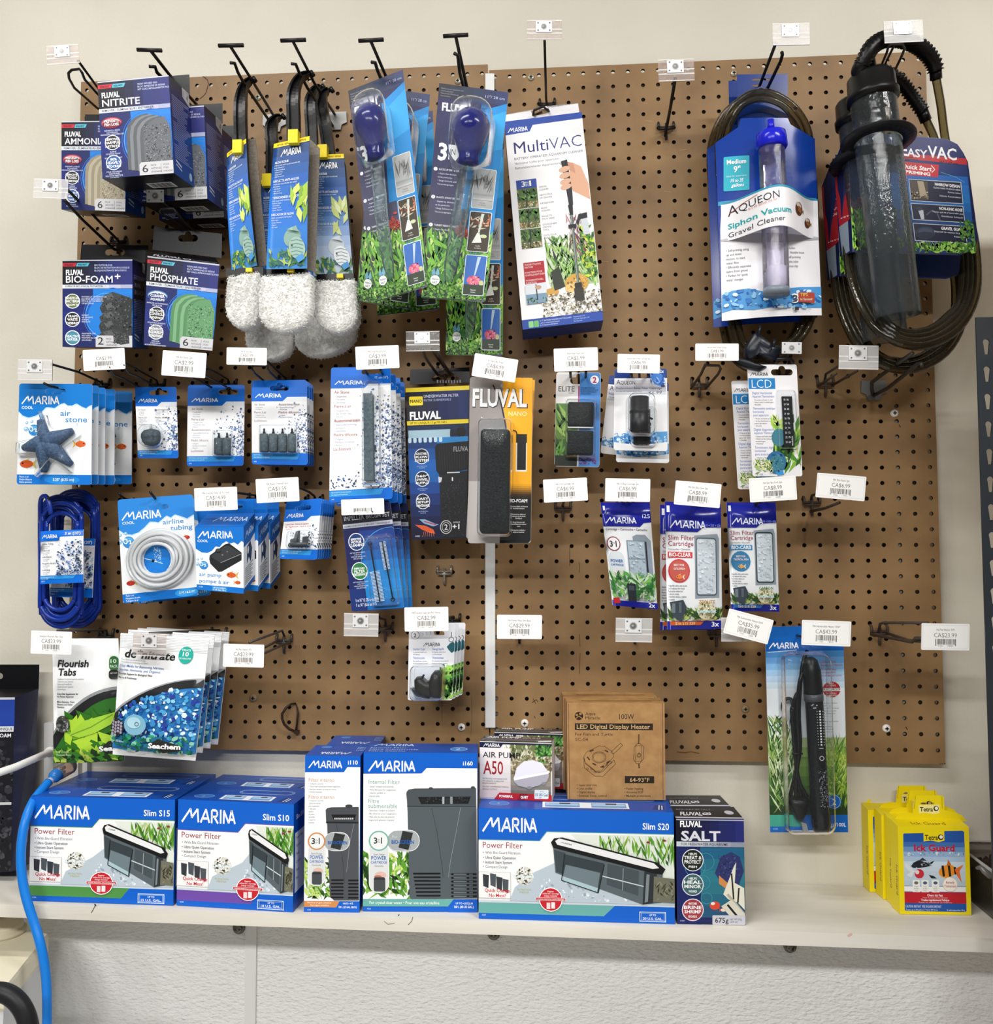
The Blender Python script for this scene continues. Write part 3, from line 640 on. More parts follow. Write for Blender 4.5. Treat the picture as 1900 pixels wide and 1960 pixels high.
# fourth row
H((205, 1214), [[(188, 1232, .02), (145, 1238, .10), (140, 1232, .12)], [(220, 1224, .02), (175, 1228, .10), (165, 1226, .12)]], [(205, 1214, .006), (203, 1206, .02), (190, 1206, .05), (110, 1207, .17)], None, label='black hook carrying the plant tablet pouch', r=.0022, wire=GREYWIRE)
H((420, 1212), [[(420, 1212, .005), (335, 1245, .13), (318, 1236, .15), (312, 1232, .155)]], [(420, 1206, .006), (286, 1212, .16)], ('clear', 286, 1234, 64, 44, 2, .175), label='hook with clear holder in front of the blue filter media pouches', r=.0022, wire=GREYWIRE)
H((545, 1225), [[(555, 1228, .02), (509, 1249, .12), (480, 1262, .16)], [(532, 1226, .02), (509, 1238, .10), (480, 1248, .15)]], [(544, 1218, .006), (540, 1207, .02), (477, 1230, .14)], None, label='bare hook right of the blue filter media pouches', r=.0021, wire=GREYWIRE)
H((738, 1202), [[(745, 1200, .02), (725, 1207, .08)], [(730, 1205, .02), (712, 1208, .10)]], [(738, 1196, .006), (737, 1186, .02), (705, 1178, .12)], ('holder', 691, 1196, 66, 44, 1, .14), label='bare hook and grey holder under the impeller brush cards', r=.0021, wire=RUSTWIRE)
H((866, 1186), [[(855, 1200, .05), (835, 1205, .13)]], [(866, 1180, .006), (830, 1190, .14)], None, label='hook carrying the suction cup cards')
H((994, 1206), [], [(994, 1200, .006), (994, 1198, .10)], None, label='bare hook right of the white joint strip, hidden behind its ticket')
H((1214, 1206), [], [(1214, 1200, .006), (1214, 1200, .12)], ('holder', 1213, 1206, 70, 46, 1, .14), label='bare hook with glossy white holder below the leftmost cartridge pouch')
H((1370, 1212), [[(1356, 1206, .02), (1392, 1212, .10)], [(1384, 1210, .02), (1400, 1214, .10)]], [(1370, 1206, .006), (1395, 1205, .12)], ('holder', 1422, 1205, 84, 46, 0, .13), label='bare hook and white holder left of the heater card', wire=RUSTWIRE)
H((1514, 1206), [[(1514, 1212, .005), (1530, 1218, .09), (1545, 1222, .12)]], [(1514, 1200, .006), (1580, 1205, .15)], None, label='hook through the large heater card')
H((1681, 1208), [[(1667, 1214, .02), (1745, 1229, .14), (1752, 1221, .15), (1775, 1222, .17)], [(1697, 1212, .02), (1740, 1226, .12), (1775, 1228, .17)]], [(1681, 1214, .006), (1684, 1194, .02), (1690, 1192, .03), (1775, 1192, .18)], None, label='bare black hook at the far right edge of the board', r=.0024, wire=RUSTWIRE)
# price tickets
T = price_tag
T(199, 688, 80, 40, -3, .16, '', 'CA$2.99', 'white ticket under the foam block carton, its print faded')
T(352, 697, 84, 48, 4, .165, 'MA Air Stone 2pk', 'CA$2.99', 'white ticket tilted under the green pad carton')
T(472, 682, 77, 33, 1, .15, 'MA Air Stone 4pk', 'CA$3.99', 'small rounded white ticket under the grey rear sponges')
T(722, 684, 83, 44, -2.5, .17, 'MA Long Airstone 6in', 'CA$3.99', 'white ticket above the long bar air stone card')
T(947, 704, 84, 44, 9, .16, 'FL Nano Bio Foam', 'CA$6.99', 'white ticket tilted above the yellow and grey foam card')
T(1102, 688, 84, 44, -2, .16, 'Elite Filter Foam 2pk', 'CA$3.99', 'white ticket above the small black sponge card')
T(1222, 696, 81, 36, 1, .16, 'Aqueon Betta Filter Cartridge 2pk', 'CA$6.99', 'rounded white ticket above the round black cartridge card')
T(1372, 674, 83, 33, 0, .14, 'MA Slim Filter Strainer Sponge', 'CA$1.99', 'rounded white ticket on the bare looped hook below the siphon card')
T(413, 955, 82, 44, -2, .15, 'MA Cool Air Pump Up To 5 Gal', 'CA$14.99', 'white ticket above the small air pump cartons')
T(531, 938, 82, 46, -3, .15, 'MA Plastic Control Valve', 'CA$1.59', 'white ticket above the control valve cards')
T(694, 970, 82, 30, -2, .13, '', '', 'white ticket half hidden behind the bottom of the long air stone card')
T(1082, 938, 84, 44, -3, .15, 'MA i110 Cartridge 2pk', 'CA$6.99', 'white ticket on the bare hook right of the yellow foam card')
T(1201, 938, 86, 44, 1, .15, 'MA i25 Repl Cartridge 2pk', 'CA$6.99', 'white ticket above the leftmost cartridge pouch')
T(1335, 946, 88, 46, 5, .155, 'MA Slim Bio-Clear 3pk', 'CA$8.99', 'white ticket above the middle cartridge pouch')
T(1479, 936, 90, 46, -3.5, .155, 'MA Slim Bio-Carb 3pk', 'CA$8.99', 'white ticket below the front thermometer card')
T(1609, 932, 94, 47, 5, .155, 'MA Slim Foam 3pk', 'CA$6.99', 'white ticket at the far right below the metal hook plate')
T(98, 1230, 78, 44, 2, .175, 'Seachem Flourish Tabs 10pk', 'CA$23.99', 'white ticket at far left above the plant tablet pouch')
T(466, 1255, 78, 44, 1.5, .165, 'Aq Flat Heater 5W', 'CA$23.99', 'white ticket right of the blue filter media pouches')
T(816, 1185, 84, 46, -1, .16, 'MA Suction Cups 2pk For Heater', 'CA$2.99', 'white ticket above the suction cup cards')
T(994, 1200, 86, 46, .5, .12, 'MA Power Filter Slim Basic', 'CA$29.99', 'white ticket on open board just right of the white joint strip')
T(1432, 1199, 88, 48, 15, .15, 'MA Submersible Heater 50W', 'CA$35.99', 'strongly tilted white ticket left of the heater card')
T(1581, 1212, 94, 48, 2, .165, 'MA Submersible Heater 100W', 'CA$43.99', 'white ticket overlapping the top right of the heater card')
T(1809, 1219, 92, 51, 1, .19, 'Aq Flat Heater 5W', 'CA$23.99', 'rightmost white ticket, past the edge of the board')
# ================================================================== cartons standing on the shelf
GLOSS = 0.33
def sbox(BL, BR, TL, dep, base=None, TR=None):
    """eight corners of an upright carton whose lower front edge BL-BR stands on the shelf (or on height base)"""
    hit = (lambda p: onshelf(*p)) if base is None else (lambda p: plane_hit(p[0], p[1], V((0, 0, base)), (0, 0, 1)))
    a, b = hit(BL) + V((0, 0, .0005)), hit(BR) + V((0, 0, .0005)); n = (b - a).cross(V((0, 0, 1))).normalized()
    if n.y > 0: n = -n
    tl = plane_hit(TL[0], TL[1], a, n); H = tl.z - a.z
    if TR:
        tr = plane_hit(TR[0], TR[1], a, n); H = (H + tr.z - b.z) / 2
    up = V((0, 0, H)); q = -n * dep
    f = [a + up, b + up, b, a]
    return f + [p + q for p in f]
def topface(mb, c, w, h): return lface(mb, [c[4], c[5], c[1], c[0]], w, h)
def rightface(mb, c, w, h): return lface(mb, [c[1], c[5], c[6], c[2]], w, h)
def leftface(mb, c, w, h): return lface(mb, [c[4], c[0], c[3], c[7]], w, h)
BLUE, BLUE2, DKB = '#0a5fc8', '#1a86dc', '#0d4aa6'
WHT = '#f4f5f5'
GREENS = ['#3f7a24', '#5d9a30', '#7fb542', '#2c5a1e', '#a2c65a']
def carton(name, c, mat, label, group=None, loc=None):
    b = MB(); b.hexa(c, mat)
    return b
def slim(F, w, model, band, gal, logo=True):
    F.rect(0, 0, w, 212, M(BLUE, GLOSS))
    bx = 118
    F.poly([(0, 60), (bx, 60), (bx + 14, 42), (w, 42), (w, 176), (0, 176)], M(WHT, GLOSS))
    F.line([(0, 60.5), (bx, 60.5), (bx + 14, 42.5), (w, 42.5)], 1.4, band)
    F.logo(8, 45, 104, 28); F.t('Slim ' + model, w - 9, 34, 12, '#ffffff', None, .012, 0, 'r', 0, .85)
    s = (w - 140) / 235.0; X = lambda t: 138 + t * s
    F.poly([(X(40), 46), (w, 46), (w, 150), (X(120), 120)], '#dfe6dc'); F.blades(X(95), 46, w, 110, 90, GREENS + ['#c9d8b0'], (14, 46), (2, 6), 4, .5)
    for q in ((.80, 58), (.93, 54)): F.fish(X(235 * q[0]), q[1], 9, '#8a3038', '#d8c8b8', -1)
    F.poly([(X(-30), 120), (X(20), 96), (X(150), 150), (w, 160), (w, 176), (60, 176), (70, 150)], '#b9c6d0'); F.specks(X(-20), 130, X(170), 174, 90, ['#e6eef4', '#93a6b4', '#d3dee6'], (1, 4), 3)
    # hang-on filter picture: smoked body, white lid
    F.poly([(X(6), 70), (X(215), 112), (X(212), 172), (X(175), 176), (X(10), 120)], '#59646a'); F.poly([(X(8), 76), (X(30), 82), (X(34), 126), (X(12), 118)], '#3c464b')
    F.poly([(X(28), 84), (X(104), 100), (X(92), 156), (X(22), 134)], '#343d42'); F.poly([(X(30), 104), (X(96), 118), (X(90), 152), (X(24), 131)], '#6d7d84'); F.poly([(X(24), 126), (X(91), 147), (X(90), 155), (X(22), 134)], '#a9c4cb')
    F.line([(X(28), 84), (X(22), 134), (X(92), 156), (X(104), 102)], 1.6, '#15191b')
    F.poly([(X(110), 100), (X(170), 113), (X(168), 160), (X(108), 140)], '#454f54'); F.line([(X(100), 124), (X(180), 142)], 2, '#c8d4d8'); F.line([(X(140), 108), (X(138), 150)], 1.2, '#9aa4a8')
    F.poly([(X(180), 112), (X(204), 116), (X(196), 190 - 18), (X(176), 176)], '#2b3033'); F.poly([(X(184), 118), (X(190), 119), (X(186), 170), (X(180), 172)], '#7c858a'); F.poly([(X(198), 122), (w, 126), (w, 172), (X(196), 170)], '#6f6f5e'); F.blades(X(200), 130, w, 172, 26, ['#2d2f22', '#4b4a36', '#8a8a70'], (6, 18), (2, 4), 9)
    F.poly([(X(2), 62), (X(8), 54), (X(24), 52), (X(206), 96), (X(220), 108), (X(214), 118), (X(196), 116), (X(6), 72)], '#0f1113')
    F.poly([(X(10), 59), (X(18), 54), (X(198), 97), (X(208), 106), (X(196), 108), (X(14), 66)], '#e8e9ea'); F.logo(X(20), 63, 18 * s + 4, 3, '#555555', .18)
    F.t('Power Filter', 8, 76, 11.5, '#9a2438', 77)
    F.para(['\u2022 With Bio-Guard Filtration', '\u2022 Ultra Quiet Operation', '\u2022 Instant Start System', '\u2022 Compact Design'], 9, 87.5, 5.2, 9, '#4a4f58')
    F.ell(89, 128, 17, 18, '#d9d8cc'); F.specks(73, 111, 105, 145, 120, ['#3a3a34', '#8a8a7c', '#ffffff'], (1, 2.4), 6, lambda x, y: 1 if (x - .5) ** 2 + (y - .5) ** 2 < .25 else 0)
    F.t('Ceramitek', 68, 131, 6, '#e9f6f8', 40, .03); F.t('FILTRATION', 75, 156, 3.6, '#a9a457', 26); F.t('MEDIA', 79, 161, 3.6, '#a9a457', 18)
    F.rrect(-.1, 122, 62, 172, 4, '#f0f0ef'); F.frame(0, 121.5, 62, 172, .7, '#b9b9b9')
    for k, (x, y) in enumerate([(8, 126), (22, 124), (34, 130), (46, 134)]): F.poly([(x, y), (x + 12, y + 2), (x + 11, y + 27), (x + 1, y + 23)], ['#33383d', '#4a5157'][k % 2])
    F.t('Quick Change', 12, 160, 6.5, '#c8202c', 48, .015); F.t('No Mess!', 20, 169.5, 6.5, '#c8202c', 32, .015)
    F.rect(0, 180, w * .70, 201, band); F.poly([(w * .64, 201.3), (w * .70, 179.5), (w, 179.5), (w, 201.3)], M(BLUE, GLOSS)); F.rect(0, 176, w, 180.4, '#c9d4dc')
    F.ell(139, 171, 22.5, 23, '#ffffff'); F.ell(139, 171, 21, 21.5, '#c5202e'); F.rect(110, 167.5, 168, 173, '#ffffff'); F.rect(111, 168, 167, 172.4, '#c5202e')
    F.para(['Register', 'online for a cartridge', 'change reminder'], 139, 157, 3, 4.2, '#ffffff', 0, 'c'); F.t('www.marina.com/change', 139, 171.5, 2.8, '#ffffff', 52, 0, 0, 'c'); F.rect(131, 177, 138, 189, '#e8d8d8'); F.rect(140, 176, 147, 188, '#f2e8e8')
    F.frame(w - 67, 190, w - 17, 209, 1.2, '#dfeaf8'); F.frame(w - 64, 192.5, w - 20, 206.5, .8, '#9fc2ea')
    for a, c in (((w - 67, 190), (w - 64, 192.5)), ((w - 17, 190), (w - 20, 192.5)), ((w - 67, 209), (w - 64, 206.5)), ((w - 17, 209), (w - 20, 206.5))): F.line([a, c], .7, '#dfeaf8')
    F.t('UP TO', w - 42, 198, 3.4, '#ffffff', None, .01, 0, 'c'); F.t(gal + ' U.S. GAL.', w - 42, 205, 4.4, '#ffffff', 38, .01, 0, 'c'); F.t('A' + {'S15': '286', 'S10': '285', 'S20': '287'}[model], 6, 206, 2.8, '#cfe0f5')
def slim_top(T, w):
    T.rect(0, 0, w, 100, M(DKB, GLOSS)); T.ell(38, 70, 19, 12, '#3a72c0'); T.ring(38, 70, 20, 1.4, '#7fa6dc', 20, 13); T.t('2', 34, 75, 9, '#a8c4ea')
    for k in (0, 1):
        e = 2.5 * k; o = rr(92 + e, 14 + e, w - 24 - e, 42 - e, 13); i_ = rr(93.2 + e, 15.2 + e, w - 25.2 - e, 40.8 - e, 12)
        T.poly(o, '#a9c6ec', [list(reversed(i_))])
    x0, x1 = w * .33, w * .78; T.rect(x0, 56, x1, 88, '#e8eef6'); m = (x1 - x0) * .42
    for a in (x0 + 5, x1 - m - 2): T.rect(a, 60, a + m - 3, 84, '#6f9ed2'); T.rect(a + 2, 64, a + m - 5, 75, '#a8cbe8'); T.rect(a + m * .4, 60, a + m * .7, 67, '#1c2a40')
    T.poly([(w - 38, 88), (w - 30, 62), (w - 12, 62), (w - 16, 90)], '#163a78'); T.line([(w - 26, 88), (w - 22, 64)], 2, '#dfe8f4'); T.line([(w - 20, 88), (w - 17, 66)], 2, '#dfe8f4')
    T.para(['Contents may vary', 'Keep this box', 'See inside'], 50, 22, 4.4, 8, '#5f8fd0')
def slim_carton(BL, BR, TL, TR, dep, w, model, band, gal, label, label2):
    c = sbox(BL, BR, TL, dep, None, TR)
    t_ = thing('filter_carton', label, 'carton', (c[2] + c[3] + c[6] + c[7]) / 4, 'slim filter cartons')
    b = MB(); b.hexa(c, {'*': M(DKB, GLOSS)}, ('front',)); F = lface(b, c[:4], w, 212); b.add(c[:4], [(3, 2, 1, 0)], M(BLUE, GLOSS)); slim(F, w, model, band, gal)
    R = rightface(b, c, 100, 212); R.rect(0, 0, 100, 212, M(DKB, GLOSS)); R.rect(8, 60, 92, 178, '#dfe3e8'); R.t('Slim ' + model, 14, 34, 9); R.para(['Power Filter'] * 1 + ['Filtration', 'Media', 'Contents', 'Pump', 'Parts'], 14, 74, 6, 16, '#444a55')
    T_ = topface(b, c, w, 100); slim_top(T_, w)
    b.build('box_body', t_)
    if label2: dup(t_, (c[4] - c[0]) * 1.015, label2)
    return c
slim_carton((55.3, 1724.7), (331.5, 1734), (61, 1524), (335.7, 1530.5), .080, 275, 'S15', '#4d8f46', '15', 'blue filter carton with a green stripe at the left end of the shelf', 'blue filter carton behind the green striped one')
slim_carton((337.9, 1733.5), (560.5, 1746.8), (345, 1530.5), (570, 1539), .078, 225, 'S10', '#6d4aa4', '10', 'blue filter carton with a purple stripe on the shelf', 'blue filter carton behind the purple striped one')
cS20 = slim_carton((916, 1758.8), (1291.5, 1769.5), (916, 1546.6), (1288.4, 1555), .095, 375, 'S20', '#69aca6', '20', 'widest blue filter carton with a teal stripe, other boxes on top', None)
# tall internal filter cartons
def three_in_one(F, x, y, r, ring, wide):
    F.rrect(x - r - 1, y, x + r + 1, y + wide, r, '#ffffff'); F.rrect(x - r, y + 1, x + r, y + wide - 1, r - 1, '#d9dcdc')
    F.ell(x, y, r + 1, r + 1, ring); F.ell(x, y, r - 1.6, r - 1.6, '#e9eceb'); F.t('3', x - 10, y + 5, 11, '#26292c', 7, .02); F.t('IN', x - 2, y - .5, 3, '#55585a', 4); F.t('EN', x - 2, y + 4, 3, '#55585a', 4); F.t('1', x + 4, y + 5, 11, '#26292c', None, .02)
    F.t('Quick Change', x, y + r + 9, 2.8, '#33363a', None, 0, 0, 'c'); F.t('POWER', x, y + r + 18, 7, '#1d5fb0', r * 1.6, .015, 0, 'c'); F.t('CARTRIDGE', x, y + r + 25, 4.6, '#1d5fb0', r * 1.7, .015, 0, 'c'); F.t('Cartouche', x, y + r + 31, 3, '#33363a', None, 0, 0, 'c')
    F.ell(x + 3, y + wide * .60 + 6, r * .6, 7, '#dcb8a8'); F.ell(x - 2, y + wide * .60 + 9, r * .4, 3, '#b0705c'); F.rrect(x - r * .55, y + wide - r - 12, x + r * .65, y + wide - 3, 4, '#45494d'); F.rect(x - r * .5, y + wide - r - 10, x + r * .6, y + wide - r - 7, '#2d3033')
def bio_screen(F, x0, x1, y, h):
    F.rrect(x0, y - h / 2, x1, y + h / 2, h / 2 - 1, '#ffffff'); F.rrect(x0, y - h / 2 + 1, x1 - 1, y + h / 2 - 1, h / 2 - 2, '#a4aaac')
    m = x1 - h * .75; F.poly([(m - 2, y - h * .46), (m + 18, y - h * .36), (m + 9, y + h * .44), (m - 10, y + h * .32)], '#2a2d2e'); F.specks(m - 6, y - 14, m + 14, y + 14, 18, ['#4a4e50'], (.6, 1.2), 2)
c = sbox((694.2, 1744.7), (913.6, 1746.4), (695.4, 1439), .066, None, (914.7, 1442.5))
t_ = thing('filter_carton', 'tall blue and white carton, the broad one picturing a grey filter', 'carton', (c[2] + c[3] + c[6] + c[7]) / 4, 'internal filter cartons')
b = MB(); b.hexa(c, {'*': M(DKB, GLOSS)}); F = Face(b, c[:4], [(695.4, 1439), (914.7, 1442.5), (913.6, 1746.4), (692.9, 1744.7)])
F.rect(695.4, 1439, 913.6, 1746.4, M(BLUE, GLOSS)); F.poly([(694.5, 1480.5), (807, 1481), (817, 1470.5), (914.5, 1472), (913.7, 1722), (693.3, 1722)], M(WHT, GLOSS))
F.logo(705, 1476, 89, 21); F.t('i160', 906, 1466, 7.5, '#ffffff', 19, .02, 0, 'r')
G2 = '#7aa79d'
F.t('Internal Filter', 705, 1500, 8, G2, 60); F.para(['\u2022 Quiet, compact and powerful', '\u2022 Waterfall spout for oxygenation', '\u2022 Ideal for goldfish or', '   tropical tanks'], 705, 1507, 3.3, 6.1, '#55626a', 0, 'l', .8)
F.t('Filtre', 704, 1537, 8, G2, 21); F.t('submersible', 704, 1546.5, 8, G2, 56); F.para(['\u2022 Silencieux, compact et puissant', "\u2022 Bec-d\u00e9versoir pour l'oxyg\u00e9nation", '\u2022 Id\u00e9al pour les bacs de poissons', '   rouges et de poissons tropicaux'], 704, 1553, 3.3, 6.1, '#55626a', 0, 'l', .8)
F.blades(693.5, 1628, 800, 1722, 150, GREENS + ['#c4dc78', '#1f3f18'], (14, 40), (4, 11), 11, 1.2)
F.poly([(778, 1516), (782, 1511.5), (794, 1509.5), (912, 1509.5), (913.4, 1720), (786, 1722), (783, 1716), (780, 1555)], '#535b60'); F.poly([(777.5, 1519), (782, 1512), (794, 1509.5), (911, 1509.5), (911, 1543), (780, 1543)], '#495055')
F.ell(825, 1509.5, 4, 2.4, '#3a4044'); F.ell(906, 1508.5, 4, 2.4, '#3a4044'); F.rect(779, 1543, 912, 1546, '#23282b')
F.poly([(800, 1525.5), (902, 1525.5), (897, 1539.5), (806, 1539.5)], '#17191b'); F.specks(808, 1527, 896, 1538, 70, ['#3d4346', '#565d60'], (.6, 1), 3); F.rect(847, 1525.5, 851, 1539.5, '#a8aeb2'); F.rect(862, 1525.5, 867, 1539.5, '#8a9094'); F.rect(851, 1527, 862, 1539, '#2a2e31')
F.line([(826, 1547), (836, 1590), (846, 1660), (848, 1680)], .8, '#30363a'); F.line([(882, 1547), (874, 1590), (862, 1650), (858, 1680)], .8, '#8d969b')
for k in range(7): y = 1671 + k * 7; F.rrect(790 + k * 1.0, y, 843, y + 3.4, 1.6, '#121415'); F.rrect(863, y + 1, 913, y + 5, 1.9, '#121415'); F.rect(868, y + 1.8, 893, y + 4.2, '#6e767a'); F.rect(898, y + 1.8, 905, y + 4.2, '#565d61')
bio_screen(F, 741, 803, 1609.5, 41); F.t('Plus', 750, 1604, 4.6, '#c9d6d2'); F.t('BIO-SCREEN', 749, 1615, 6.6, '#1d5fb0', 43, .02)
three_in_one(F, 724.5, 1609.5, 18.5, '#6fb0a2', 100)
F.poly([(693.2, 1721), (868, 1721.5), (857, 1735.5), (693, 1735)], '#69aca6'); F.t('For crystal clear water \u2022 Pour une eau cristalline', 706, 1730, 5, '#eaf5f2', 134, .008)
F.rect(693, 1735, 857, 1746, M(BLUE, GLOSS)); F.poly([(857, 1735.5), (868, 1722), (913.8, 1722), (913.6, 1746.4), (857, 1746.4)], M(BLUE, GLOSS))
F.t('UP TO \u2022 JUSQU\u00c0', 905, 1731, 3.4, '#ffffff', None, .01, 0, 'r'); F.t('160 L (40 US GAL.)', 906, 1738, 4.4, '#ffffff', 37, .015, 0, 'r'); F.t('A206', 701, 1741, 2.6, '#cfe0f5')
T_ = topface(b, c, 219, 60); T_.rect(0, 0, 219, 60, M('#1b4fa8', GLOSS)); T_.logo(12, 18, 78, 14, '#c8dcf4'); T_.para(['Internal Filter', 'Filtre submersible', 'Filtro interno'], 8, 33, 7, 10.5, '#9cbce8', 0, 'l', 1.3); T_.ell(182, 36, 16, 12, '#4a86cf'); T_.ring(182, 36, 17, 1.5, '#9cc0ec', 20, 13); T_.t('2', 176, 41, 10, '#d8e6f8', 9)
b.build('box_body', t_)
c = sbox((581.4, 1745.7), (687.8, 1747), (583, 1445.7), .075, None, (689.7, 1447.4))
t_ = thing('filter_carton', 'tall narrow blue and white carton with an orange stripe', 'carton', (c[2] + c[3] + c[6] + c[7]) / 4, 'internal filter cartons')
b = MB(); b.hexa(c, {'*': M(DKB, GLOSS)}); F = Face(b, c[:4], [(583, 1445.7), (689.7, 1447.4), (689, 1747), (581.4, 1745.7)])
F.rect(583, 1445.7, 689, 1747, M(BLUE, GLOSS)); F.poly([(582.6, 1478), (658, 1478.5), (665, 1468.5), (689.6, 1469), (688.7, 1726), (581.6, 1725)], M(WHT, GLOSS))
F.logo(590, 1470, 64, 14.5); F.t('i110', 685, 1463.5, 7.5, '#ffffff', 19, .02, 0, 'r')
OR = '#c9977a'
F.t('Filter interno', 590, 1496, 7, OR, 50); F.para(['\u2022 Compacto y potente', '\u2022 Chorro tipo cascada para brindar oxigenaci\u00f3n', '\u2022 Ideal para tanques con peces de colores', '   y tanques tropicales'], 590, 1501.5, 2.9, 5.3, '#55626a', 0, 'l', .75)
F.t('Filtro interno', 590, 1529, 7, OR, 50); F.para(['\u2022 Compacto e potente', '\u2022 Jacto em cascata', '   para oxigena\u00e7\u00e3o', '\u2022 Ideal para', '   aqu\u00e1rio', '   de peixe-', '   vermelho', '   e aqu\u00e1rios', '   tropicais'], 590, 1534, 2.9, 5.3, '#55626a', 0, 'l', .75)
F.blades(582, 1640, 640, 1724, 90, GREENS + ['#c4dc78', '#1f3f18'], (12, 34), (3, 9), 15, 1.2)
F.poly([(623, 1551), (626, 1547.5), (634, 1546), (687, 1545.5), (687, 1574), (624, 1574)], '#474b4f'); F.ell(668, 1544, 7, 3.5, '#3a3d40'); F.poly([(626, 1575), (687, 1575), (688, 1724), (640, 1724), (632, 1716)], '#4b4f55'); F.rect(624, 1573, 687, 1577, '#1d2022')
F.poly([(634, 1560), (682, 1560), (679, 1571), (639, 1571)], '#141618'); 
for k in range(10): F.rect(640 + k * 3.8, 1566, 642.4 + k * 3.8, 1569.5, '#c9cdcf')
F.line([(643, 1577), (652, 1610), (658, 1660), (660, 1690)], .7, '#2b2f33'); F.line([(678, 1577), (670, 1615), (664, 1670)], .7, '#8a9196')
for k in range(6): y = 1683.5 + k * 6.6; F.rrect(634, y, 658.5, y + 3.2, 1.5, '#111314'); F.rrect(667, y + .6, 687.5, y + 3.8, 1.5, '#111314')
bio_screen(F, 621, 670, 1611.5, 36); F.t('BIO-SCREEN', 628, 1616, 5.6, '#1d5fb0', 37, .02)
three_in_one(F, 606, 1610.5, 16, '#d08a4c', 86)
F.poly([(581.8, 1725), (650, 1726), (644, 1737.5), (581.7, 1736.5)], '#d08a4c'); F.t('Mantiene el agua cristalina', 588, 1729.5, 3.2, '#fbeede', 46); F.t('Para \u00e1gua cristalina', 594, 1734.5, 3.2, '#fbeede', 36)
F.rect(581.7, 1737, 645, 1747, M(BLUE, GLOSS)); F.poly([(644, 1737.5), (650, 1726), (689, 1726), (689, 1747), (644, 1747)], M(BLUE, GLOSS)); F.t('HASTA \u2022 AT\u00c9', 667, 1731.5, 3.2, '#ffffff', 19, .01, 0, 'c'); F.t('100 L (25 GAL. EEUU)', 666, 1738.5, 3.8, '#ffffff', 35, .01, 0, 'c'); F.t('A201', 588, 1743, 2.6, '#cfe0f5')
T_ = topface(b, c, 107, 70); T_.rect(0, 0, 107, 70, M('#1b4fa8', GLOSS))
T_.logo(84, 46, 58, 14, '#e4eefa', math.pi); T_.para(['Internal Filter', 'Filtre submersible', 'Filtro interno'], 90, 36, 6, -9, '#a9c6ee', 0, 'l', 1.0); T_.ell(26, 14, 11, 7, '#4a86cf')
b.build('box_body', t_)
rotq = Matrix.Rotation(0, 4, 'Z').to_euler()
p0 = c[3]; o2 = dup(t_, at(603, 1700, 0) - at(603, 1700, 0) + V((.012, .077, 0)), 'tall narrow blue carton behind the orange striped one')
# cartons of salt
c = sbox((1295.7, 1768.9), (1426.4, 1771), (1292.7, 1566.5), .062, None, (1424.3, 1566.5))
t_ = thing('salt_carton', 'front navy carton of aquarium salt picturing angelfish', 'carton', (c[2] + c[3] + c[6] + c[7]) / 4, 'salt cartons')
b = MB(); b.hexa(c, {'*': M('#15151c', GLOSS)}); F = Face(b, c[:4], [(1292.7, 1566.5), (1424.3, 1566.5), (1426.4, 1771), (1295.7, 1768.9)])
F.rect(1292.7, 1566.5, 1426, 1770.6, M('#1d2358', GLOSS)); F.grad(1293, 1567, 1425, 1612, ['#0e0f1c', '#1a1f52', '#28307a'], 8, True); F.rect(1293.3, 1568.5, 1425, 1570.5, '#b9bac4')
F.t('FLUVAL', 1301, 1583, 11, '#ffffff', 42, .035); F.t('SALT', 1303, 1609.5, 18, '#dadce6', 76, .03); F.grad(1294, 1611.5, 1425, 1621.5, ['#d9dae0', '#8d90a8'], 5, True); F.t('FOR FRESHWATER AQUARIUMS', 1303, 1618.5, 4.6, '#23243a', 90, .008)
F.grad(1340, 1622, 1426, 1758, ['#1f5f86', '#2f7f8c', '#24507a'], 6); F.grad(1294, 1622, 1342, 1770, ['#1c2560', '#1b2a66'], 3)
for k, (x, y) in enumerate([(1330, 1660), (1350, 1650), (1345, 1690), (1352, 1720)]): F.ring(x, y, 20 - 3 * k, .8, '#3f9fb0')
F.poly([(1368, 1672), (1380, 1640), (1400, 1631), (1416, 1640), (1424, 1668), (1412, 1700), (1394, 1706), (1380, 1690)], '#2c3468'); F.specks(1375, 1636, 1416, 1676, 90, ['#4a5590', '#1c2148'], (1, 2), 5); F.poly([(1376, 1676), (1392, 1690), (1390, 1702), (1376, 1692)], '#d08a4c')
F.poly([(1384, 1712), (1404, 1660), (1409, 1650), (1406, 1690), (1424, 1700), (1425, 1742), (1412, 1728), (1394, 1722)], '#e6e2d0'); F.line([(1400, 1672), (1404, 1722)], 3, '#16161c'); F.line([(1414, 1700), (1412, 1728)], 3, '#16161c'); F.line([(1392, 1712), (1424, 1750)], 5, '#b8b09a')
F.poly([(1380, 1735), (1400, 1722), (1425, 1750), (1425, 1760), (1400, 1758)], '#d8d4c4'); F.line([(1392, 1732), (1412, 1756)], 4, '#1a1a20'); F.ell(1368, 1734, 10, 8, '#d84a30'); F.ell(1364, 1730, 4, 3, '#f0e4d8'); F.fish(1384, 1742, 14, '#e8d8c0', '#d84a30')
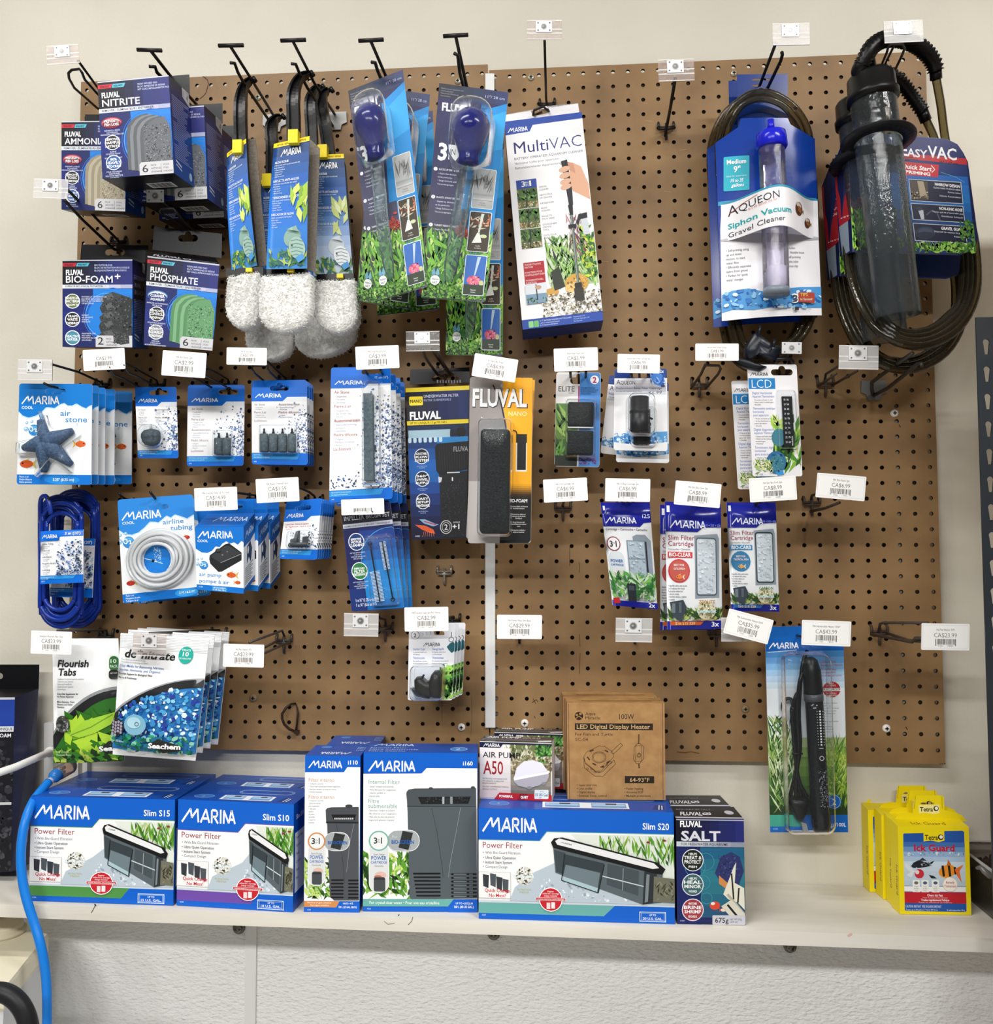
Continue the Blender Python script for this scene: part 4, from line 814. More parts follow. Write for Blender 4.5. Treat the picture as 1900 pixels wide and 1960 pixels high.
for y, R3, colr in ((1647, ('HELPS', 'TREAT &', 'PROTECT', 'FISH'), '#142014'), (1694, ('HELPS', 'HEAL', 'MINOR', 'WOUNDS'), '#3f6468'), (1742, ('HATCHES', 'BRINE', 'SHRIMP', 'EGGS'), '#a03844')):
    F.ell(1325.5, y, 21, 21.5, '#e8eaf0'); F.ell(1325.5, y, 19.4, 19.9, colr)
    for k, s_ in enumerate(R3): F.t(s_, 1325.5, y - 10 + k * 8.2, 4 if k in (0, 3) else 6.2, '#ffffff', (16, 34, 32, 16)[k], .02, 0, 'c')
F.rrect(1363, 1752, 1425.9, 1770.4, 2, '#c9c9d2'); F.t('675g', 1368, 1766, 9, '#22222c', 26, .01); F.t('NET WT 675g', 1397, 1761.5, 3.4, '#33343c', 22); F.t('(23.8 oz)', 1397, 1766, 3.2, '#33343c', 14); F.t('A7081', 1301, 1764, 2.6, '#c8c8d8')
T_ = topface(b, c, 131, 60); T_.rect(0, 0, 131, 60, M('#121218', GLOSS)); T_.t('FLUVAL', 12, 46, 16, '#e6e6ec', 44, .03, .4); T_.ell(66, 38, 9, 6, '#e6e6ec'); T_.ell(66, 38, 6, 3.6, '#121218'); T_.line([(58, 44), (74, 32)], 2.4, '#e6e6ec'); T_.t('AQUARIUM SALT', 10, 20, 7, '#8d8d98', 70); T_.ell(112, 30, 9, 10, '#c9c9d2'); T_.rect(0, 54, 131, 60, '#c8c9d2')
b.build('box_body', t_); dup(t_, V((-.008, .064, 0)), 'rear navy carton of aquarium salt, only its top showing', Matrix.Rotation(.03, 4, 'Z').to_euler())
# boxes standing on the widest carton
ZT = (cS20[0].z + cS20[1].z) / 2 + .0006
c = sbox((918.2, 1528.5), (1056.5, 1534.3), (918, 1418.5), .045, ZT, (1053.7, 1423))
t_ = thing('pump_carton', 'front white air pump carton with a red stripe, on the widest carton', 'carton', (c[2] + c[3] + c[6] + c[7]) / 4, 'air pump cartons')
b = MB(); b.hexa(c, {'*': M('#e6e2e0', GLOSS)}); F = Face(b, c[:4], [(918, 1418.5), (1053.7, 1423), (1056.5, 1534.3), (918.2, 1528.5)])
F.rect(918, 1418.5, 1056, 1534, M('#f2eeec', GLOSS)); F.grad(975, 1424, 1054.5, 1526, ['#5a6a40', '#b8b494', '#8a7a5c', '#9a9488', '#6a6664'], 10); F.blades(965, 1424, 1030, 1462, 70, ['#6d7a44', '#a8a878', '#dcd8c0', '#4c5a34'], (8, 22), (2, 5), 6, 1.2); F.blades(1024, 1424, 1054.6, 1462, 60, ['#2f6a2c', '#4c9240', '#6fae50', '#1e4420'], (6, 16), (3, 7), 8, 1.4)
F.specks(970, 1448, 1055, 1480, 160, ['#c9bfa0', '#8d8060', '#6a6048', '#e2dcc4'], (2, 4), 9); F.grad(918.2, 1430, 978, 1528, ['#f4f2f0', '#e6dfdc', '#d8c8c6'], 6)
F.poly([(918, 1419.5), (1054, 1424), (1054, 1426.5), (962, 1424), (957, 1431), (918, 1430)], '#16203f'); F.logo(925, 1429, 31, 7)
F.t('AIR PUMP', 924, 1449, 10.5, '#1e2026', 71, .008); F.t('A50', 925, 1481, 25, '#9a1822', 38, .01); F.para(['INCREASES OXYGENATION', 'TO CREATE A HEALTHY', 'ENVIRONMENT'], 924, 1491, 2.7, 4.6, '#33343a', 0, 'l', .95); F.para(['SOUND DAMPENING DESIGN', 'SINGLE OUTPUT'], 924, 1506.5, 2.7, 4.8, '#33343a', 0, 'l', .95)
F.poly([(983, 1490), (990, 1468), (1002, 1457), (1018, 1455), (1036, 1460), (1047, 1476), (1049, 1488), (1046, 1496), (1010, 1506), (990, 1502)], '#e9e8f2'); F.poly([(983, 1490), (1046, 1476), (1050, 1484), (1046, 1496), (1030, 1504), (1012, 1509), (992, 1504), (984, 1496)], '#b2aeb8'); F.poly([(983, 1489), (1049, 1476), (1049, 1481), (984, 1494)], '#f6f5fb'); F.ell(1013, 1508, 5, 3, '#8d8a94'); F.ell(1040, 1500, 4, 3, '#8d8a94')
F.poly([(946, 1529.6), (956, 1517), (1055.6, 1522), (1056.3, 1534), (946, 1529.8)], '#b5202c'); F.poly([(990, 1531.5), (996, 1519), (1010, 1519.8), (1004, 1532)], '#8a1822'); F.t('POWERFUL', 956, 1526, 4.4, '#ffffff', 26, .03); F.t('QUIET', 997, 1528, 4.4, '#ffffff', 14, .03)
F.rrect(1023, 1512, 1049.5, 1529.5, 2, '#dfe8ec'); F.t('UP TO', 1033, 1516.5, 2, '#33434c'); F.t('15 US Gal', 1025, 1523.5, 5, '#1e2c34', 23, .01); F.t('60 L', 1032, 1528, 2.6, '#33434c')
T_ = topface(b, c, 138, 60); T_.rect(0, 0, 138, 60, M('#3a3a3c', .2)); T_.rect(0, 30, 138, 48, '#77777a'); T_.t('AIR PUMP', 8, 22, 14, '#e4e4e6', 66, .03); T_.t('/A50', 78, 22, 14, '#b09890', 34, .01); T_.poly([(110, 44), (134, 34), (136, 48), (112, 54)], '#d8d8da')
for k in range(6): T_.rect(6, 30 + k * 4, 106, 31.2 + k * 4, '#2a2a2c')
b.build('box_body', t_); dup(t_, plane_hit(1078, 1510, V((0, 0, ZT)), (0, 0, 1)) - c[2] + V((0, .0, 0)), 'rear air pump carton, its green right edge showing')
c = sbox((1086, 1530.9), (1273.7, 1532), (1086, 1344.4), .052, ZT, (1266, 1346.7))
t_ = thing('heater_carton', 'front plain brown carton with black heater drawings on the widest carton', 'carton', (c[2] + c[3] + c[6] + c[7]) / 4, 'brown heater cartons')
KR = Mnoise('kraft_card', ['#9c7446', '#a77e4e', '#b08856'], 60, .6, .05, 200)
b = MB(); b.hexa(c, KR); F = Face(b, c[:4], [(1086, 1344.4), (1266, 1346.7), (1273.7, 1532), (1086, 1530.9)])
K = '#2a1f16'
for x in (1088.5, 1262): F.line([(x, 1346), (x + (7 if x > 1200 else 1.5), 1531)], .8, '#4a3446')
F.ell(1108, 1370, 8, 8, K); F.ell(1104, 1368, 2.4, 2, '#a77e4e'); F.ell(1111, 1366, 2.6, 2.2, '#a77e4e'); F.line([(1102, 1375), (1108, 1370), (1114, 1375)], 1.6, '#a77e4e')
F.t('Aqua', 1120, 1368.5, 5.6, K, 19); F.t('Miracle', 1120, 1376.5, 5.6, K, 28); F.t('100W', 1183, 1377, 10, '#1c1826', 28, .0)
F.rect(1100.5, 1384, 1246, 1398.5, K); F.t('LED Digital Display Heater', 1104, 1394.5, 8, '#c9a878', 138, .01)
F.t('For Fish and Turtle', 1101, 1408, 5.6, K, 71); F.t('SC-04', 1101, 1418, 5.6, K, 24)
def outl(pts, w=.8): F.line(pts + pts[:1], w, '#3c2c1c')
outl([(1117, 1449), (1122, 1440), (1146, 1428), (1156, 1429), (1172, 1440), (1173, 1450), (1150, 1476), (1140, 1477), (1120, 1460)]); outl([(1117, 1449), (1120, 1462), (1141, 1479), (1152, 1478), (1174, 1455), (1177, 1463), (1154, 1486), (1138, 1486), (1118, 1470)], .8)
F.ring(1146, 1450, 13.5, .8, '#3c2c1c', 24, 11); F.ring(1146, 1450, 11, .5, '#5c4630', 24, 9)
for q in ((1132, 1437, 8, -.4), (1126, 1452, 8, .9), (1137, 1463, 8, .5), (1152, 1468, 7, -.3), (1163, 1459, 7, -.7), (1160, 1438, 7, .5)): F.line([(q[0] - q[2] / 2 * math.cos(q[3]), q[1] - q[2] / 2 * math.sin(q[3])), (q[0] + q[2] / 2 * math.cos(q[3]), q[1] + q[2] / 2 * math.sin(q[3]))], 2.2, '#3c2c1c')
for k in range(7): F.ring(1124 + k * 7.4, 1472 + (6 if k in (2, 3) else 0) - (4 * max(0, k - 3)), 2.2, .6, '#3c2c1c', 10)
outl([(1168, 1440), (1186, 1423), (1190, 1427), (1173, 1444)]); F.line([(1220, 1406), (1220, 1424)], 2.6, '#5a4630')
outl([(1217, 1424), (1223, 1424), (1230, 1431), (1229, 1454), (1223, 1462), (1216, 1462), (1211, 1454), (1212, 1431)]); outl([(1215, 1428), (1225, 1428), (1226, 1458), (1214, 1458)], .5); F.ring(1221, 1446, 4, .9, '#3c2c1c'); F.line([(1221, 1441), (1221, 1446)], 1, '#3c2c1c'); F.line([(1221, 1462), (1222, 1471)], 3, '#5a4630')
F.rect(1195, 1486, 1251, 1500, K); F.t('64-93\u00b0F', 1223, 1497, 7.4, '#c9a878', 37, .01, 0, 'c')
F.para(['\u2022 Super mini size', '\u2022 Low profile', '\u2022 Digital display', '\u2022 External Temp. control'], 1104, 1505, 4, 6.8, K, .008, 'l', .95); F.para(['\u2022 Faster heating', '\u2022 Accuracy 0.5F', '\u2022 Multiple protections'], 1195, 1512, 4, 6.8, K, .008, 'l', .95)
T_ = topface(b, c, 180, 60)
for k in range(4): T_.rect(28, 30 + k * 4, 160, 31.4 + k * 4, '#7a5a34')
b.build('box_body', t_); dup(t_, V((-.006, .054, .001)), 'rear plain brown carton, its closed flap just showing')
# yellow medicine cartons with hang tabs
YEL = M('#f2dc14', .4)
c = sbox((1722, 1750.4), (1858.6, 1752), (1722, 1582.4), .027, None, (1858.6, 1582.4))
lab = ['frontmost yellow medicine carton with the full front panel in view', 'second yellow medicine carton from the front', 'middle yellow medicine carton, third from the front', 'second yellow medicine carton from the wall', 'rearmost yellow medicine carton against the wall']
t_ = thing('medicine_carton', lab[0], 'carton', (c[2] + c[3] + c[6] + c[7]) / 4, 'yellow medicine cartons')
b = MB(); sl = V((0, .020, .0)); up = V((0, 0, .004)); cc = list(c)
cc[4] = c[4] + up; cc[5] = c[5] + up; b.hexa(cc, YEL, ()); F = Face(b, c[:4], [(1722, 1582.4), (1858.6, 1582.4), (1858.6, 1752), (1722, 1750.4)])
F.poly([(1732, 1597), (1734, 1596), (1771, 1594.8), (1771, 1608), (1811, 1607), (1811, 1590.6), (1846, 1589.4), (1849.5, 1592), (1849.5, 1744), (1846, 1746.5), (1734, 1744), (1731.6, 1741)], '#2457a8')
F.grad(1731.6, 1612, 1849.6, 1697, ['#2f62b0', '#8fb0d8', '#cfe0ea', '#c4d6e2', '#b8ccd8'], 9); F.rect(1731.6, 1697, 1849.6, 1708, '#f4f4f0')
F.specks(1733, 1631, 1848, 1638, 40, ['#7f9eb4', '#e8f2f6'], (1, 3), 4)
F.poly([(1771, 1592), (1811, 1591), (1811, 1609), (1800, 1612), (1785, 1609), (1771, 1611)], YEL); F.t('Tetra', 1773.5, 1607.5, 9, '#17181c', 25, .02); F.ell(1804, 1602.5, 5.4, 5.4, '#17181c'); F.ell(1804.6, 1602, 3.4, 3.4, '#f6f4e4')
F.t('Ick Guard', 1752, 1629, 12, '#c8182c', 78, .03)
F.poly([(1748, 1653), (1760, 1647), (1778, 1652), (1791, 1648), (1782, 1658), (1770, 1661), (1758, 1662)], '#23262a'); F.poly([(1760, 1648), (1768, 1642), (1776, 1648)], '#3a3e42'); F.specks(1764, 1648, 1786, 1658, 24, ['#c9ced0', '#6d7478'], (.8, 1.8), 2); F.ell(1752, 1658, 6, 4, '#2a2d31')
F.ell(1761, 1673, 9, 9, '#c8303a'); F.ell(1757, 1670, 4, 4, '#f0d8d4'); F.poly([(1752, 1668), (1736, 1652), (1734, 1660), (1744, 1670), (1736, 1676), (1746, 1680)], '#dfe4e6'); F.poly([(1779, 1675), (1788, 1677), (1795, 1682), (1784, 1682)], '#202428')
F.ell(1815, 1668, 17, 12, '#e8922a', 20, -.3)
for x in (1806, 1818, 1829): F.line([(x, 1657 if x < 1825 else 1660), (x + 2, 1678 if x < 1825 else 1674)], 4.5, '#1e1a18')
F.poly([(1829, 1664), (1846, 1655), (1838, 1668), (1842, 1690), (1833, 1676)], '#e8702a'); F.poly([(1814, 1657), (1817, 1645), (1823, 1656)], '#c9682a')
for x in (1747.5, 1764.5, 1784.5): F.rrect(x, 1685, x + 14, 1711, 2, '#f2f2ec'); F.ell(x + 7, 1690.5, 4, 3, '#4a5a7a' if x > 1760 else '#6a6a66'); F.para(['Treats', 'Ick Fast', 'Fresh'], x + 7, 1698.5, 2, 4, '#44484c', 0, 'c', .9)
F.ell(1819.5, 1693, 14.5, 14.5, '#e0c9a8'); F.ell(1819.5, 1693, 13.4, 13.4, '#f6f0e6'); F.t('Remedy', 1819.5, 1691.5, 4.6, '#b02838', 16, .01, 0, 'c'); F.t('Traitement', 1819.5, 1698.5, 4.6, '#b02838', 23, .01, 0, 'c')
F.rect(1731.6, 1708, 1849.6, 1730, '#c01f2c'); F.t('Clears Ick Fast', 1790, 1716, 4, '#ffffff', 30, .015, 0, 'c'); F.t('Treats ick and secondary infections', 1790, 1719.5, 2, '#f6d8d8', 48, 0, 0, 'c'); F.t("Traite rapidement l'ichtyo", 1790, 1725, 4, '#ffffff', 54, .015, 0, 'c'); F.t('Traite les infections secondaires', 1790, 1728.5, 2, '#f6d8d8', 64, 0, 0, 'c')
F.rect(1731.6, 1730, 1849.6, 1744.6, '#2457a8'); F.t('CAUTION: IRRITANT  MISE EN GARDE: IRRITANT', 1733.5, 1737.5, 4.6, '#e6eefa', 68); F.t('Treats up to 80 gallons / Traite 303 litres', 1733.5, 1743, 2.8, '#e6eefa', 61); F.t('8 tablets/pastilles 20 g', 1846, 1744, 2.8, '#e6eefa', 34, 0, 0, 'r')
L_ = leftface(b, c, 40, 170); L_.t('Ick Guard', 25, 78, 9, '#a8791c', 58, .015, 0, 'l', math.pi / 2)
S_ = lface(b, [cc[4], cc[5], cc[1], cc[0]], 137, 40); S_.t('Ick Guard', 32, 30, 13, '#9a741c', 66, .01)
b.build('box_body', t_)
b = MB(); bk = V((0, .027, 0)); A = lambda x, y: plane_hit(x, y, c[7], (c[2] - c[3]).cross(V((0, 0, 1)))) 
q = [(1747, 1522.5), (1806, 1522.5), (1806, 1572), (1747, 1572)]; F = Face(b, [A(*p) for p in q], q)
ho = [(1761, 1538), (1765, 1535), (1772, 1536), (1776, 1532.5), (1783, 1535), (1788, 1538), (1786, 1539.5), (1763, 1539.5)]
sheet(F, [(1749.5, 1525), (1752, 1522.5), (1803, 1522.5), (1806, 1525), (1807.5, 1551), (1822, 1553), (1840, 1560), (1850, 1572), (1708, 1572), (1718, 1560), (1733, 1555), (1746.5, 1556)], .0006, YEL, None, [ho])
F.poly([(1758, 1541), (1797.5, 1540), (1797.5, 1556), (1785, 1558.5), (1772, 1555.5), (1758, 1556.5)], '#f7ee9a'); F.t('Tetra', 1760, 1553, 8, '#17181c', 25, .02); F.ell(1791, 1547.5, 5, 5, '#17181c'); F.ell(1791.6, 1547, 3.2, 3.2, '#f6f4e4')
F.line([(1752, 1523), (1749, 1548)], .7, '#8a7a10'); F.line([(1802, 1523), (1803, 1548)], .7, '#8a7a10')
b.build('hang_tab', t_)
fx = [onshelf(1710, 1736), onshelf(1692.8, 1724.7), onshelf(1667, 1711), onshelf(1680, 1702)]
for k, p in enumerate(fx):
    d = p - c[3]; d.y = max(d.y, .029 * (k + 1)); d.y = min(d.y, .029 * (k + 1) + .001); 
    dup(t_, V((d.x, d.y, ZB * d.x)), lab[k + 1])
# ================================================================== goods hanging on the board
def smooth(P, n=5, closed=False):
    P = [V(p) for p in P]; out = []; N = len(P)
    for i in range(N if closed else N - 1):
        g = (lambda k: P[k % N]) if closed else (lambda k: P[min(max(k, 0), N - 1)])
        a, b_, c_, d_ = g(i - 1), g(i), g(i + 1), g(i + 2)
        for k in range(n):
            t = k / n; out.append(0.5 * ((2 * b_) + (c_ - a) * t + (2 * a - 5 * b_ + 4 * c_ - d_) * t * t + (3 * b_ - a - 3 * c_ + d_) * t ** 3))
    return out if closed else out + [P[-1]]
def over(F, mb=None): return Face(mb or MB(), F.P, F.ref, F.bend, F.cuts)
def lump(F, pts, h, mat, prof=((1, 0), (1, .45), (.9, .78), (.7, .94), (.35, 1)), z0=.0004):
    """rounded solid standing h proud of the card"""
    cx = sum(p[0] for p in pts) / len(pts); cy = sum(p[1] for p in pts) / len(pts); n = len(pts); vs = []; fs = []
    for s_, k in prof: vs += [F.xy(cx + (x - cx) * s_, cy + (y - cy) * s_, z0 + h * k) for x, y in pts]
    m = len(prof)
    for r in range(m - 1): fs += [(r * n + k, r * n + (k + 1) % n, (r + 1) * n + (k + 1) % n, (r + 1) * n + k) for k in range(n)]
    fs.append(tuple((m - 1) * n + k for k in range(n))); F.mb.add(vs, fs, mat, True)
def blister(F, x0, y0, x1, y1, h, root, r=6, mat=None, name='blister', pts=None):
    G = over(F); P = pts or rr(x0, y0, x1, y1, r, 5)
    lump(G, P, h, mat or BLISTER, ((1.06, 0), (1, .02), (.985, .7), (.95, .93), (.88, 1), (.4, 1.0)), .0006); return G.mb.build(name, root)
def rod(F, x0, y0, x1, y1, r, mat, z, n=10, root=None, name=None):
    G = F if name is None else over(F); G.mb.tube([F.xy(x0, y0, z), F.xy(x1, y1, z)], r, mat, n)
    if name: return G.mb.build(name, root)
def pxm(F):
    """metres per print unit on this face"""
    return (F.P[1] - F.P[0]).length / F.W
GR_ = {}
def card(name, label, cat, group, quad, d, fn, r=6, hole=None, thick=.0007, base=WHT, bend=None, part='backing_card', ref=None, rough=GLOSS):
    b = MB(); F = pface(b, quad, d, bend)
    if ref: F = Face(b, F.P, [(0, 0), (ref[0], 0), ref, (0, ref[1])], bend)
    t_ = thing(name, label, cat, (F.P[2] + F.P[3]) / 2, group)
    q = F.ref
    if ref: pts = rr(0, 0, ref[0], ref[1], r, 4)
    else:
        pts = [q[0], q[1], q[2], q[3]]
        if r:
            pts = []
            for i in range(4):
                a, c, e = V((*q[i - 1], 0)), V((*q[i], 0)), V((*q[(i + 1) % 4], 0)); u, w_ = (a - c).normalized() * r, (e - c).normalized() * r
                for k in range(5):
                    t = k / 4; p = (c + u) * (1 - t) ** 2 + c * 2 * t * (1 - t) + (c + w_) * t * t; pts.append((p.x, p.y))
    F.outline = pts
    holes = [slot(*h) for h in (hole if isinstance(hole, list) else [hole])] if hole else ()
    sheet(F, pts, thick, M(base, rough), M('#e9e6df', .6), holes)
    F.holes = holes
    fn(F); b.build(part, t_); return t_, F
def fill(F, col, y0=None, y1=None):
    """colour the whole card or a band of it, keeping its rounded outline and its hang hole"""
    P = F.outline
    if y0 is not None or y1 is not None:
        def clip(P, f):
            out = []
            for a, c in zip(P, P[1:] + P[:1]):
                fa, fc = f(a), f(c)
                if fa >= 0: out.append(a)
                if (fa >= 0) != (fc >= 0): t = fa / (fa - fc); out.append((a[0] + (c[0] - a[0]) * t, a[1] + (c[1] - a[1]) * t))
            return out
        if y0 is not None: P = clip(P, lambda p: p[1] - y0)
        if y1 is not None: P = clip(P, lambda p: y1 - p[1])
    hs = [h for h in F.holes if (y1 is None or max(p[1] for p in h) < y1) and (y0 is None or min(p[1] for p in h) > y0)]
    F.poly(P, M(col, GLOSS), [list(reversed(h)) for h in hs])
def moved(t_, p1, d1, p2, d2, label, roll=0.0, pivot=None, yaw=0.0):
    D = at(*p2, d2) - at(*p1, d1)
    R = Matrix.Rotation(roll, 3, 'Y') @ Matrix.Rotation(yaw, 3, 'Z')
    return dup(t_, D, label, R.to_euler(), None, pivot if pivot is not None else at(*p1, d1))
# ------------------------------------------------------------------ navy filter pad cartons
def pads(F, x0, y0, x1, y1, cols, n=6):
    w_ = (x1 - x0) * .62; st = (x1 - x0 - w_) / (n - 1)
    for k in range(n):
        a = x0 + k * st; t = y0 + k * (y1 - y0) * .016 + 2; c = cols[0] if k == n - 1 else cols[1 + k % 2]
        F.poly([(a, y1 - 6 + k), (a, t + 26), (a + 2, t + 14), (a + 9, t + 5), (a + 18, t), (a + w_ * .8, t - 2), (a + w_, t + 2 + 14), (a + w_, y1 + k * .5), (a, y1 - 3 + k)], c)
    F.specks(x0 + (n - 1) * st + 1, y0 + 16, x1 - 1, y1 - 2, 420, cols[2:], (.5, 1.3), 8)
def fluval_front(F, name, sub, padc, badges, tw, kind='pads', num='6', h=139):
    F.rect(0, 0, 100, h, M('#1a2158', GLOSS)); F.grad(0, 1, 100, h * .285, ['#0c0d16', '#11142c', '#232a6c', '#262e78'], 8, True); F.rect(0, 0, 100, 1.6, '#c9ccd6')
    F.poly([(0, h * .035), (21, h * .035), (18.5, h * .075), (0, h * .075)], '#c9283c'); F.poly([(21.5, h * .035), (39, h * .035), (36.5, h * .075), (19.5, h * .075)], '#58b8d0')
    F.t('306/307', 3, h * .066, 2.6, '#3a0a14', 13, .02); F.t('406/407', 22, h * .066, 2.6, '#0a2a40', 13, .02)
    y = h * .05
    F.para(['RESIN INFUSED PAD', 'BLOC IMPR\u00c9GN\u00c9 DE R\u00c9SINE', 'MIT HARZ IMPR\u00c4GNIERTES PAD'] if kind == 'pads' else ['BIO FILTER BLOCK', 'BLOC DE FILTRATION BIOLOGIQUE', 'BLOQUE FILTRANTE BIOL\u00d3GICO'], 56 if kind == 'pads' else 46, y + 2.6, 2.4, 3.9, '#c3c8e6', .01, 'l', .88)
    F.t('FLUVAL', 5, h * .172, 7.2, '#ffffff', 25, .035); F.t(name, 5, h * .262, 9.6, '#e9eaf2', tw, .012)
    if kind != 'pads': F.rect(75, h * .185, 83, h * .198, '#ffffff'); F.rect(78.3, h * .163, 79.8, h * .222, '#ffffff')
    F.grad(0, h * .285, 100, h * .328, ['#e6e7ee', '#d4d6e2', '#a2a6c8'], 6, True); F.t(sub, 4, h * .316, 2.9, '#2a2c44', 73 if kind == 'pads' else 54, .012)
    F.grad(0, h * .328, 100, h, ['#1b2260', '#1c2c78', '#1a2260'], 5)
    F.ell(72, h * .64, 40, h * .32, '#1456b4'); F.grad(44, h * .335, 100, h * .5, ['#1d86dc', '#1b74cc'], 3); F.ell(70, h * .66, 34, h * .27, '#1a7ad2')
    F.ring(64, h * .64, 31, .9, '#58aef0', 30, h * .26); F.ring(66, h * .64, 36, .6, '#3a8ade', 30, h * .30)
    if kind == 'pads': pads(F, 37, h * .37, 99, h * .955, padc)
    else:
        for k in range(5):
            yy = h * (.40 + k * .105); F.poly([(62 - (k % 2) * 4 - k, yy), (72, yy - 4), (84, yy), (100, yy + 6), (99, yy + 20), (78, yy + 22), (58 - k, yy + 14), (54 - k * .5, yy + 6)], ['#3c3f40', '#323536'][k % 2]); F.poly([(62 - k, yy + 1), (70, yy - 2), (74, yy + 4), (64, yy + 8)], '#585c5d')
        F.poly([(84, h * .41), (100, h * .46), (97, h * .80), (86, h * .84)], '#2c2f30'); F.specks(56, h * .42, 99, h * .84, 200, ['#1f2122', '#606465', '#4a4d4e'], (.6, 1.5), 4)
    for k, (rows, c, txt) in enumerate(badges):
        y = h * (.435 + k * .205) if kind == 'pads' else h * (.475 + k * .21)
        x = 17 if kind == 'pads' else 14.5
        if k == 0 and kind == 'pads': F.ell(x, y, 14.5, 8, c); F.ell(x, y + .5, 13, 6.8, '#e8eef4' if c == '#3a7ab4' else '#d8a0a8'); F.ell(x, y + 1.6, 13, 5.8, '#2c3c78' if c == '#3a7ab4' else '#7a2030')
        else: F.ell(x, y, 10.8, 10.8, '#f0f1f6'); F.ell(x, y, 9.6, 9.6, c)
        for j, s_ in enumerate(rows): F.t(s_, x, y - 3 + j * 5 if len(rows) == 3 else y - .5 + j * 5, 3.2 if j != 1 else 3.8, '#ffffff', min(20, 3.0 * len(s_)), .02, 0, 'c')
        if kind == 'pads': F.para(txt, x, y + (12 if k == 0 else 14), 1.9, 2.9, '#d6daf0', .01, 'c', .9)
        else: F.para(txt, 28, y - 5, 2.0, 3.1, '#d6daf0', .01, 'l', .9)
    F.poly([(53 if kind == 'pads' else 48, h), (53 if kind == 'pads' else 48, h * .89), (56 if kind == 'pads' else 51, h * .868), (100, h * .868), (100, h)], M('#c9c9cc', .35)); x = 57 if kind == 'pads' else 51
    F.t(num, x, h * .972, 10.5, '#1c1c22', 8, .0); F.para(['PACK', 'ARTICLES', 'UNIDADES'], x + 12, h * .913, 2.3, 4.6, '#44444c', 0, 'l', .95)
    if kind == 'pads': F.rect(83, h * .89, 83.4, h * .98, '#77777c'); F.para(['ST\u00dcCK', 'ST\u00dcKS', 'UNIDADES'], 86, h * .913, 2.3, 4.6, '#44444c', 0, 'l', .8)
    else: F.poly([(73, h * .86), (82, h * .83), (95, h * .845), (96, h * .955), (84, h * .97), (74, h * .94)], '#3a3d3e'); F.specks(73, h * .84, 95, h * .96, 60, ['#1f2122', '#6a6e6f'], (.6, 1.4), 4)
def fluval_side(S):
    S.rect(0, 0, 100, 139, M('#1c2a70', GLOSS)); S.grad(0, 0, 100, 22, ['#16183a', '#1e2a68'], 3); S.grad(0, 70, 100, 139, ['#1c3a86', '#1a4a9e'], 4)
    S.poly([(64, 0), (100, 0), (100, 22), (64, 14)], '#c3c5cc'); S.t('4', 84, 15, 9, '#55575e', 9); S.para(['Pads', 'Pack', 'Set'], 68, 6, 2.4, 3.6, '#77797f')
    R = random.Random(2)
    for k in range(34):
        y = 24 + k * 2.7; S.rect(9 if k not in (12, 13, 24, 25) else 30, y, R.uniform(62, 96), y + .9, '#8f98c4')
    S.poly([(12, 116), (40, 121), (40, 124), (12, 119)], '#c4cade'); S.poly([(12, 122), (40, 127), (40, 129), (12, 124)], '#c4cade'); S.ell(84, 128, 7, 6, '#a9c4e4')
def tabbox(name, label, group, Q, df, bBR, db, fn, side, h=139, tabpx=None, hole=None, tabcol='#0e0e12'):
    f = [at(*p, df) for p in Q]; vec = at(*bBR, db) - f[2]; k = [p + vec for p in f]
    t_ = thing(name, label, 'carton', (f[2] + f[3] + k[2] + k[3]) / 4, group)
    b = MB(); b.hexa(f + k, {'*': M('#14141a', .35)}); F = lface(b, f, 100, h); fn(F)
    S = rightface(b, f + k, 100, 139); side(S)
    B = lface(b, [f[3], f[2], k[2], k[3]], 100, 50); B.rect(44, 26, 80, 44, '#d6d6d6')
    for i in range(14): B.rect(47 + i * 2.2, 28, 48 + i * 2.2 + (i % 3) * .4, 42, '#22222a')
    T_ = topface(b, f + k, 100, 50); T_.rect(0, 0, 100, 50, M('#17171c', .3)); T_.t('FLUVAL', 8, 40, 12, '#e9e9ee', 40, .03, .3); T_.ell(56, 36, 6, 5, '#e9e9ee'); T_.ell(56, 36, 4, 3, '#17171c'); T_.t('fluvalaquatics.com', 64, 40, 5, '#a9a9b0', 34); T_.rect(0, 47, 100, 50, '#c9c9ce')
    b.build('box_body', t_)
    if tabpx:
        b = MB(); P = [V((0, 0, 0))] * 4; dd = -(k[0].y) - .0006; q = [tabpx[0], tabpx[1], tabpx[2], tabpx[3]]
        F = pface(b, q, dd); sheet(F, q, .0007, M(tabcol, .28), None, [slot(*hole)] if hole else ()); b.build('hang_tab', t_)
    return t_, f, k
BN = [(('PREVENTS', 'FISH LOSS'), '#b02c40', ['PR\u00c9VIENT LA PERTE', 'DE POISSONS', 'VERHINDERT FISCHVERLUSTE']), (('REMOVES', 'HARMFUL', 'NITRITE'), '#17181c', ['\u00c9LIMINE', 'LE NITRITE NOCIF', 'BESEITIGT', 'SCH\u00c4DLICHES NITRIT']), (('80%', 'HEAVILY', 'STOCKED'), '#2a5a9a', ['POUR AQUARIUMS', 'TR\u00c8S PEUPL\u00c9S', 'F\u00dcR STARK BESETZTE', 'AQUARIEN'])]
BA = [BN[0], (('REMOVES', 'TOXIC', 'AMMONIA'), '#17181c', ['\u00c9LIMINE', "L'AMMONIAC", 'TOXIQUE']), (('HEALTHY', 'WATER', 'DAILY'), '#2a5a9a', ['POUR DES', 'POISSONS SAINS'])]
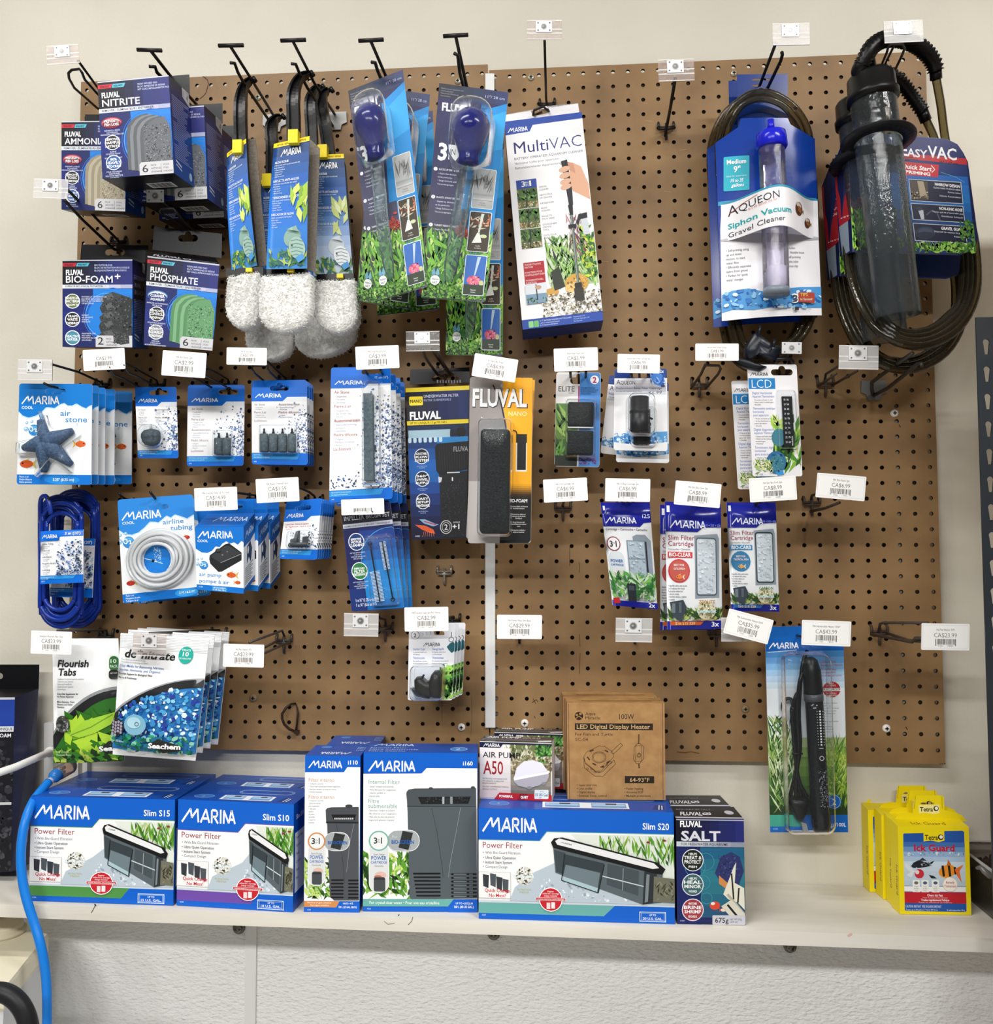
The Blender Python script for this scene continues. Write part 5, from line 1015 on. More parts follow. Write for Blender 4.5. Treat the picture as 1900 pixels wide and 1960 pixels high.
BPH = [(('FOR', 'CLEANER', 'AQUARIUMS'), '#3a7ab4', ['EMP\u00caCHE LA CROISSANCE', 'DES ALGUES']), (('REMOVES', 'CONTROLS', 'PHOSPHATE'), '#17181c', ['CONTR\u00d4LE LE NIVEAU', 'DE PHOSPHATE']), (('PREVENTS', 'AQUARIUM', 'CONDITIONS'), '#7a8088', ['AM\u00c9LIORE', "L'AQUARIUM", 'AQUARIUMBEDINGUNGEN'])]
BBF = [(('BENEFICIAL', 'BACTERIA', 'GROWTH'), '#5a6a3a', ['FAVORISE LA CROISSANCE DE', 'BACT\u00c9RIES BIOLOGIQUES', 'IMPULSA EL CRECIMIENTO', 'DE BACTERIAS']), (('TRAPS', 'WASTE', 'DEBRIS'), '#101114', ['RETIENT', 'LES D\u00c9CHETS', 'ATRAPA', 'RESIDUOS']), (('HEALTHY', 'WATER'), '#4a8aa0', ['MAINTIENT UNE', 'EAU SAINE', 'MANTIENE EL AGUA', 'SALUDABLE'])]
tn, f, k = tabbox('filter_pad_carton', 'foremost navy filter carton picturing dark grey pads, top left', 'navy filter pad cartons', [(186.6, 157.1), (322.6, 144.1), (333.3, 331.9), (196.1, 341.9)], .225, (371.4, 358), .155,
    lambda F: fluval_front(F, 'NITRITE', 'REMOVER \u2022 \u00c9LIMINATEUR \u2022 ENTFERNER', ['#63676c', '#585c60', '#7a7e84', '#474a4e', '#8d9196', '#303236'], BN, 53), fluval_side, 139, [(232, 152), (362, 142.5), (363, 182), (236, 190)], (301, 158, 26, 9))
moved(tn, (322.6, 144.1), .225, (390.3, 202), .152, 'second navy carton of dark grey pads, behind the foremost one', .02)
moved(tn, (322.6, 144.1), .225, (424, 246), .076, 'rearmost navy carton of dark grey pads, nearest the board', .03)
tabbox('filter_pad_carton', 'navy filter carton picturing beige pads, half hidden at the far left', 'navy filter pad cartons', [(117.7, 232.4), (243.5, 231), (240.4, 405.3), (117.7, 401)], .155, (278, 417.6), .085,
    lambda F: fluval_front(F, 'AMMONIA', 'REMOVER \u2022 \u00c9LIMINATEUR \u2022 ENTFERNER', ['#a59c86', '#968d78', '#b4ab94', '#867d68', '#c4bba4', '#6f6754'], BA, 62), fluval_side, 139, [(163, 219), (286, 221), (284, 250), (160, 248)], (226, 228, 30, 9))
tabbox('filter_pad_carton', 'navy filter carton picturing green pads, under the grey pad cartons', 'navy filter pad cartons', [(282.5, 490.5), (420, 506.7), (407, 671.6), (274.7, 660)], .135, (400, 655), .10,
    lambda F: fluval_front(F, 'PHOSPHATE', 'REMOVER \u2022 \u00c9LIMINATEUR \u2022 ENTFERNER', ['#5f9465', '#54865a', '#78a87c', '#47744c', '#8cb890', '#35593a'], BPH, 67, 'pads', '6', 128), fluval_side, 128, [(294.7, 433.7), (424.8, 447.4), (424, 494), (291.6, 478)], (360, 456, 38, 13))
def bio_side(S):
    fluval_side(S); S.rect(10, 30, 90, 62, '#14162e'); S.t('FLUVAL', 14, 42, 6, '#8d90a8', 40, .03); S.t('BIO-FOAM', 14, 54, 7, '#8d90a8', 70)
tabbox('filter_foam_carton', 'navy filter carton picturing a dark grey foam block, above the tickets', None, [(119.6, 497.9), (253.3, 496.8), (253.7, 665.3), (119.6, 663.8)], .125, (283, 668), .055,
    lambda F: fluval_front(F, 'BIO-FOAM', 'SUPERIOR BIOLOGICAL FILTRATION', None, BBF, 67, 'foam', '2', 126), bio_side, 126, [(155.8, 468), (283.6, 469.5), (283, 503), (153, 502)], (220, 483, 38, 12), '#17171a')
# ------------------------------------------------------------------ algae scrapers
SPONGE = Mnoise('sponge_fibre', ['#e2e2dd', '#f2f2ee', '#fafaf7'], 120, .85, .5, 260)
def sponge(name, Q, d, dep, root, seed):
    """fibrous pad: flat top, rounded lower end. Q = TL,TR,BR,BL photo points of its front"""
    mb = MB(); F = pface(mb, Q, d); F = Face(mb, F.P, [(0, 0), (100, 0), (100, 110), (0, 110)])
    out = [(4, 0), (96, 0), (100, 5)]
    out += [(100, 62)] + [(50 + 50 * math.cos(a), 66 + 42 * math.sin(a)) for a in [math.pi * k / 12 for k in range(13)]] + [(0, 62), (0, 5)]
    dense = []
    for a, c in zip(out, out[1:] + out[:1]):
        L = math.hypot(c[0] - a[0], c[1] - a[1]); n = max(1, int(L / 6)); dense += [(a[0] + (c[0] - a[0]) * t / n, a[1] + (c[1] - a[1]) * t / n) for t in range(n)]
    R = random.Random(seed); rings = [(0.2, 0), (.6, 0), (.93, -.001), (1.0, -.006), (1.0, -dep * .5), (1.0, -dep + .006), (.93, -dep), (.4, -dep)]
    vs = []; n = len(dense)
    for s_, z in rings:
        for x, y in dense:
            X, Y = 50 + (x - 50) * s_, 52 + (y - 52) * s_; p = F.xy(X, Y, z)
            vs.append(p + V((noise.noise(p * 140), noise.noise(p * 150 + V((3, 1, 2))), noise.noise(p * 145 + V((7, 7, 1))))) * .0022)
    fs = []
    for r in range(len(rings) - 1): fs += [(r * n + i, r * n + (i + 1) % n, (r + 1) * n + (i + 1) % n, (r + 1) * n + i) for i in range(n)]
    fs += [tuple(reversed(range(n))), tuple((len(rings) - 1) * n + i for i in range(n))]
    mb.add(vs, fs, SPONGE, True)
    bm_ = 1.0 / 100 * (F.P[1] - F.P[0]).length
    for _ in range(2300):     # curled fibres standing off the surface
        k = R.random()
        if k < .62: p = F.xy(R.uniform(3, 97), R.uniform(2, 62 + 40 * 1), .0004) if True else None
        else:
            q = R.choice(dense); p = F.xy(50 + (q[0] - 50) * 1.0, 52 + (q[1] - 52) * 1.0, R.uniform(-dep, -.002))
        if k < .62:
            u, v = F.uv(50, 66); X = ((p - F.P[0]).dot((F.P[1] - F.P[0]).normalized())) / (F.P[1] - F.P[0]).length * 100; Y = ((p - F.P[0]).dot((F.P[3] - F.P[0]).normalized())) / (F.P[3] - F.P[0]).length * 110
            if Y > 66 and ((X - 50) / 50) ** 2 + ((Y - 66) / 42) ** 2 > .98: continue
        a = R.uniform(0, 6.28); t1 = (F.P[1] - F.P[0]).normalized() * math.cos(a) + (F.P[0] - F.P[3]).normalized() * math.sin(a); L = R.uniform(.0022, .0042)
        mb.tube([p - t1 * L * .5, p + F.N * R.uniform(.0006, .0015) + t1 * L * .1, p + t1 * L * .5 - F.N * .0006],   .00026, SPONGE, 3, False, False)
    o = mb.build(name, root); return o
SCB = M('#0c0c0e', .3, .25)
def scraper(label, cq, cd, gq, gd, hpts, clip, sq, sd, sdep, seed, bow=.004, paled=False):  # last flag swaps in paler print colours that stand in for glare
    b = MB(); F = pface(b, cq, cd, lambda u, v: bow * math.sin(math.pi * v)); t_ = thing('algae_scraper', label, 'algae scraper', at(sq[2][0], sq[2][1], sd), 'algae scrapers with white pads')
    G = Face(b, F.P, [(0, 0), (80, 0), (80, 255), (0, 255)], F.bend)
    G.cuts = 6; sheet(G, [(0, 0), (80, 0), (80, 255), (0, 255)], .0007, M('#2060a4', .3), M('#8a8276', .7), (), M('#8a8276', .7))
    G.grad(0, 9, 80, 255, ['#173a66', '#1b55a0', '#1f6ac4', '#2474d0', '#2a7cd2', '#3f88c8'] if not paled else ['#1b3a62', '#2a5ea4', '#5a86c8', '#b4c8e4', '#c8d8ea'], 12)
    G.rect(0, 0, 80, 9.5, '#f2d62a'); G.t('NETTOIE - NETTOIE - REINIGT - NETTOYE', 8, 7, 3.4, '#5a4a0c', 64, .012)
    G.logo(18, 31, 44, 14)
    y = 44
    for hd, rows in (('ALGAE SCRUB', ['FOR GLASS AND GLASS AQUARIUMS', 'Easy removal of', '\u2022 Cleans surfaces', '\u2022 Scratch free', '\u2022 Long reach', '\u2022 Safe for acrylic']), ('RACLETTE ANTI-ALGUES', ['POUR LES AQUARIUMS EN VERRE', 'Elle enl\u00e8ve', '\u2022 Les algues', '\u2022 Sans rayer', '\u2022 Manche long']), ('TIEFREICHENDER ALGENSCHRUBBER', ['F\u00dcR GLAS UND PLEXIGLAS', 'Entfernt Algen', '\u2022 Gr\u00fcndlich', '\u2022 Langer Griff', '\u2022 Ohne Kratzer']), ('RASCADOR DE ALGAS', ['PARA ACUARIOS DE VIDRIO', 'Quita algas', '\u2022 Largo alcance', '\u2022 Seguro', '\u2022 Sin rayar'])):
        G.t(hd, 6, y, 4.4, '#e4ecf6', min(70, 2.7 * len(hd)), .02); G.para(rows, 6, y + 5.6, 2.7, 4.6, '#c8daf0', .008, 'l', .85); y += 7 + 4.6 * len(rows) + 4
    gl = ['#9fc23a', '#b8d64a', '#7fa832', '#d0e070'] if not paled else ['#dfe6b4', '#cfdc9a', '#c4d27a']
    G.blades(44, 90, 80, 175, 16, gl, (30, 46), (9, 14), seed + 1, .7); G.blades(4, 215, 80, 255, 60, ['#6a9a3a', '#3f7a4a', '#a8bc5a', '#2f6a6a'], (10, 26), (3, 8), seed + 2, 1.2)
    fc = ('#9ab8ac', '#86a89c') if not paled else ('#e4e8ea', '#c9d2d8')
    G.ell(50, 195, 17, 19, fc[1], 18, .3); G.poly([(40, 180), (58, 174), (64, 186)], fc[1]); G.ell(61, 217, 16, 22, fc[0], 18, -.3)
    for k2 in range(5): G.line([(48 + k2 * .5, 203 + k2 * 7), (60, 201 + k2 * 7), (73, 205 + k2 * 7)], .8, '#5f8f96')
    G.poly([(58, 236), (72, 228), (77, 238), (64, 246)], '#4a96d0'); G.ell(51, 212, 1.6, 1.6, '#22332e')
    if paled: G.grad(30, 160, 78, 250, ['#dfe6ea', '#eef0f0'], 2) if False else None
    b.build('printed_sleeve', t_)
    b = MB(); F2 = pface(b, gq, gd); sheet(F2, gq, .0009, Mnoise('grey_card', ['#6d665c', '#7a7268', '#857d72'], 300, .85), None); b.build('card_back', t_)
    b = MB(); pts = [at(*p) for p in hpts]; P = smooth(pts, 4); hw, ht = .0095, .006
    vs = []; fs = []; n = len(P)
    for i in range(n):
        T_ = (P[min(i + 1, n - 1)] - P[max(i - 1, 0)]).normalized(); X = T_.cross(V((0, -1, 0))); X = X.normalized() if X.length > .1 else V((1, 0, 0)); Y = X.cross(T_).normalized(); k2 = 1.0 if i < n * .62 else max(.3, 1.0 - (i - n * .62) / (n * .38) * .75)
        for (a, c) in ((-1, 1), (-.55, 1), (-.55, .1), (.55, .1), (.55, 1), (1, 1), (1, -1), (-1, -1)): vs.append(P[i] + X * a * hw * k2 + Y * c * ht)
    for i in range(n - 1): fs += [(i * 8 + k2, i * 8 + (k2 + 1) % 8, (i + 1) * 8 + (k2 + 1) % 8, (i + 1) * 8 + k2) for k2 in range(8)]
    fs += [(0, 1, 2, 7), (2, 3, 6, 7), (3, 4, 5, 6)]; e = (n - 1) * 8; fs += [(e + 7, e + 2, e + 1, e), (e + 7, e + 6, e + 3, e + 2), (e + 6, e + 5, e + 4, e + 3)]
    b.add(vs, fs, SCB); tip = P[-1]; b.tube([tip, tip + V((.006, -.003, .002)), tip + V((.009, -.004, -.004))], .0038, SCB, 8); b.build('handle', t_)
    if clip:
        b = MB(); c0 = at(*clip); b.box(c0 + V((-.0075, -.006, -.012)), c0 + V((.0075, .008, .009)), M('#f0d81e', .35)); b.build('yellow_clip', t_)
        b = MB(); q0 = (at(*sq[0], sd) + at(*sq[1], sd)) / 2; b.box(q0 + V((-.030, .004, -.004)), q0 + V((.030, .022, .010)), SCB); b.box(q0 + V((.004, -.002, .002)), q0 + V((.014, .012, .008)), M('#f0d81e', .35)); b.build('pad_holder', t_)
    sponge('scrub_pad', sq, sd, sdep, t_, seed); return t_
ts = scraper('foremost algae scraper with curved blue sleeve, centre of the cluster', [(524.5, 276), (592.8, 261), (588, 514), (509.8, 515.4)], .185, [(590, 263), (612, 284), (604, 521), (586, 516)], .165,
    [(562, 500, .175), (563, 400, .175), (562, 300, .178), (562, 230, .18), (561, 195, .18), (564, 170, .175), (574, 150, .165), (590, 143, .155)], (562.5, 262, .19), [(496, 527), (594, 520), (594, 634), (491, 638)], .178, .030, 1)
scraper('leftmost algae scraper, its blue sleeve bowed open', [(434.7, 294.3), (471, 266), (492.3, 508.7), (444, 520.7)], .15, [(472, 266), (489, 265), (512, 508), (480, 512)], .13,
    [(480, 500, .14), (470, 400, .14), (463, 320, .14), (461, 260, .145), (460, 215, .145), (462, 185, .14), (468, 165, .13), (480, 154, .12)], (456, 281, .155), [(434, 528), (498, 518), (492, 632), (427, 624)], .155, .034, 2, .008)
scraper('rightmost algae scraper, glare on its sleeve painted in as paler print', [(598, 297), (658, 295), (676, 527), (600, 528)], .12, [(656, 300), (662, 318), (678, 520), (674, 527)], .11,
    [(640, 510, .11), (636, 400, .11), (630, 300, .11), (622, 240, .11), (617, 212, .105), (616, 195, .10), (620, 180, .095), (628, 174, .09)], (618, 290, .125), [(600, 536), (680, 533), (684, 641), (598, 634)], .135, .036, 3, .003, True)
scraper('rear algae scraper low on the left, its pad hanging below', [(500, 345), (566, 340), (568, 560), (500, 566)], .075, [(560, 345), (572, 350), (574, 556), (562, 560)], .065,
    [(530, 540, .065), (524, 420, .065), (521, 330, .065), (521, 280, .065), (519, 250, .062), (522, 236, .058), (528, 228, .05), (536, 225, .045)], (512, 345, .08), [(468, 590), (556, 588), (557, 690), (467, 686)], .085, .034, 4)
scraper('rear algae scraper low on the right, behind the pale sleeve', [(575, 330), (640, 328), (650, 560), (575, 562)], .07, [(636, 332), (648, 338), (660, 556), (644, 560)], .06,
    [(610, 540, .06), (602, 400, .06), (598, 300, .06), (596, 240, .065), (594, 205, .065), (597, 185, .06), (604, 172, .05), (612, 168, .045)], (600, 300, .075), [(562, 590), (676, 584), (677, 670), (562, 690)], .082, .034, 5)
# ------------------------------------------------------------------ bulb syringe cards
def syringe_print(F):
    F.rect(0, 0, 115, 400, M('#3a3a5c', .25)); F.grad(0, 0, 115, 26, ['#22242e', '#2e3450', '#34406e'], 6, True)
    F.poly([(64, 46), (115, 22), (115, 330), (50, 330)], '#1c86cc'); F.poly([(72, 60), (115, 36), (115, 110), (80, 120)], '#2f9cdc'); F.grad(0, 230, 70, 400, ['#3d3b5c', '#39413a', '#2c3d26'], 5)
    F.t('FLUVAL', 8, 50, 14, '#ffffff', 52, .035); F.para(['Multi-purpose aquarium tool', 'Outil polyvalent', 'Mehrzweck-Werkzeug', 'Herramienta'], 4, 10, 2.6, 4.6, '#8d90a0'); F.t("11\"/ 28 cm", 78, 16, 5, '#b4bcd8', 32)
    F.t('3', 8, 142, 30, '#f4f4f6', 15, .03); F.poly([(26, 112), (36, 112), (36, 106), (47, 126), (36, 146), (36, 140), (26, 140)], '#f4f4f6'); F.t('IN', 28, 131, 11, '#2c2c48', 9); F.t('1', 50, 142, 28, '#c9d2e0', 9, .02)
    for y, hd in ((160, 'SUCKS UP DIRT & DEBRIS'), (212, 'BLASTS AWAY DEBRIS'), (264, 'TARGET FEEDS CORALS')):
        F.ell(6, y, 3.4, 3.4, '#f0f0f4'); F.t(str([160, 212, 264].index(y) + 1), 4.7, y + 1.8, 3.6, '#2c2c48'); F.t(hd, 12, y + 1.6, 3.2, '#e4e6ee', 40, .012); F.para(["\u2022 Aspire les d\u00e9chets", '   et les particules', '\u2022 Saugt Schmutz und', '   Verunreinigungen'], 11, y + 9, 3, 6.6, '#c8ccdc', .005, 'l', .9)
    F.blades(0, 268, 115, 400, 230, ['#4f8a34', '#76b23e', '#9ccc52', '#2c5a26', '#3f7a3a', '#b8d878'], (16, 48), (4, 10), 21, 1.0); F.specks(50, 250, 84, 284, 26, ['#b03c34', '#d05a44', '#8a2c2a'], (2, 5), 5); F.blades(44, 262, 78, 282, 12, ['#c04a3c', '#a83830'], (12, 22), (2, 4), 2, 2.2)
    F.specks(0, 372, 115, 399, 260, ['#35631f', '#4f8a2c', '#27481c', '#6ea53c'], (2, 4), 7)
    for k, (y0, y1) in enumerate(((150, 226), (232, 308), (314, 390))):
        F.rrect(72, y0, 110, y1, 3, '#e4e8ea')
        F.rrect(73.2, y0 + 1.2, 108.8, y1 - 1.2, 2.4, ['#b2b4b4', '#3a3226', '#2f66b4'][k])
        if k == 0: F.blades(76, y0 + 10, 106, y1 - 26, 14, ['#77797a', '#8d8f90', '#5c5e60'], (14, 40), (2, 4), 3, .6); F.grad(74, y1 - 28, 108, y1 - 16, ['#9a9c9c', '#c9cbcb'], 3); F.para(['D\u00e9tache', 'les d\u00e9chets'], 91, y1 - 10, 2.4, 4, '#66686a', 0, 'c')
        if k == 1: F.blades(74, y0 + 3, 108, y0 + 34, 24, ['#b8623c', '#d8a888', '#7a3a26', '#c8b8a0'], (10, 26), (2, 4), 6, 1.6); F.poly([(92, y0 + 4), (97, y0 + 4), (92, y0 + 40), (89, y0 + 40)], '#c9d2c8'); F.poly([(88, y0 + 40), (92, y0 + 40), (97, y1 - 18), (80, y1 - 16)], '#dfe2da'); F.ell(99, y0 + 46, 6, 3.4, '#c4cfa4'); F.para(['Souffle', 'les d\u00e9bris'], 91, y1 - 10, 2.4, 4, '#d8d8d0', 0, 'c')
        if k == 2: F.poly([(93, y0 + 3), (99, y0 + 3), (92, y0 + 38), (90, y0 + 38)], '#b4c8dc'); F.ell(90, y0 + 48, 12, 9, '#d86a86'); F.specks(80, y0 + 40, 101, y0 + 56, 40, ['#f0a0b4', '#c04a6c'], (1, 2.4), 3); F.ell(104, y0 + 52, 4, 5, '#c4c48a'); F.rect(73.4, y0 + 56, 108.6, y1 - 1.6, '#2c3a2a'); F.para(['Nourrit', 'coraux'], 91, y1 - 9, 2.4, 4, '#e8e8e8', .01, 'c')
    F.ell(22, 366, 8.5, 9, '#e9ecea'); F.ell(18.5, 353, 3.4, 4, '#6aa0c4'); F.poly([(15.4, 352), (18.5, 342), (21.6, 352)], '#6aa0c4'); F.ell(25.5, 353, 3.4, 4, '#7ab4cc'); F.poly([(22.4, 352), (25.5, 342), (28.6, 352)], '#7ab4cc'); F.t('FRESH', 22, 366, 3, '#55606a', 12, .01, 0, 'c'); F.t('SALT', 22, 372, 3.4, '#33404a', 9, .015, 0, 'c')
def syringe(label, Q, d, o=0):
    def fn(F): syringe_print(F)
    t_, F = card('bulb_syringe_pack', label, 'aquarium tool', 'bulb syringe cards', Q, d, fn, 3, [(52, 30, 30, 9)], .0008, '#3a3a5c', None, 'backing_card', (115, 400), .25)
    m = pxm(F); G = over(F); BB = M('#1c2168', .16)
    ax = [(62, 52, .001), (62, 60, 12), (62.5, 72, 21), (63, 86, 24.5), (63.5, 100, 24), (64, 116, 20), (64.5, 130, 15.5), (65, 140, 13.5), (65, 142, 13), (65, 152, 13.2), (65, 160, 12.6), (65, 163, 9)]
    zc = .026; G.mb.tube([F.xy(x + o, y, zc) for x, y, r in ax], [max(.0005, r * m * 1.28) for x, y, r in ax], BB, 20)
    for a in range(8):
        x = 65 + o + 16.8 * math.cos(math.pi * a / 7); G.mb.tube([F.xy(x, 144, zc + 17 * m * math.sin(math.pi * a / 7)), F.xy(x, 158, zc + 16.8 * m * math.sin(math.pi * a / 7))], .0006, BB, 5)
    G.mb.build('rubber_bulb', t_)
    G = over(F); G.mb.tube([F.xy(64 + o, 160, .020), F.xy(57 + o * .9, 260, .017), F.xy(50 + o * .5, 345, .014), F.xy(48 + o * .3, 372, .012)], [13 * m, 13 * m, 11 * m, 6 * m], Mclear('tube_plastic', '#e2eeef', .05, '#e0eef0', .05, 1.3), 16, False, False); G.mb.build('clear_tube', t_)
    blister(F, 30 + o, 42, 100 + o, 172, .052, t_, 30); return t_, F
ty, Fy = syringe('foremost bulb syringe card, leaning right, leftmost of the blue bulbs', [(666, 174), (771, 133), (820, 548), (718, 578)], .18, -20)
syringe('bulb syringe card just behind the leftmost bulb, leaning left', [(718, 166), (823, 181), (785, 592), (681, 576)], .125)
syringe('rearmost bulb syringe card of the left hook, its green foot showing low', [(716, 222), (828, 212), (841, 592), (722, 604)], .065)
syringe('front bulb syringe card on the right, glossy and leaning left', [(840.5, 159), (973, 177), (929, 578), (806, 570)], .175)
syringe('low bulb syringe card behind the right one, hanging straight', [(856, 265), (964, 262), (962, 682), (853, 680)], .075)
# ------------------------------------------------------------------ white vacuum carton
Q = [(965, 233), (1113, 214.5), (1154.5, 613), (1000, 631)]; f = [at(*p, .085) for p in Q]; vec = V((-.002, .050, -.004)); k = [p + vec for p in f]
t_ = thing('vacuum_carton', 'tall tilted white carton of a battery aquarium vacuum', 'carton', (k[2] + k[3]) / 2)
b = MB(); b.hexa(f + k, {'*': M('#dddde0', GLOSS), 'left': M('#33343c', .4), 'bottom': M('#22408e', .4)}); F = lface(b, f, 150, 402)
F.rect(0, 0, 150, 402, M('#f3f3f5', GLOSS)); F.rect(0, 0, 150, 9, '#2a4aa0'); F.poly([(0, 8), (150, 8), (150, 12), (54, 13), (47, 25), (0, 27)], '#2a4aa0'); F.logo(5, 23, 38, 9)
F.t('Multi', 14, 65, 22, '#262c6e', 66); F.t('VAC', 82, 65, 22, '#3a4080', 62, -.012); F.t('BATTERY OPERATED AQUARIUM CLEANER', 13, 77, 4.4, '#3a3a48', 132, 0); F.t('Nettoyeur \u00e0 piles pour aquariums', 13, 86, 4.4, '#6a6a74', 84); F.t('Batteriebetriebener Aquarienreiniger', 13, 95, 4.4, '#6a6a74', 94)
F.rect(12, 117, 51, 134, '#2a4aa0'); F.t('3', 22, 130, 10, '#ffffff', 7, .01); F.t('IN', 30, 125, 4, '#ffffff', 5); F.t('EN', 30, 130, 4, '#ffffff', 5); F.t('1', 37, 130, 10, '#ffffff', 3.4, .01)
for i, y in enumerate((134, 173, 212)):
    F.rect(12, y, 51, y + 38, '#5a6a3c'); F.blades(12, y, 51, y + 26, 40, ['#4f8a34', '#2c5a26', '#76a24e', '#20381c'], (8, 20), (2, 6), i + 3, 1.2); F.specks(12, y + 26, 51, y + 37.6, 60, ['#d8cdb4', '#8a7a5c', '#b89a5a'], (1, 2.4), i); F.line([(31, y + 2), (29, y + 36)], 2, '#22221e')
F.para(['GRAVEL', 'CLEANER', '', 'NETTOYEUR', 'DE GRAVIER', '', 'KIESREINIGER'], 55, 136, 3.2, 5.3, '#5a5a62', 0, 'l', .9); F.para(['GLASS', 'SCRAPER', '', 'RACLETTE', 'POUR VERRE', '', 'GLASSCHABER'], 55, 177, 3.2, 5.3, '#5a5a62', 0, 'l', .9); F.para(['CREVICE', 'TOOL', '', 'OUTIL POUR', 'CREVASSES', '', 'FEINE', 'SAUGDUSE'], 55, 214, 3.2, 5.3, '#5a5a62', 0, 'l', .9)
F.grad(60, 250, 149, 330, ['#eef0e8', '#cddcba', '#9fbe84'], 5); F.blades(56, 230, 149, 340, 220, ['#6fae4a', '#9ccc6a', '#3f6a34', '#2c3a26', '#c4d8a0'], (14, 44), (2, 6), 31, .8); F.blades(100, 190, 134, 290, 60, ['#7a3a48', '#a86a78', '#c49aa4', '#5a2a36'], (14, 40), (1, 3), 33, .7); F.blades(122, 215, 149, 320, 80, ['#a8c43a', '#d0d84a', '#4f8a2c', '#2f6a2a'], (8, 18), (4, 8), 34, 1.6)
F.ell(108, 326, 22, 18, '#d0a24a'); F.ell(100, 334, 14, 10, '#e4c27a'); F.ell(60, 338, 14, 8, '#cfa04c'); F.specks(90, 312, 128, 342, 50, ['#8a6a30', '#e8cc88', '#b0803a'], (1, 3), 6); F.poly([(62, 300), (78, 290), (86, 330), (66, 336)], '#30372a')
F.specks(40, 342, 149, 384, 420, ['#e2dccc', '#b8ae98', '#8d8472', '#f4f0e4', '#5c5648'], (1.2, 3), 8)
F.poly([(124, 96), (138, 104), (149, 140), (149, 170), (134, 160), (118, 150), (112, 128), (118, 100)], '#d8a88a'); F.poly([(112, 92), (124, 96), (126, 116), (114, 108)], '#c8937a')
F.poly([(101, 90), (113, 88), (117, 150), (116, 176), (108, 178), (106, 150)], '#2a2c30')
for y in (106, 118, 130, 140): F.ell(106, y, 11, 5.5, '#dcae92', 14, -.2)
F.poly([(106, 176), (115, 175), (114, 196), (108, 196)], '#1e2022'); F.rect(108.5, 196, 113, 330, '#5c6a64'); F.line([(110, 196), (110, 330)], 1, '#a8b8b0'); F.rect(103, 214, 118, 221, '#202224'); F.poly([(118, 212), (124, 196), (140, 194), (140, 204), (126, 206), (122, 216)], '#24262a'); F.poly([(127, 206), (139, 205), (142, 236), (130, 237)], '#ccd2d6')
F.rect(104, 326, 117, 352, '#26241f'); F.poly([(102, 336), (119, 336), (120, 360), (102, 360)], '#33302a')
F.rect(12, 276, 51, 318, '#b4202c'); F.para(['WATER CHANGE', 'FEATURE', '', 'FONCTION POUR', "CHANGEMENT D'EAU", '', 'WASSERWECHSEL-', 'FUNKTION'], 14, 282, 3.2, 5, '#f4d8da', .01, 'l', .85)
F.rect(12, 318, 51, 356, '#dfe4ea'); F.rect(12, 338, 51, 356, '#7a9ab4'); F.line([(32, 320), (33, 350)], 2, '#24262a'); F.ell(36, 326, 6, 4, '#c8a088'); F.blades(12, 344, 51, 356, 20, ['#4f7a34', '#2c5a26'], (4, 8), (1, 3), 4, 1)
F.rect(0, 384, 150, 402, '#2449a4'); F.rrect(12, 388, 21, 400, 1.5, '#8ccf8a'); F.rrect(22, 388, 31, 400, 1.5, '#6fb86c'); F.para(['2x "C" BATTERIES REQUIRED (NOT INCLUDED)', '2 piles C requises (non incluses)', '2x "C" Batterien erforderlich'], 33, 390.5, 2.4, 4.2, '#dfe8f8', 0, 'l', .8); F.para(['Requires two 1.5V', 'Necessite deux piles 1.5V', 'Ben\u00f6tigt zwei'], 96, 390, 2.4, 4.2, '#b8ccf0', 0, 'l', .8)
b.build('box_body', t_)
b = MB(); q = [(960, 221), (1106, 197.8), (1110, 226), (964, 244)]; F = pface(b, q, .0372); sheet(F, q, .0008, M('#ecebee', .4), None, [[(1016, 213), (1024, 209), (1030, 212), (1036, 205), (1045, 203), (1051, 209), (1048, 216), (1038, 219), (1020, 222)]]); b.build('hang_tab', t_)
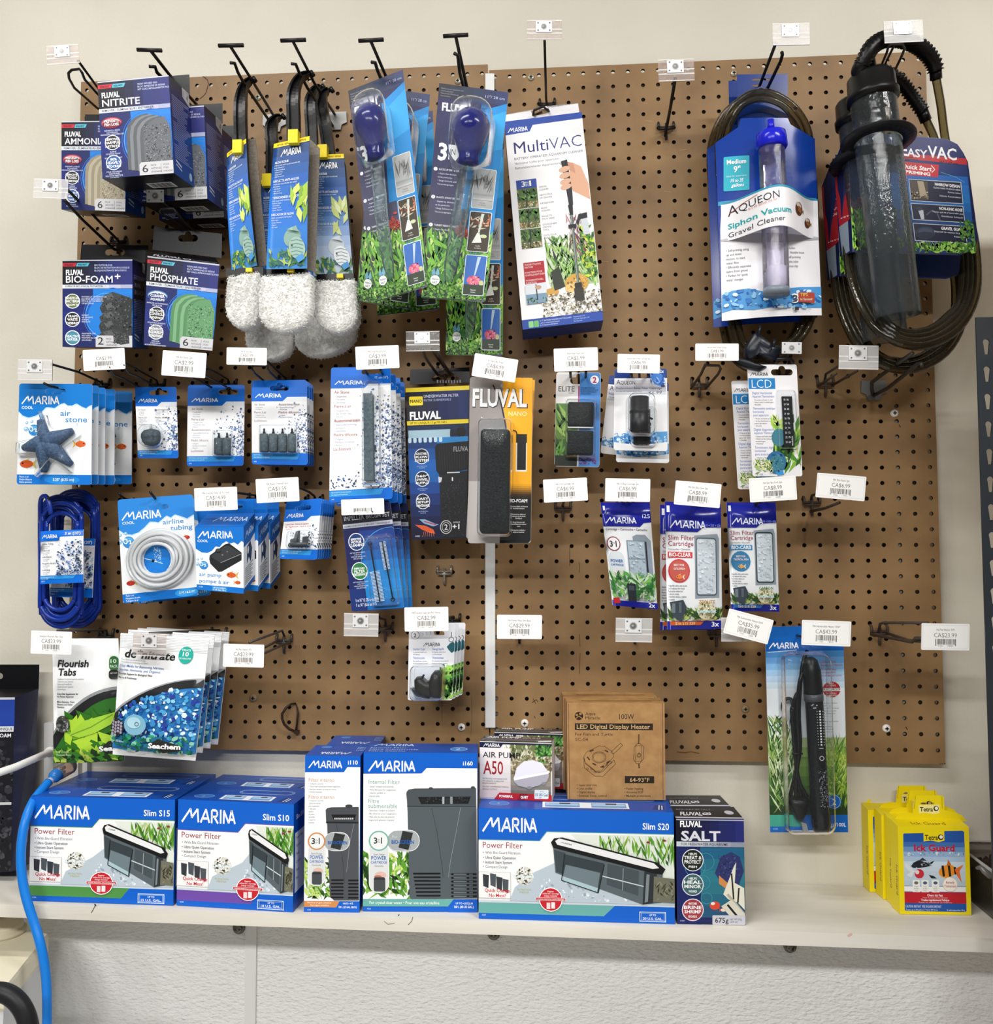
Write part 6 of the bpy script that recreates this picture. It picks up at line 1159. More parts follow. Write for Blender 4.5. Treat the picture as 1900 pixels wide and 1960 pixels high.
# ------------------------------------------------------------------ siphon in its blue and white sleeve
HOSE = Mclear('smoky_hose', '#bab296', .14, '#5d5440', .08, 1.45); HOSE2 = Mclear('smoky_hose_dark', '#7a7360', .45, '#3d382c', .08, 1.45)
TUBE = Mclear('smoke_tube', '#cdd4d6', .09, '#8a9498', .05, 1.4); CTUBE = Mclear('violet_tube', '#eeedf6', .05, '#dcdaf0', .05, 1.45)
BLK = M('#0b0b0d', .35, .25)
def siphon(full, label, off, dd, roll=0.0):
    ox, oy = off; S = lambda x, y, d: at(x + ox, y + oy, d - dd)
    t_ = thing('siphon_cleaner', label, 'gravel cleaner', S(1460, 700, .1), 'siphons in blue and white sleeves')
    D0 = .115; Q = [(1367.5, 225), (1559, 225), (1572, 604), (1381, 615)]
    b = MB(); F = Face(b, [S(*p, D0) for p in Q], Q, lambda u, v: .010 * math.sin(math.pi * u) ** 1.0)
    F.cuts = 6
    sheet(F, [(1369, 274), (1412, 247), (1416, 231), (1505, 231), (1511, 243), (1559, 266), (1564, 382), (1572, 604), (1381, 615), (1373, 390)], .0007, M('#123a94', .16), M('#0f2f78', .4))
    if full:
        F.poly([(1374, 388), (1561, 381), (1563, 388), (1374, 396)], '#2a9ac0'); F.poly([(1380, 395), (1563, 386), (1572, 604), (1381, 615), (1378, 440)], M('#f2f1f4', .3))
        F.rrect(1384, 303, 1432, 369, 2.5, '#27b0c4'); F.t('Medium', 1408, 318, 8, '#ffffff', 36, .025, 0, 'c'); F.t('9"', 1409, 334, 11, '#ffffff', 13, .02, 0, 'c'); F.t('Ideal for aquariums', 1408, 343, 3.4, '#d8f4f6', 38, .0, .2, 'c'); F.t('15 to 35', 1409, 353, 6.2, '#ffffff', 24, .015, .25, 'c'); F.t('gallons', 1410, 362, 6.2, '#ffffff', 24, .015, .25, 'c')
        bq = [(1379, 391), (1564, 383), (1566, 459), (1380, 464)]; b2 = MB(); FS = F; F = Face(b2, [FS.xy(*p, .001) for p in bq], bq, lambda u, v: .062 * math.sin(math.pi * min(max(u, 0), 1)) ** 2); F.cuts = 24; sheet(F, bq, .0006, M('#f2f1f4', .3)); F.poly([(1379, 390.5), (1564, 382.5), (1564, 386), (1379, 394)], '#2a9ac0')
        an = -.055
        F.t('A', 1392, 419, 20, '#20222e', 17, -.005, 0, 'l', an); F.t('QUEON', 1410, 416, 13.5, '#20222e', 63, -.005, 0, 'l', an); F.line([(1394, 414), (1415, 402), (1437, 396)], 1, '#c05a3a'); F.t("It's all about the fish.", 1424, 419, 4, '#c86a4a', 46, 0, 0, 'l', an)
        F.t('Siphon Vacuum', 1392, 443, 10, '#1aa3a8', 106, .02, 0, 'l', an); F.t('Gravel Cleaner', 1393, 459, 9.5, '#2e3038', 91, 0, 0, 'l', an)
        for x, y, r in ((1518, 417, 12), (1541, 434, 9)): F.ell(x, y, r * .8, r * 1.15, '#5a3a24', 16, .3); F.ell(x - 1, y - r * .55, r * .6, r * .4, '#c8bcae', 14); F.ell(x + 1, y + r * .1, r * .5, r * .5, '#8a5a34', 14); F.poly([(x + r * .7, y), (x + r * 1.1, y - 3), (x + r * 1.0, y + 5)], '#8a6a4c')
        b2.build('white_band', t_); F = FS
        F.poly([(1378, 461), (1440, 452), (1480, 452), (1566, 456), (1566, 461), (1500, 470), (1440, 470), (1378, 464)], '#b8b6bc')
        F.para(['\u2022 Self-priming using', '   up and down', '   motion, to start', '   water flow', '\u2022 Efficiently separates', '   debris from gravel', '\u2022 Perfect for quick', '   water changes'], 1389, 485, 4.3, 8.0, '#4a4c56', 0, 'l', .86); F.para(['Includes:', "\u2022 6' flexible hose", '\u2022 Self priming', '   intake tube', '\u2022 Hose clip'], 1501, 482, 4.3, 8.6, '#4a4c56', 0, 'l', .86)
    F.poly([(1381, 566), (1400, 559), (1430, 556), (1455, 562), (1490, 558), (1530, 553), (1570.5, 550), (1571.5, 590), (1540, 592), (1500, 588), (1440, 597), (1400, 595), (1381, 600)], '#4a9ad8')
    F.specks(1383, 558, 1570, 594, 90, ['#1f5fb4', '#8cc4ec', '#dff0fa', '#2c78c8'], (2, 6), 3)
    if full: F.t('3', 1512, 584, 16, '#ffffff', 13, .04); F.t('3', 1512.5, 583, 13, '#3a3a40', 10, .0); F.rrect(1524, 564, 1556, 583, 2, '#b0402a'); F.t('TIPS', 1527, 572, 6, '#f0c060', 15, .02); F.t('to Succeed', 1527, 580, 5, '#f4e0d0', 24, .01); F.rrect(1517, 592, 1525, 598, 1, '#26262c'); F.t('watch the video', 1528, 597, 3, '#6a6c74', 22)
    b.build('printed_sleeve', t_)
    b = MB(); q = [(1410, 142.5), (1507, 141.4), (1508, 245), (1412, 245)]; F2 = Face(b, [S(*p, D0 - .018) for p in q], q); sheet(F2, q, .0007, M('#16357e', .22), None, [slot(1457, 158, 40, 16, False)]); b.build('header_card', t_)
    for i, (pl, r) in enumerate(((0, .0054), (1, .0054))):
        e = 13 * i; b = MB()
        pts = [(1404 + e, 640, .09), (1390 + e, 560, .09), (1382 + e, 420, .085), (1374 + e, 300, .09), (1380 + e, 250, .105), (1400 + e * .8, 208 + e * .4, .115), (1430, 182 + e, .12), (1457, 176 + e, .12), (1486, 182 + e, .12), (1520 - e * .8, 205 + e * .6, .115), (1545 - e, 245, .105), (1553 - e, 300, .09), (1560 - e, 420, .085), (1562 - e, 560, .09), (1550 - e, 618, .09), (1530 - e, 650, .09), (1495 - e, 682 - e, .09), (1450, 694 - e, .09), (1418 + e, 672 - e * .5, .09)]
        b.tube(smooth([S(*p) for p in pts], 4, True), r, HOSE, 10, True); b.build('hose_loop', t_)
    if not full: return t_
    b = MB(); z = .030; C0 = lambda x, y, e=0: F.xy(x, y, z + e)
    m = pxm(F)
    b.tube([C0(1464, 254), C0(1464, 276)], [6 * m, 7 * m], M('#1a22c4', .2), 14); b.tube([C0(1464, 276), C0(1464, 280), C0(1465, 290), C0(1465.5, 304), C0(1465.5, 309)], [12 * m, 27 * m, 28 * m, 29 * m, 26 * m], M('#1a22c4', .18), 24); b.build('blue_cap', t_)
    b = MB(); b.tube([C0(1465, 306), C0(1469, 400), C0(1472, 500), C0(1474, 578)], 24 * m, CTUBE, 24, False, False); ct_ = b.build('clear_tube', t_)
    b = MB(); b.tube([C0(1472, 522), C0(1474, 530), C0(1475, 562), C0(1475, 572)], [4 * m, 19 * m, 20 * m, 10 * m], M('#eceaf4', .4), 18); b.build('white_float', ct_)
    b = MB(); b.tube([C0(1474, 568), C0(1474, 580)], 24.5 * m, M('#7d8694', .3), 20); b.build('tube_foot', t_)
    if full:
        b = MB(); cl = [(1424, 668), (1440, 640), (1446, 636), (1462, 648), (1478, 662), (1490, 664), (1494, 672), (1486, 692), (1472, 690), (1450, 678), (1436, 690), (1428, 690)]
        Fc = Face(b, [S(*p, .112) for p in ((1420, 630), (1500, 630), (1500, 700), (1420, 700))], [(1420, 630), (1500, 630), (1500, 700), (1420, 700)])
        lump(Fc, cl, .020, M('#1a202a', .3), ((1, 0), (1, .7), (.9, 1), (.3, .85)), -.012); b.tube([S(1452, 640, .125), S(1455, 624, .125)], .0022, M('#1a202a', .3), 8); b.tube([S(1480, 664, .125), S(1482, 650, .125)], .0022, M('#1a202a', .3), 8)
        lump(Fc, [(1400, 684), (1426, 690), (1452, 700), (1466, 704), (1452, 712), (1424, 706), (1404, 696)], .012, M('#15181e', .35)); b.build('hose_clip', t_)
    return t_
siphon(True, 'front siphon cleaner in a blue and white sleeve with bright blue cap', (0, 0), 0)
siphon(False, 'second siphon cleaner, its sleeve edge showing left of the front one', (-16, 12), .035)
# ------------------------------------------------------------------ gravel cleaners with the black hoses
def ribbed(b, pts, r, mat, n=4, pitch=.0056):
    P = smooth(pts, n * 3); L = [0]
    for a, c in zip(P, P[1:]): L.append(L[-1] + (c - a).length)
    N = max(4, int(L[-1] / (pitch / 2))); Q = []; rs = []; j = 0
    for i in range(N + 1):
        t = L[-1] * i / N
        while j < len(L) - 2 and L[j + 1] < t: j += 1
        f = (t - L[j]) / max(1e-9, L[j + 1] - L[j]); Q.append(P[j].lerp(P[j + 1], f)); rs.append(r if i % 2 else r * .70)
    b.tube(Q, rs, mat, 12)
def easyvac(label, off, dd, full, hoses=True):
    ox, oy = off; S = lambda x, y, d: at(x + ox, y + oy, d - dd)
    t_ = thing('gravel_cleaner', label, 'gravel cleaner', S(1740, 700, .12), 'gravel cleaners with black ribbed hoses')
    Q = [(1622, 250), (1845, 268), (1868, 486), (1632, 482)]; D0 = .15
    b = MB(); F = Face(b, [S(*p, D0) for p in Q], Q)
    out = [(1622, 250), (1700, 256), (1812, 266), (1832, 276), (1843, 292), (1852, 310), (1871, 452), (1868, 468), (1855, 481), (1835, 488), (1632, 482)]
    sheet(F, out, .0008, M('#16204f', .3), M('#c8c8cc', .6))
    F.poly([(1623, 252), (1811, 267), (1832, 277), (1843, 292), (1848, 306), (1623.5, 285)], '#1b2560'); F.poly([(1626, 296), (1850, 312), (1851, 318), (1871, 452), (1866, 470), (1852, 482), (1835, 487), (1632, 481)], '#16306a')
    F.grad(1700, 330, 1862, 440, ['#1a5aa8', '#2078c4', '#1a64a8', '#123a6a'], 6)
    F.poly([(1624, 285), (1850, 304), (1851, 316), (1624.6, 294)], '#b4242e'); F.grad(1630, 395, 1720, 480, ['#1c2a4a', '#22381c', '#1c2c16'], 4)
    if full:
        F.t('E', 1722, 297, 21, '#e8e9ee', 15, .02, 0, 'l', .045); F.t('ASY', 1736, 299, 15, '#dfe1e8', 40, .02, 0, 'l', .045); F.t('VAC', 1776, 301, 22, '#e8e9ee', 56, .02, 0, 'l', .045); F.t('15" / 37 cm', 1798, 313, 5, '#4a0c12', 36, .02, 0, 'l', .04); F.para(['GRAVEL CLEANER', 'NETTOYEUR DE GRAVIER', 'KIESREINIGER'], 1722, 301, 2.4, 3.2, '#2a0a10', .01, 'l', .9)
        F.poly([(1724, 309), (1797, 316), (1795, 340), (1726, 335)], '#c02834'); F.t('Quick Start', 1726, 322, 8, '#ffffff', 58, .025, .15, 'l', .05); F.t('PRIMING', 1733, 332, 6, '#ffffff', 48, .025, 0, 'l', .05); F.line([(1782, 317), (1789, 325), (1783, 331)], 1.2, '#ffffff')
        F.line([(1800, 330), (1830, 340), (1846, 350)], .7, '#5ab0e0')
        for k, (y, hd, rows) in enumerate(((344, 'NARROW DESIGN', ['CLEANS HARD-TO-REACH AREAS', 'Format mince', 'Schmale Konstruktion']), (390, 'NON-KINK HOSE', ["Tuyau qui ne s'entortille pas", 'Knickfester Schlauch']), (428, 'GRAVEL GUARD', ['Dispositif de retenue du gravier', 'Kiesschutz']))):
            h = (44, 34, 36)[k]; x = 1739 + k * 4
            P4 = [(x, y - 1), (x + 100, y + 5), (x + 104, y + h + 3), (x + 4, y + h - 3)]; F.poly(P4, '#c4ccd8'); F.poly([(p[0] + (1.2 if i in (0, 3) else -1.2), p[1] + (1.2 if i < 2 else -1.2)) for i, p in enumerate(P4)], '#141d38')
            if k == 0: F.poly([(x + 2, y + 2), (x + 36, y + 4), (x + 38, y + 39), (x + 5, y + 38)], '#4a4238'); F.specks(x + 4, y + 24, x + 38, y + 38, 60, ['#8a7a62', '#c4b49a', '#2c2620'], (1, 2.4), 4); F.poly([(x + 16, y + 3), (x + 28, y + 4), (x + 34, y + 30), (x + 22, y + 34)], '#a89a84')
            if k == 1: F.poly([(x + 14, y + 12), (x + 24, y + 13), (x + 26, y + 30), (x + 20, y + 30)], '#b8c0c8'); F.line([(x + 30, y + 22), (x + 40, y + 14), (x + 50, y + 18), (x + 56, y + 32)], 2.6, '#4a5668'); F.ell(x + 16, y + 10, 6, 4, '#2a3244')
            if k == 2: F.ell(x + 24, y + 18, 19, 12, '#2c3850'); F.ell(x + 24, y + 15, 13, 6, '#3d4a64'); F.ell(x + 24, y + 22, 17, 6, '#222c40')
            F.t(hd, x + 98, y + 14, 5.4, '#f2f4f8', (48, 44, 44)[k], .025, 0, 'r', .05)
            for j, s_ in enumerate(rows): F.t(s_, x + 99, y + 19.5 + j * (7.5 if k == 0 else 8), 2.9, '#d4dae6', min(58, len(s_) * 2.0), .008, 0, 'r', .05)
        F.blades(1742, 462, 1868, 486, 120, ['#3f7a2c', '#5d9a3a', '#8cc04c', '#2c4a1c', '#b8d48a'], (8, 18), (4, 8), 6, 1.3); F.blades(1836, 420, 1869, 480, 60, ['#3f7a2c', '#2c5a24', '#5d8a3a'], (8, 18), (4, 8), 7, 1.3)
    F.blades(1626, 395, 1660, 481, 60, ['#4f9a2c', '#7cc03a', '#a4d84a', '#2c5a1c'], (14, 34), (4, 10), 8, .9); F.specks(1660, 400, 1740, 478, 90, ['#24401c', '#3a5a28', '#16240f', '#5a7a3a'], (2, 6), 9); F.specks(1628, 378, 1680, 398, 40, ['#7a2440', '#9a3450', '#4a1830'], (2, 5), 3)
    b.build('printed_card', t_)
    b = MB(); q = [(1620, 262), (1626, 296), (1633, 482), (1607, 491), (1597, 312)]; qq = [S(1618, 256, D0), S(1632, 300, D0), S(1633, 482, D0), S(1607, 491, D0 - .045), S(1596, 312, D0 - .045)]
    b.add(qq + [p + V((.0008, .0006, 0)) for p in qq], [(0, 1, 2, 3, 4), (9, 8, 7, 6, 5)] + [(i, (i + 1) % 5, 5 + (i + 1) % 5, 5 + i) for i in range(5)], M('#1a2350', .3))
    Fs = Face(b, [qq[4], qq[1], qq[2], qq[3]], [(0, 0), (30, 0), (30, 180), (0, 180)]); Fs.poly([(0, 0), (30, -8), (30, 110), (3, 130), (0, 60)], '#a8222e')
    for y, s3 in ((14, ('INCLUDES', 'PRIMING', '2-IN-1')), (52, ('INCLUT', 'AMOR\u00c7AGE', '2-EN-1')), (90, ('INKLUS', 'ANSAUGEN', '2-IN-1'))):
        for j, s_ in enumerate(s3): Fs.t(s_, 6, y + j * 10, 6 if j == 2 else 4, '#f4e0e2', 20, .02)
    Fs.poly([(2, 124), (20, 118), (22, 176), (6, 180)], '#8a9aa8'); b.build('side_flap', t_)
    b = MB(); A = S(1669, 178, .20); B = S(1718, 606, .188); ax = (B - A).normalized(); R = .0318
    b.tube([A + (B - A) * k / 6 for k in range(7)], R, TUBE, 32, False, False)
    b.tube([B - ax * .002, B], R, TUBE, 32, False, False); b.build('smoky_tube', t_)
    b = MB(); b.lathe(A + ax * .012, -ax, [(0, R + .004), (.010, R + .0045), (.012, R + .002), (.034, R + .001), (.038, R - .002), (.042, R * .6), (.046, R * .32), (.060, R * .30)], BLK, 32)
    b.build('black_cap', t_)
    if full: Fk = None
    b = MB(); c = A + ax * .075; X = ax.cross(V((0, 0, 1))).normalized() if False else V((1, 0, 0)); Y = V((0, -.97, .10)).normalized(); vs = []; n = 32
    for rr_, zz in ((R + .001, 0), (R + .020, .004), (R + .020, .0055), (R + .001, .0015)): vs += [c + (X * math.cos(2 * math.pi * k / n) + Y * math.sin(2 * math.pi * k / n)) * rr_ + V((0, 0, zz)) for k in range(n)]
    b.add(vs, [(r * n + k, r * n + (k + 1) % n, ((r + 1) % 4) * n + (k + 1) % n, ((r + 1) % 4) * n + k) for r in range(4) for k in range(n)], M('#1a1b20', .35), True); b.build('tube_collar', t_)
    if hoses:
        b = MB(); b.tube(smooth([A - ax * .095 if False else S(1650, 148, .205), S(1644, 136, .215), S(1650, 124, .22)], 4), .0115, BLK, 14); ribbed(b, [S(1648, 128, .22), S(1658, 106, .225), S(1670, 88, .225), S(1690, 76, .22), S(1715, 74, .21), S(1745, 82, .20), S(1770, 98, .19), S(1786, 120, .18), S(1790, 136, .175)], .0125, BLK); b.tube([S(1790, 134, .175), S(1791, 152, .172)], .0085, BLK, 12); b.build('ribbed_hose', t_)
        b = MB(); b.tube(smooth([S(1791, 150, .172), S(1800, 200, .15), S(1808, 262, .12), S(1822, 330, .11)], 5), .0062, HOSE, 10); b.build('clear_hose_lead', t_)
    else:
        b = MB(); ribbed(b, [S(1668, 140, .20), S(1690, 100, .21), S(1716, 92, .20), S(1748, 112, .19), S(1770, 140, .18), S(1790, 168, .175)], .0115, BLK); b.tube([S(1788, 166, .175), S(1796, 186, .17)], .0085, BLK, 12); b.build('ribbed_hose', t_)
        b = MB(); b.tube(smooth([S(1796, 184, .17), S(1812, 220, .15), S(1824, 270, .13), S(1830, 330, .12)], 5), .0062, HOSE, 10); b.build('clear_hose_lead', t_)
    for i in range(4 if full else 3):
        b = MB(); e = i * 9; dz = .004 * i
        pts = [(1622 + e, 400, .10 - dz), (1620 + e, 470, .115 - dz), (1632 + e, 545, .14 - dz), (1668 + e * .7, 620 - e * .6, .165 - dz), (1720, 656 - e * .8, .175 - dz), (1775, 660 - e, .165 - dz), (1832 - e * .6, 630 - e, .14 - dz), (1864 - e, 575, .12 - dz), (1870 - e, 510, .105 - dz), (1858 - e, 430, .095 - dz), (1830 - e, 360, .085 - dz), (1750, 320, .08 - dz), (1660 + e, 345, .085 - dz)]
        b.tube(smooth([S(*p) for p in pts], 4, True), .0066, HOSE if i % 2 == 0 else HOSE2, 10, True); b.build('hose_coil', t_)
    return t_
easyvac('front gravel cleaner with a wide smoky tube over its printed card', (0, 0), 0, True)
easyvac('rear gravel cleaner, its black cap and card edge showing at the left', (-24, 46), .055, False, False)
# ------------------------------------------------------------------ blue and white carded goods
STONE = Mnoise('air_stone', ['#3c4a52', '#4d5c64', '#5c6b72'], 260, .75, .35, 500); STONEB = Mnoise('blue_air_stone', ['#2f4460', '#3d5472', '#4d6684'], 240, .7, .35, 500)
MB2 = '#0b6ad2'
def bub(x, y): return max(0.04, min(1, (x * 1.2 - .3) * (y * 1.3)))
def wave(F, pts, w, yb, c='#1478cc'):
    fill(F, c, None, None); h = F.H
    F.poly([(0.2, h * .99)] + [(max(.2, min(w - .2, x)), y) for x, y in pts] + [(w - .2, h * .99)], M('#f0f3f6', GLOSS))
    F.line(pts, 2.2, '#bcdcf4')
    fill(F, '#1472cc', yb, None)
def o2(F, x, y, r):
    F.ell(x, y, r, r, '#2f86cc'); F.ell(x, y - r * .4, r * .7, r * .4, '#5aa8e0'); F.t('O', x - r * .7, y + r * .35, r * .95, '#ffffff', r * .75, .02, 0, 'l', -.35); F.t('2', x + r * .15, y + r * .35, r * .6, '#ffffff', r * .5, .015, 0, 'l', -.35)
    for k, (a, e, q) in enumerate(((-1.4, -.2, .42), (-1.3, -1.3, .28), (-.4, -1.5, .28))): F.ell(x + a * r * 1.0, y + e * r, r * q, r * q, '#8cb8dc'); F.ell(x + a * r - r * q * .2, y + e * r - r * q * .3, r * q * .5, r * q * .4, '#d8eaf6')
def star(F):
    wave(F, [(0, 55), (8, 63), (20, 67), (34, 63), (44, 57), (54, 46.5), (62, 47), (70, 48.5), (80, 41), (88, 38), (95, 43), (104, 43), (112, 39), (122, 45), (131, 48.5), (136, 44), (142, 41.5)], 142, 175)
    F.logo(6, 40, 72, 16); F.t('COOL', 6, 49, 5, '#ffffff', 22, .012)
    F.t('air', 81, 62, 10.5, '#2a80c8', 20, .012); F.t('stone', 91, 74, 10.5, '#2a80c8', 42, .012); o2(F, 31, 90, 11)
    F.fish(121, 116, 26, '#e2662c', '#e8b850', 1); F.fish(18, 155, 34, '#dd5a2a', '#dcc850', -1)
    F.para(['Pierre \u00e0 air', 'Piedra difusora', 'Pedra aperante'], 5, 181, 3.2, 5, '#e4f0fc', .01); F.ell(86, 185, 34, 8, '#1f8ae0'); F.t('3.25" (8.25 cm)', 69, 187, 5, '#ffffff', 40, .015)
tS, F = card('air_stone_pack', 'foremost card holding a blue grey starfish air stone', 'air stone', 'starfish air stone cards', [(37, 734), (176.5, 735), (175, 928), (32, 927)], .15, star, 5, (71, 15, 40, 11), .0007, '#1478cc', None, 'backing_card', (142, 194))
G = over(F); ctr = (60, 116); tips = [(50, 73), (109, 91), (107, 156), (55, 171), (15, 125)]
for tx_, ty_ in tips:
    L = math.hypot(tx_ - 60, ty_ - 116); dx, dy = (tx_ - 60) / L, (ty_ - 116) / L; m = pxm(F)
    G.mb.tube([F.xy(60, 116, .009), F.xy(60 + dx * L * .3, 116 + dy * L * .3, .0088), F.xy(60 + dx * L * .7, 116 + dy * L * .7, .007), F.xy(tx_, ty_, .005)], [.015, .0138, .0085, .0048] if ty_ > 80 else [.014, .010, .0085, .0080], STONEB, 12)
G.mb.build('starfish_stone', tS); rod(F, 50, 72, 46, 55, .0028, Mclear('inlet_tube', '#b8d4e8', .25, '#a8c8e0'), .006, 8, tS, 'air_inlet')
def around(c, tips, e, wd):
    P = []
    for i, (x, y) in enumerate(tips):
        L = math.hypot(x - c[0], y - c[1]); dx, dy = (x - c[0]) / L, (y - c[1]) / L
        P += [(x + dx * e - dy * -wd * -1, y + dy * e + dx * -wd), (x + dx * e + -dy * wd * 1, y + dy * e + dx * wd)]
        n = tips[(i + 1) % len(tips)]; mx, my = (x + n[0]) / 2, (y + n[1]) / 2; P.append((c[0] + (mx - c[0]) * .62, c[1] + (my - c[1]) * .62))
    return P
blister(F, 0, 0, 0, 0, .016, tS, 6, None, 'blister', around(ctr, tips, 9, 11))
for (p2, d2, l_) in (((189, 738), .122, 'second'), ((202, 742), .097, 'third'), ((220, 745), .072, 'fourth'), ((253, 749), .030, 'last')): moved(tS, (176.5, 735), .15, p2, d2, '%s starfish air stone card back from the foremost, only its right strip showing' % l_)
def marina(F, w, h, hy, hx, by, title=None, cols=1, warm='#8a4a4a', dens=150, seed=1, lines=3):
    fill(F, '#f1f2f4'); fill(F, MB2, None, hy); F.poly([(w * hx, hy + .2), (w * hx + 9, hy - 8), (w, hy - 8), (w, hy + .2)], '#e6ebf0'); fill(F, MB2, by, None)
    F.poly([(0.3, by + 1.2), (w * .86, by + 1.2), (w * .82, by + (h - by) * .55), (0.3, by + (h - by) * .55)], '#2a94dc'); F.para(['Safe for fresh or salt water aquariums', 'Sans danger pour les aquariums'], 4, by + (h - by) * .22, 2, (h - by) * .2, '#dff0fc', .006, 'l', .8); F.t('A95', 4, h - 4, 2.4, '#dcecfc')
    F.specks(w * .45, hy, w, by, dens, ['#2c4470', '#5a7ab4', '#9ab4dc', '#3a4a60', '#7d94c0'], (.8, 2.4), seed, bub)
    F.logo(w * .07, hy - 7, w * .46, (hy) * .2)
    T5 = (('Air Stone', ['\u2022 Oxygenates', '\u2022 Circulates', '\u2022 Decorates']), ('Pierre \u00e0 air', ["\u2022 Oxyg\u00e8ne l'eau", "\u2022 Fait circuler l'eau", '\u2022 D\u00e9core']), ('Ausstr\u00f6merstein', ['\u2022 Sauerstoffanreicherung', '\u2022 Zirkulation', '\u2022 Dekoration']), ('Piedra difusora', ['\u2022 Oxigena', '\u2022 Facilita la circulaci\u00f3n', '\u2022 Decora']), ('Luchtsteen', []))
    return T5
def stonecap(F, root, x, y, w_, h_, z=.006):
    G = over(F); m = pxm(F); G.mb.tube([F.xy(x, y, z), F.xy(x, y + 1, z), F.xy(x, y + h_ - 1, z), F.xy(x, y + h_, z)], [w_ / 2 * m * .9, w_ / 2 * m, w_ / 2 * m, w_ / 2 * m * .9], STONE, 12); G.mb.build('air_stone', root)
    G = over(F); G.mb.tube([F.xy(x, y - 10, z), F.xy(x, y - 4, z), F.xy(x, y - 3.6, z), F.xy(x, y, z)], [1.7 * m, 1.9 * m, 2.6 * m, 3 * m], BLK, 8); G.mb.build('nozzle', root)
def f1(F):
    T5 = marina(F, 79, 136, 37, .52, 121, seed=4, dens=210)
    y = 45
    for k, (a, r) in enumerate(T5[:2]): F.t(a, 5, y + k * 15, 3, '#7a4a50', None, 0, 0, 'l', 0, .8); F.para(r, 5, y + 3.6 + k * 15, 1.8, 2.8, '#8a93a4', 0, 'l', .8)
    F.t('Luchtsteen', 5, y + 28, 3, '#7a4a50')
    for k, (a, r) in enumerate(T5[2:4]): F.t(a, 37, y + k * 15, 3, '#7a4a50', 28); F.para(r, 37, y + 3.6 + k * 15, 1.8, 2.8, '#8a93a4', 0, 'l', .8)
t_, F = card('air_stone_pack', 'small card holding one round black air stone', 'air stone', None, [(258, 741), (337.4, 740.3), (341.3, 877), (264, 877)], .06, f1, 4, (46, 11, 36, 9), .0007, MB2, None, 'backing_card', (79, 136))
G = over(F); m = pxm(F); G.mb.lathe(F.xy(34, 83, .011), F.xy(34, 84, .011) - F.xy(34, 83, .011), [(0, 6 * m), (2 * m, 13 * m), (8 * m, 18 * m), (15 * m, 18.5 * m), (15.6 * m, 17.6 * m), (22 * m, 16.5 * m), (28 * m, 12 * m), (30 * m, 5 * m)], STONE, 18); G.mb.build('round_air_stone', t_)
rod(F, 34, 73, 34, 84, .0024, M('#d8dce0', .15), .012, 8, t_, 'nozzle'); blister(F, 12, 74, 57, 118, .024, t_, 18)
def f2(F):
    T5 = marina(F, 109, 155, 40, .60, 136, seed=7, dens=260); y = 48
    for k, (a, r) in enumerate(T5): F.t(a, 8, y + k * 20, 4.4, '#7a4a50', None, 0, 0, 'l', 0, .85); F.para(r, 9, y + 5.2 + k * 20, 2.6, 4.2, '#7d88a0', 0, 'l', .85)
t_, F = card('air_stone_pack', 'card holding two small cylindrical air stones side by side', 'air stone', None, [(359.5, 737), (468.6, 736.6), (466, 891.4), (357.6, 892.6)], .06, f2, 5, (78, 14, 38, 10), .0007, MB2, None, 'backing_card', (109, 155))
for x in (63.5, 79): stonecap(F, t_, x, 103, 17, 31)
blister(F, 53, 88, 90, 138, .014, t_, 4)
def f4(F):
    T5 = marina(F, 106, 160, 40, .56, 138, seed=9, dens=240); y = 48
    for k, (a, r) in enumerate(T5[:2]): F.t(a, 5, y + k * 15, 4.2, '#7a4a50', None, 0, 0, 'l', 0, .85); F.para(r[:2], 6, y + 4.6 + k * 15, 2.3, 3.8, '#7d88a0', 0, 'l', .85)
    F.t('Luchtsteen', 5, y + 31, 4.2, '#7a4a50')
    for k, (a, r) in enumerate(T5[2:4]): F.t(a, 52, y + k * 15, 4.2, '#7a4a50', 40); F.para(r[:2], 53, y + 4.6 + k * 15, 2.3, 3.8, '#7d88a0', 0, 'l', .85)
t_, F = card('air_stone_pack', 'foremost card holding four small air stones in a row', 'air stone', 'cards of four air stones', [(481.4, 728.6), (587, 727), (588.6, 890), (482, 888.6)], .085, f4, 5, (53, 15, 37, 10), .0007, MB2, None, 'backing_card', (106, 160))
for x in (26, 43.5, 61, 79): stonecap(F, t_, x, 103, 16.5, 34)
blister(F, 17, 86, 89, 140, .014, t_, 4)
for k, (p, d2) in enumerate((((591.5, 730), .065), ((596, 733), .045), ((599, 736), .028))): moved(t_, (587, 727), .085, p, d2, 'card of four air stones, %s, its blue right edge showing' % ('just behind the foremost', 'third in the stack', 'nearest the board')[k])
def fl(F):
    T5 = marina(F, 115, 255, 40, .56, 233, seed=12, dens=430); y = 50
    for k, (a, r) in enumerate(T5): F.t(a, 7, y + k * 27, 5.6, '#a04a48', None, .003, 0, 'l', 0, .9); F.para(r, 8, y + 7 + k * 27, 3.2, 5.8, '#7d88a0', 0, 'l', .9)
    F.t('15 cm (6")', 85, 22, 4.4, '#cfe6fa', 25, .005); F.specks(2, 205, 50, 230, 40, ['#2c4470', '#5a7ab4', '#3a4a60'], (1, 3), 3); F.specks(60, 60, 115, 232, 200, ['#2c4470', '#7d94c0', '#3a4a60', '#b4c8e4'], (1, 3), 13)
t_, F = card('air_stone_pack', 'foremost tall card holding a long bar air stone', 'air stone', 'long bar air stone cards', [(633.3, 703.5), (747, 702.5), (750.7, 954.5), (630, 962)], .125, fl, 5, (78, 9, 38, 10), .0007, MB2, None, 'backing_card', (115, 255))
G = over(F); q = [F.xy(x, y, z) for z in (.0145, .001) for x, y in ((66, 53), (91, 53), (92, 218), (67, 218))]
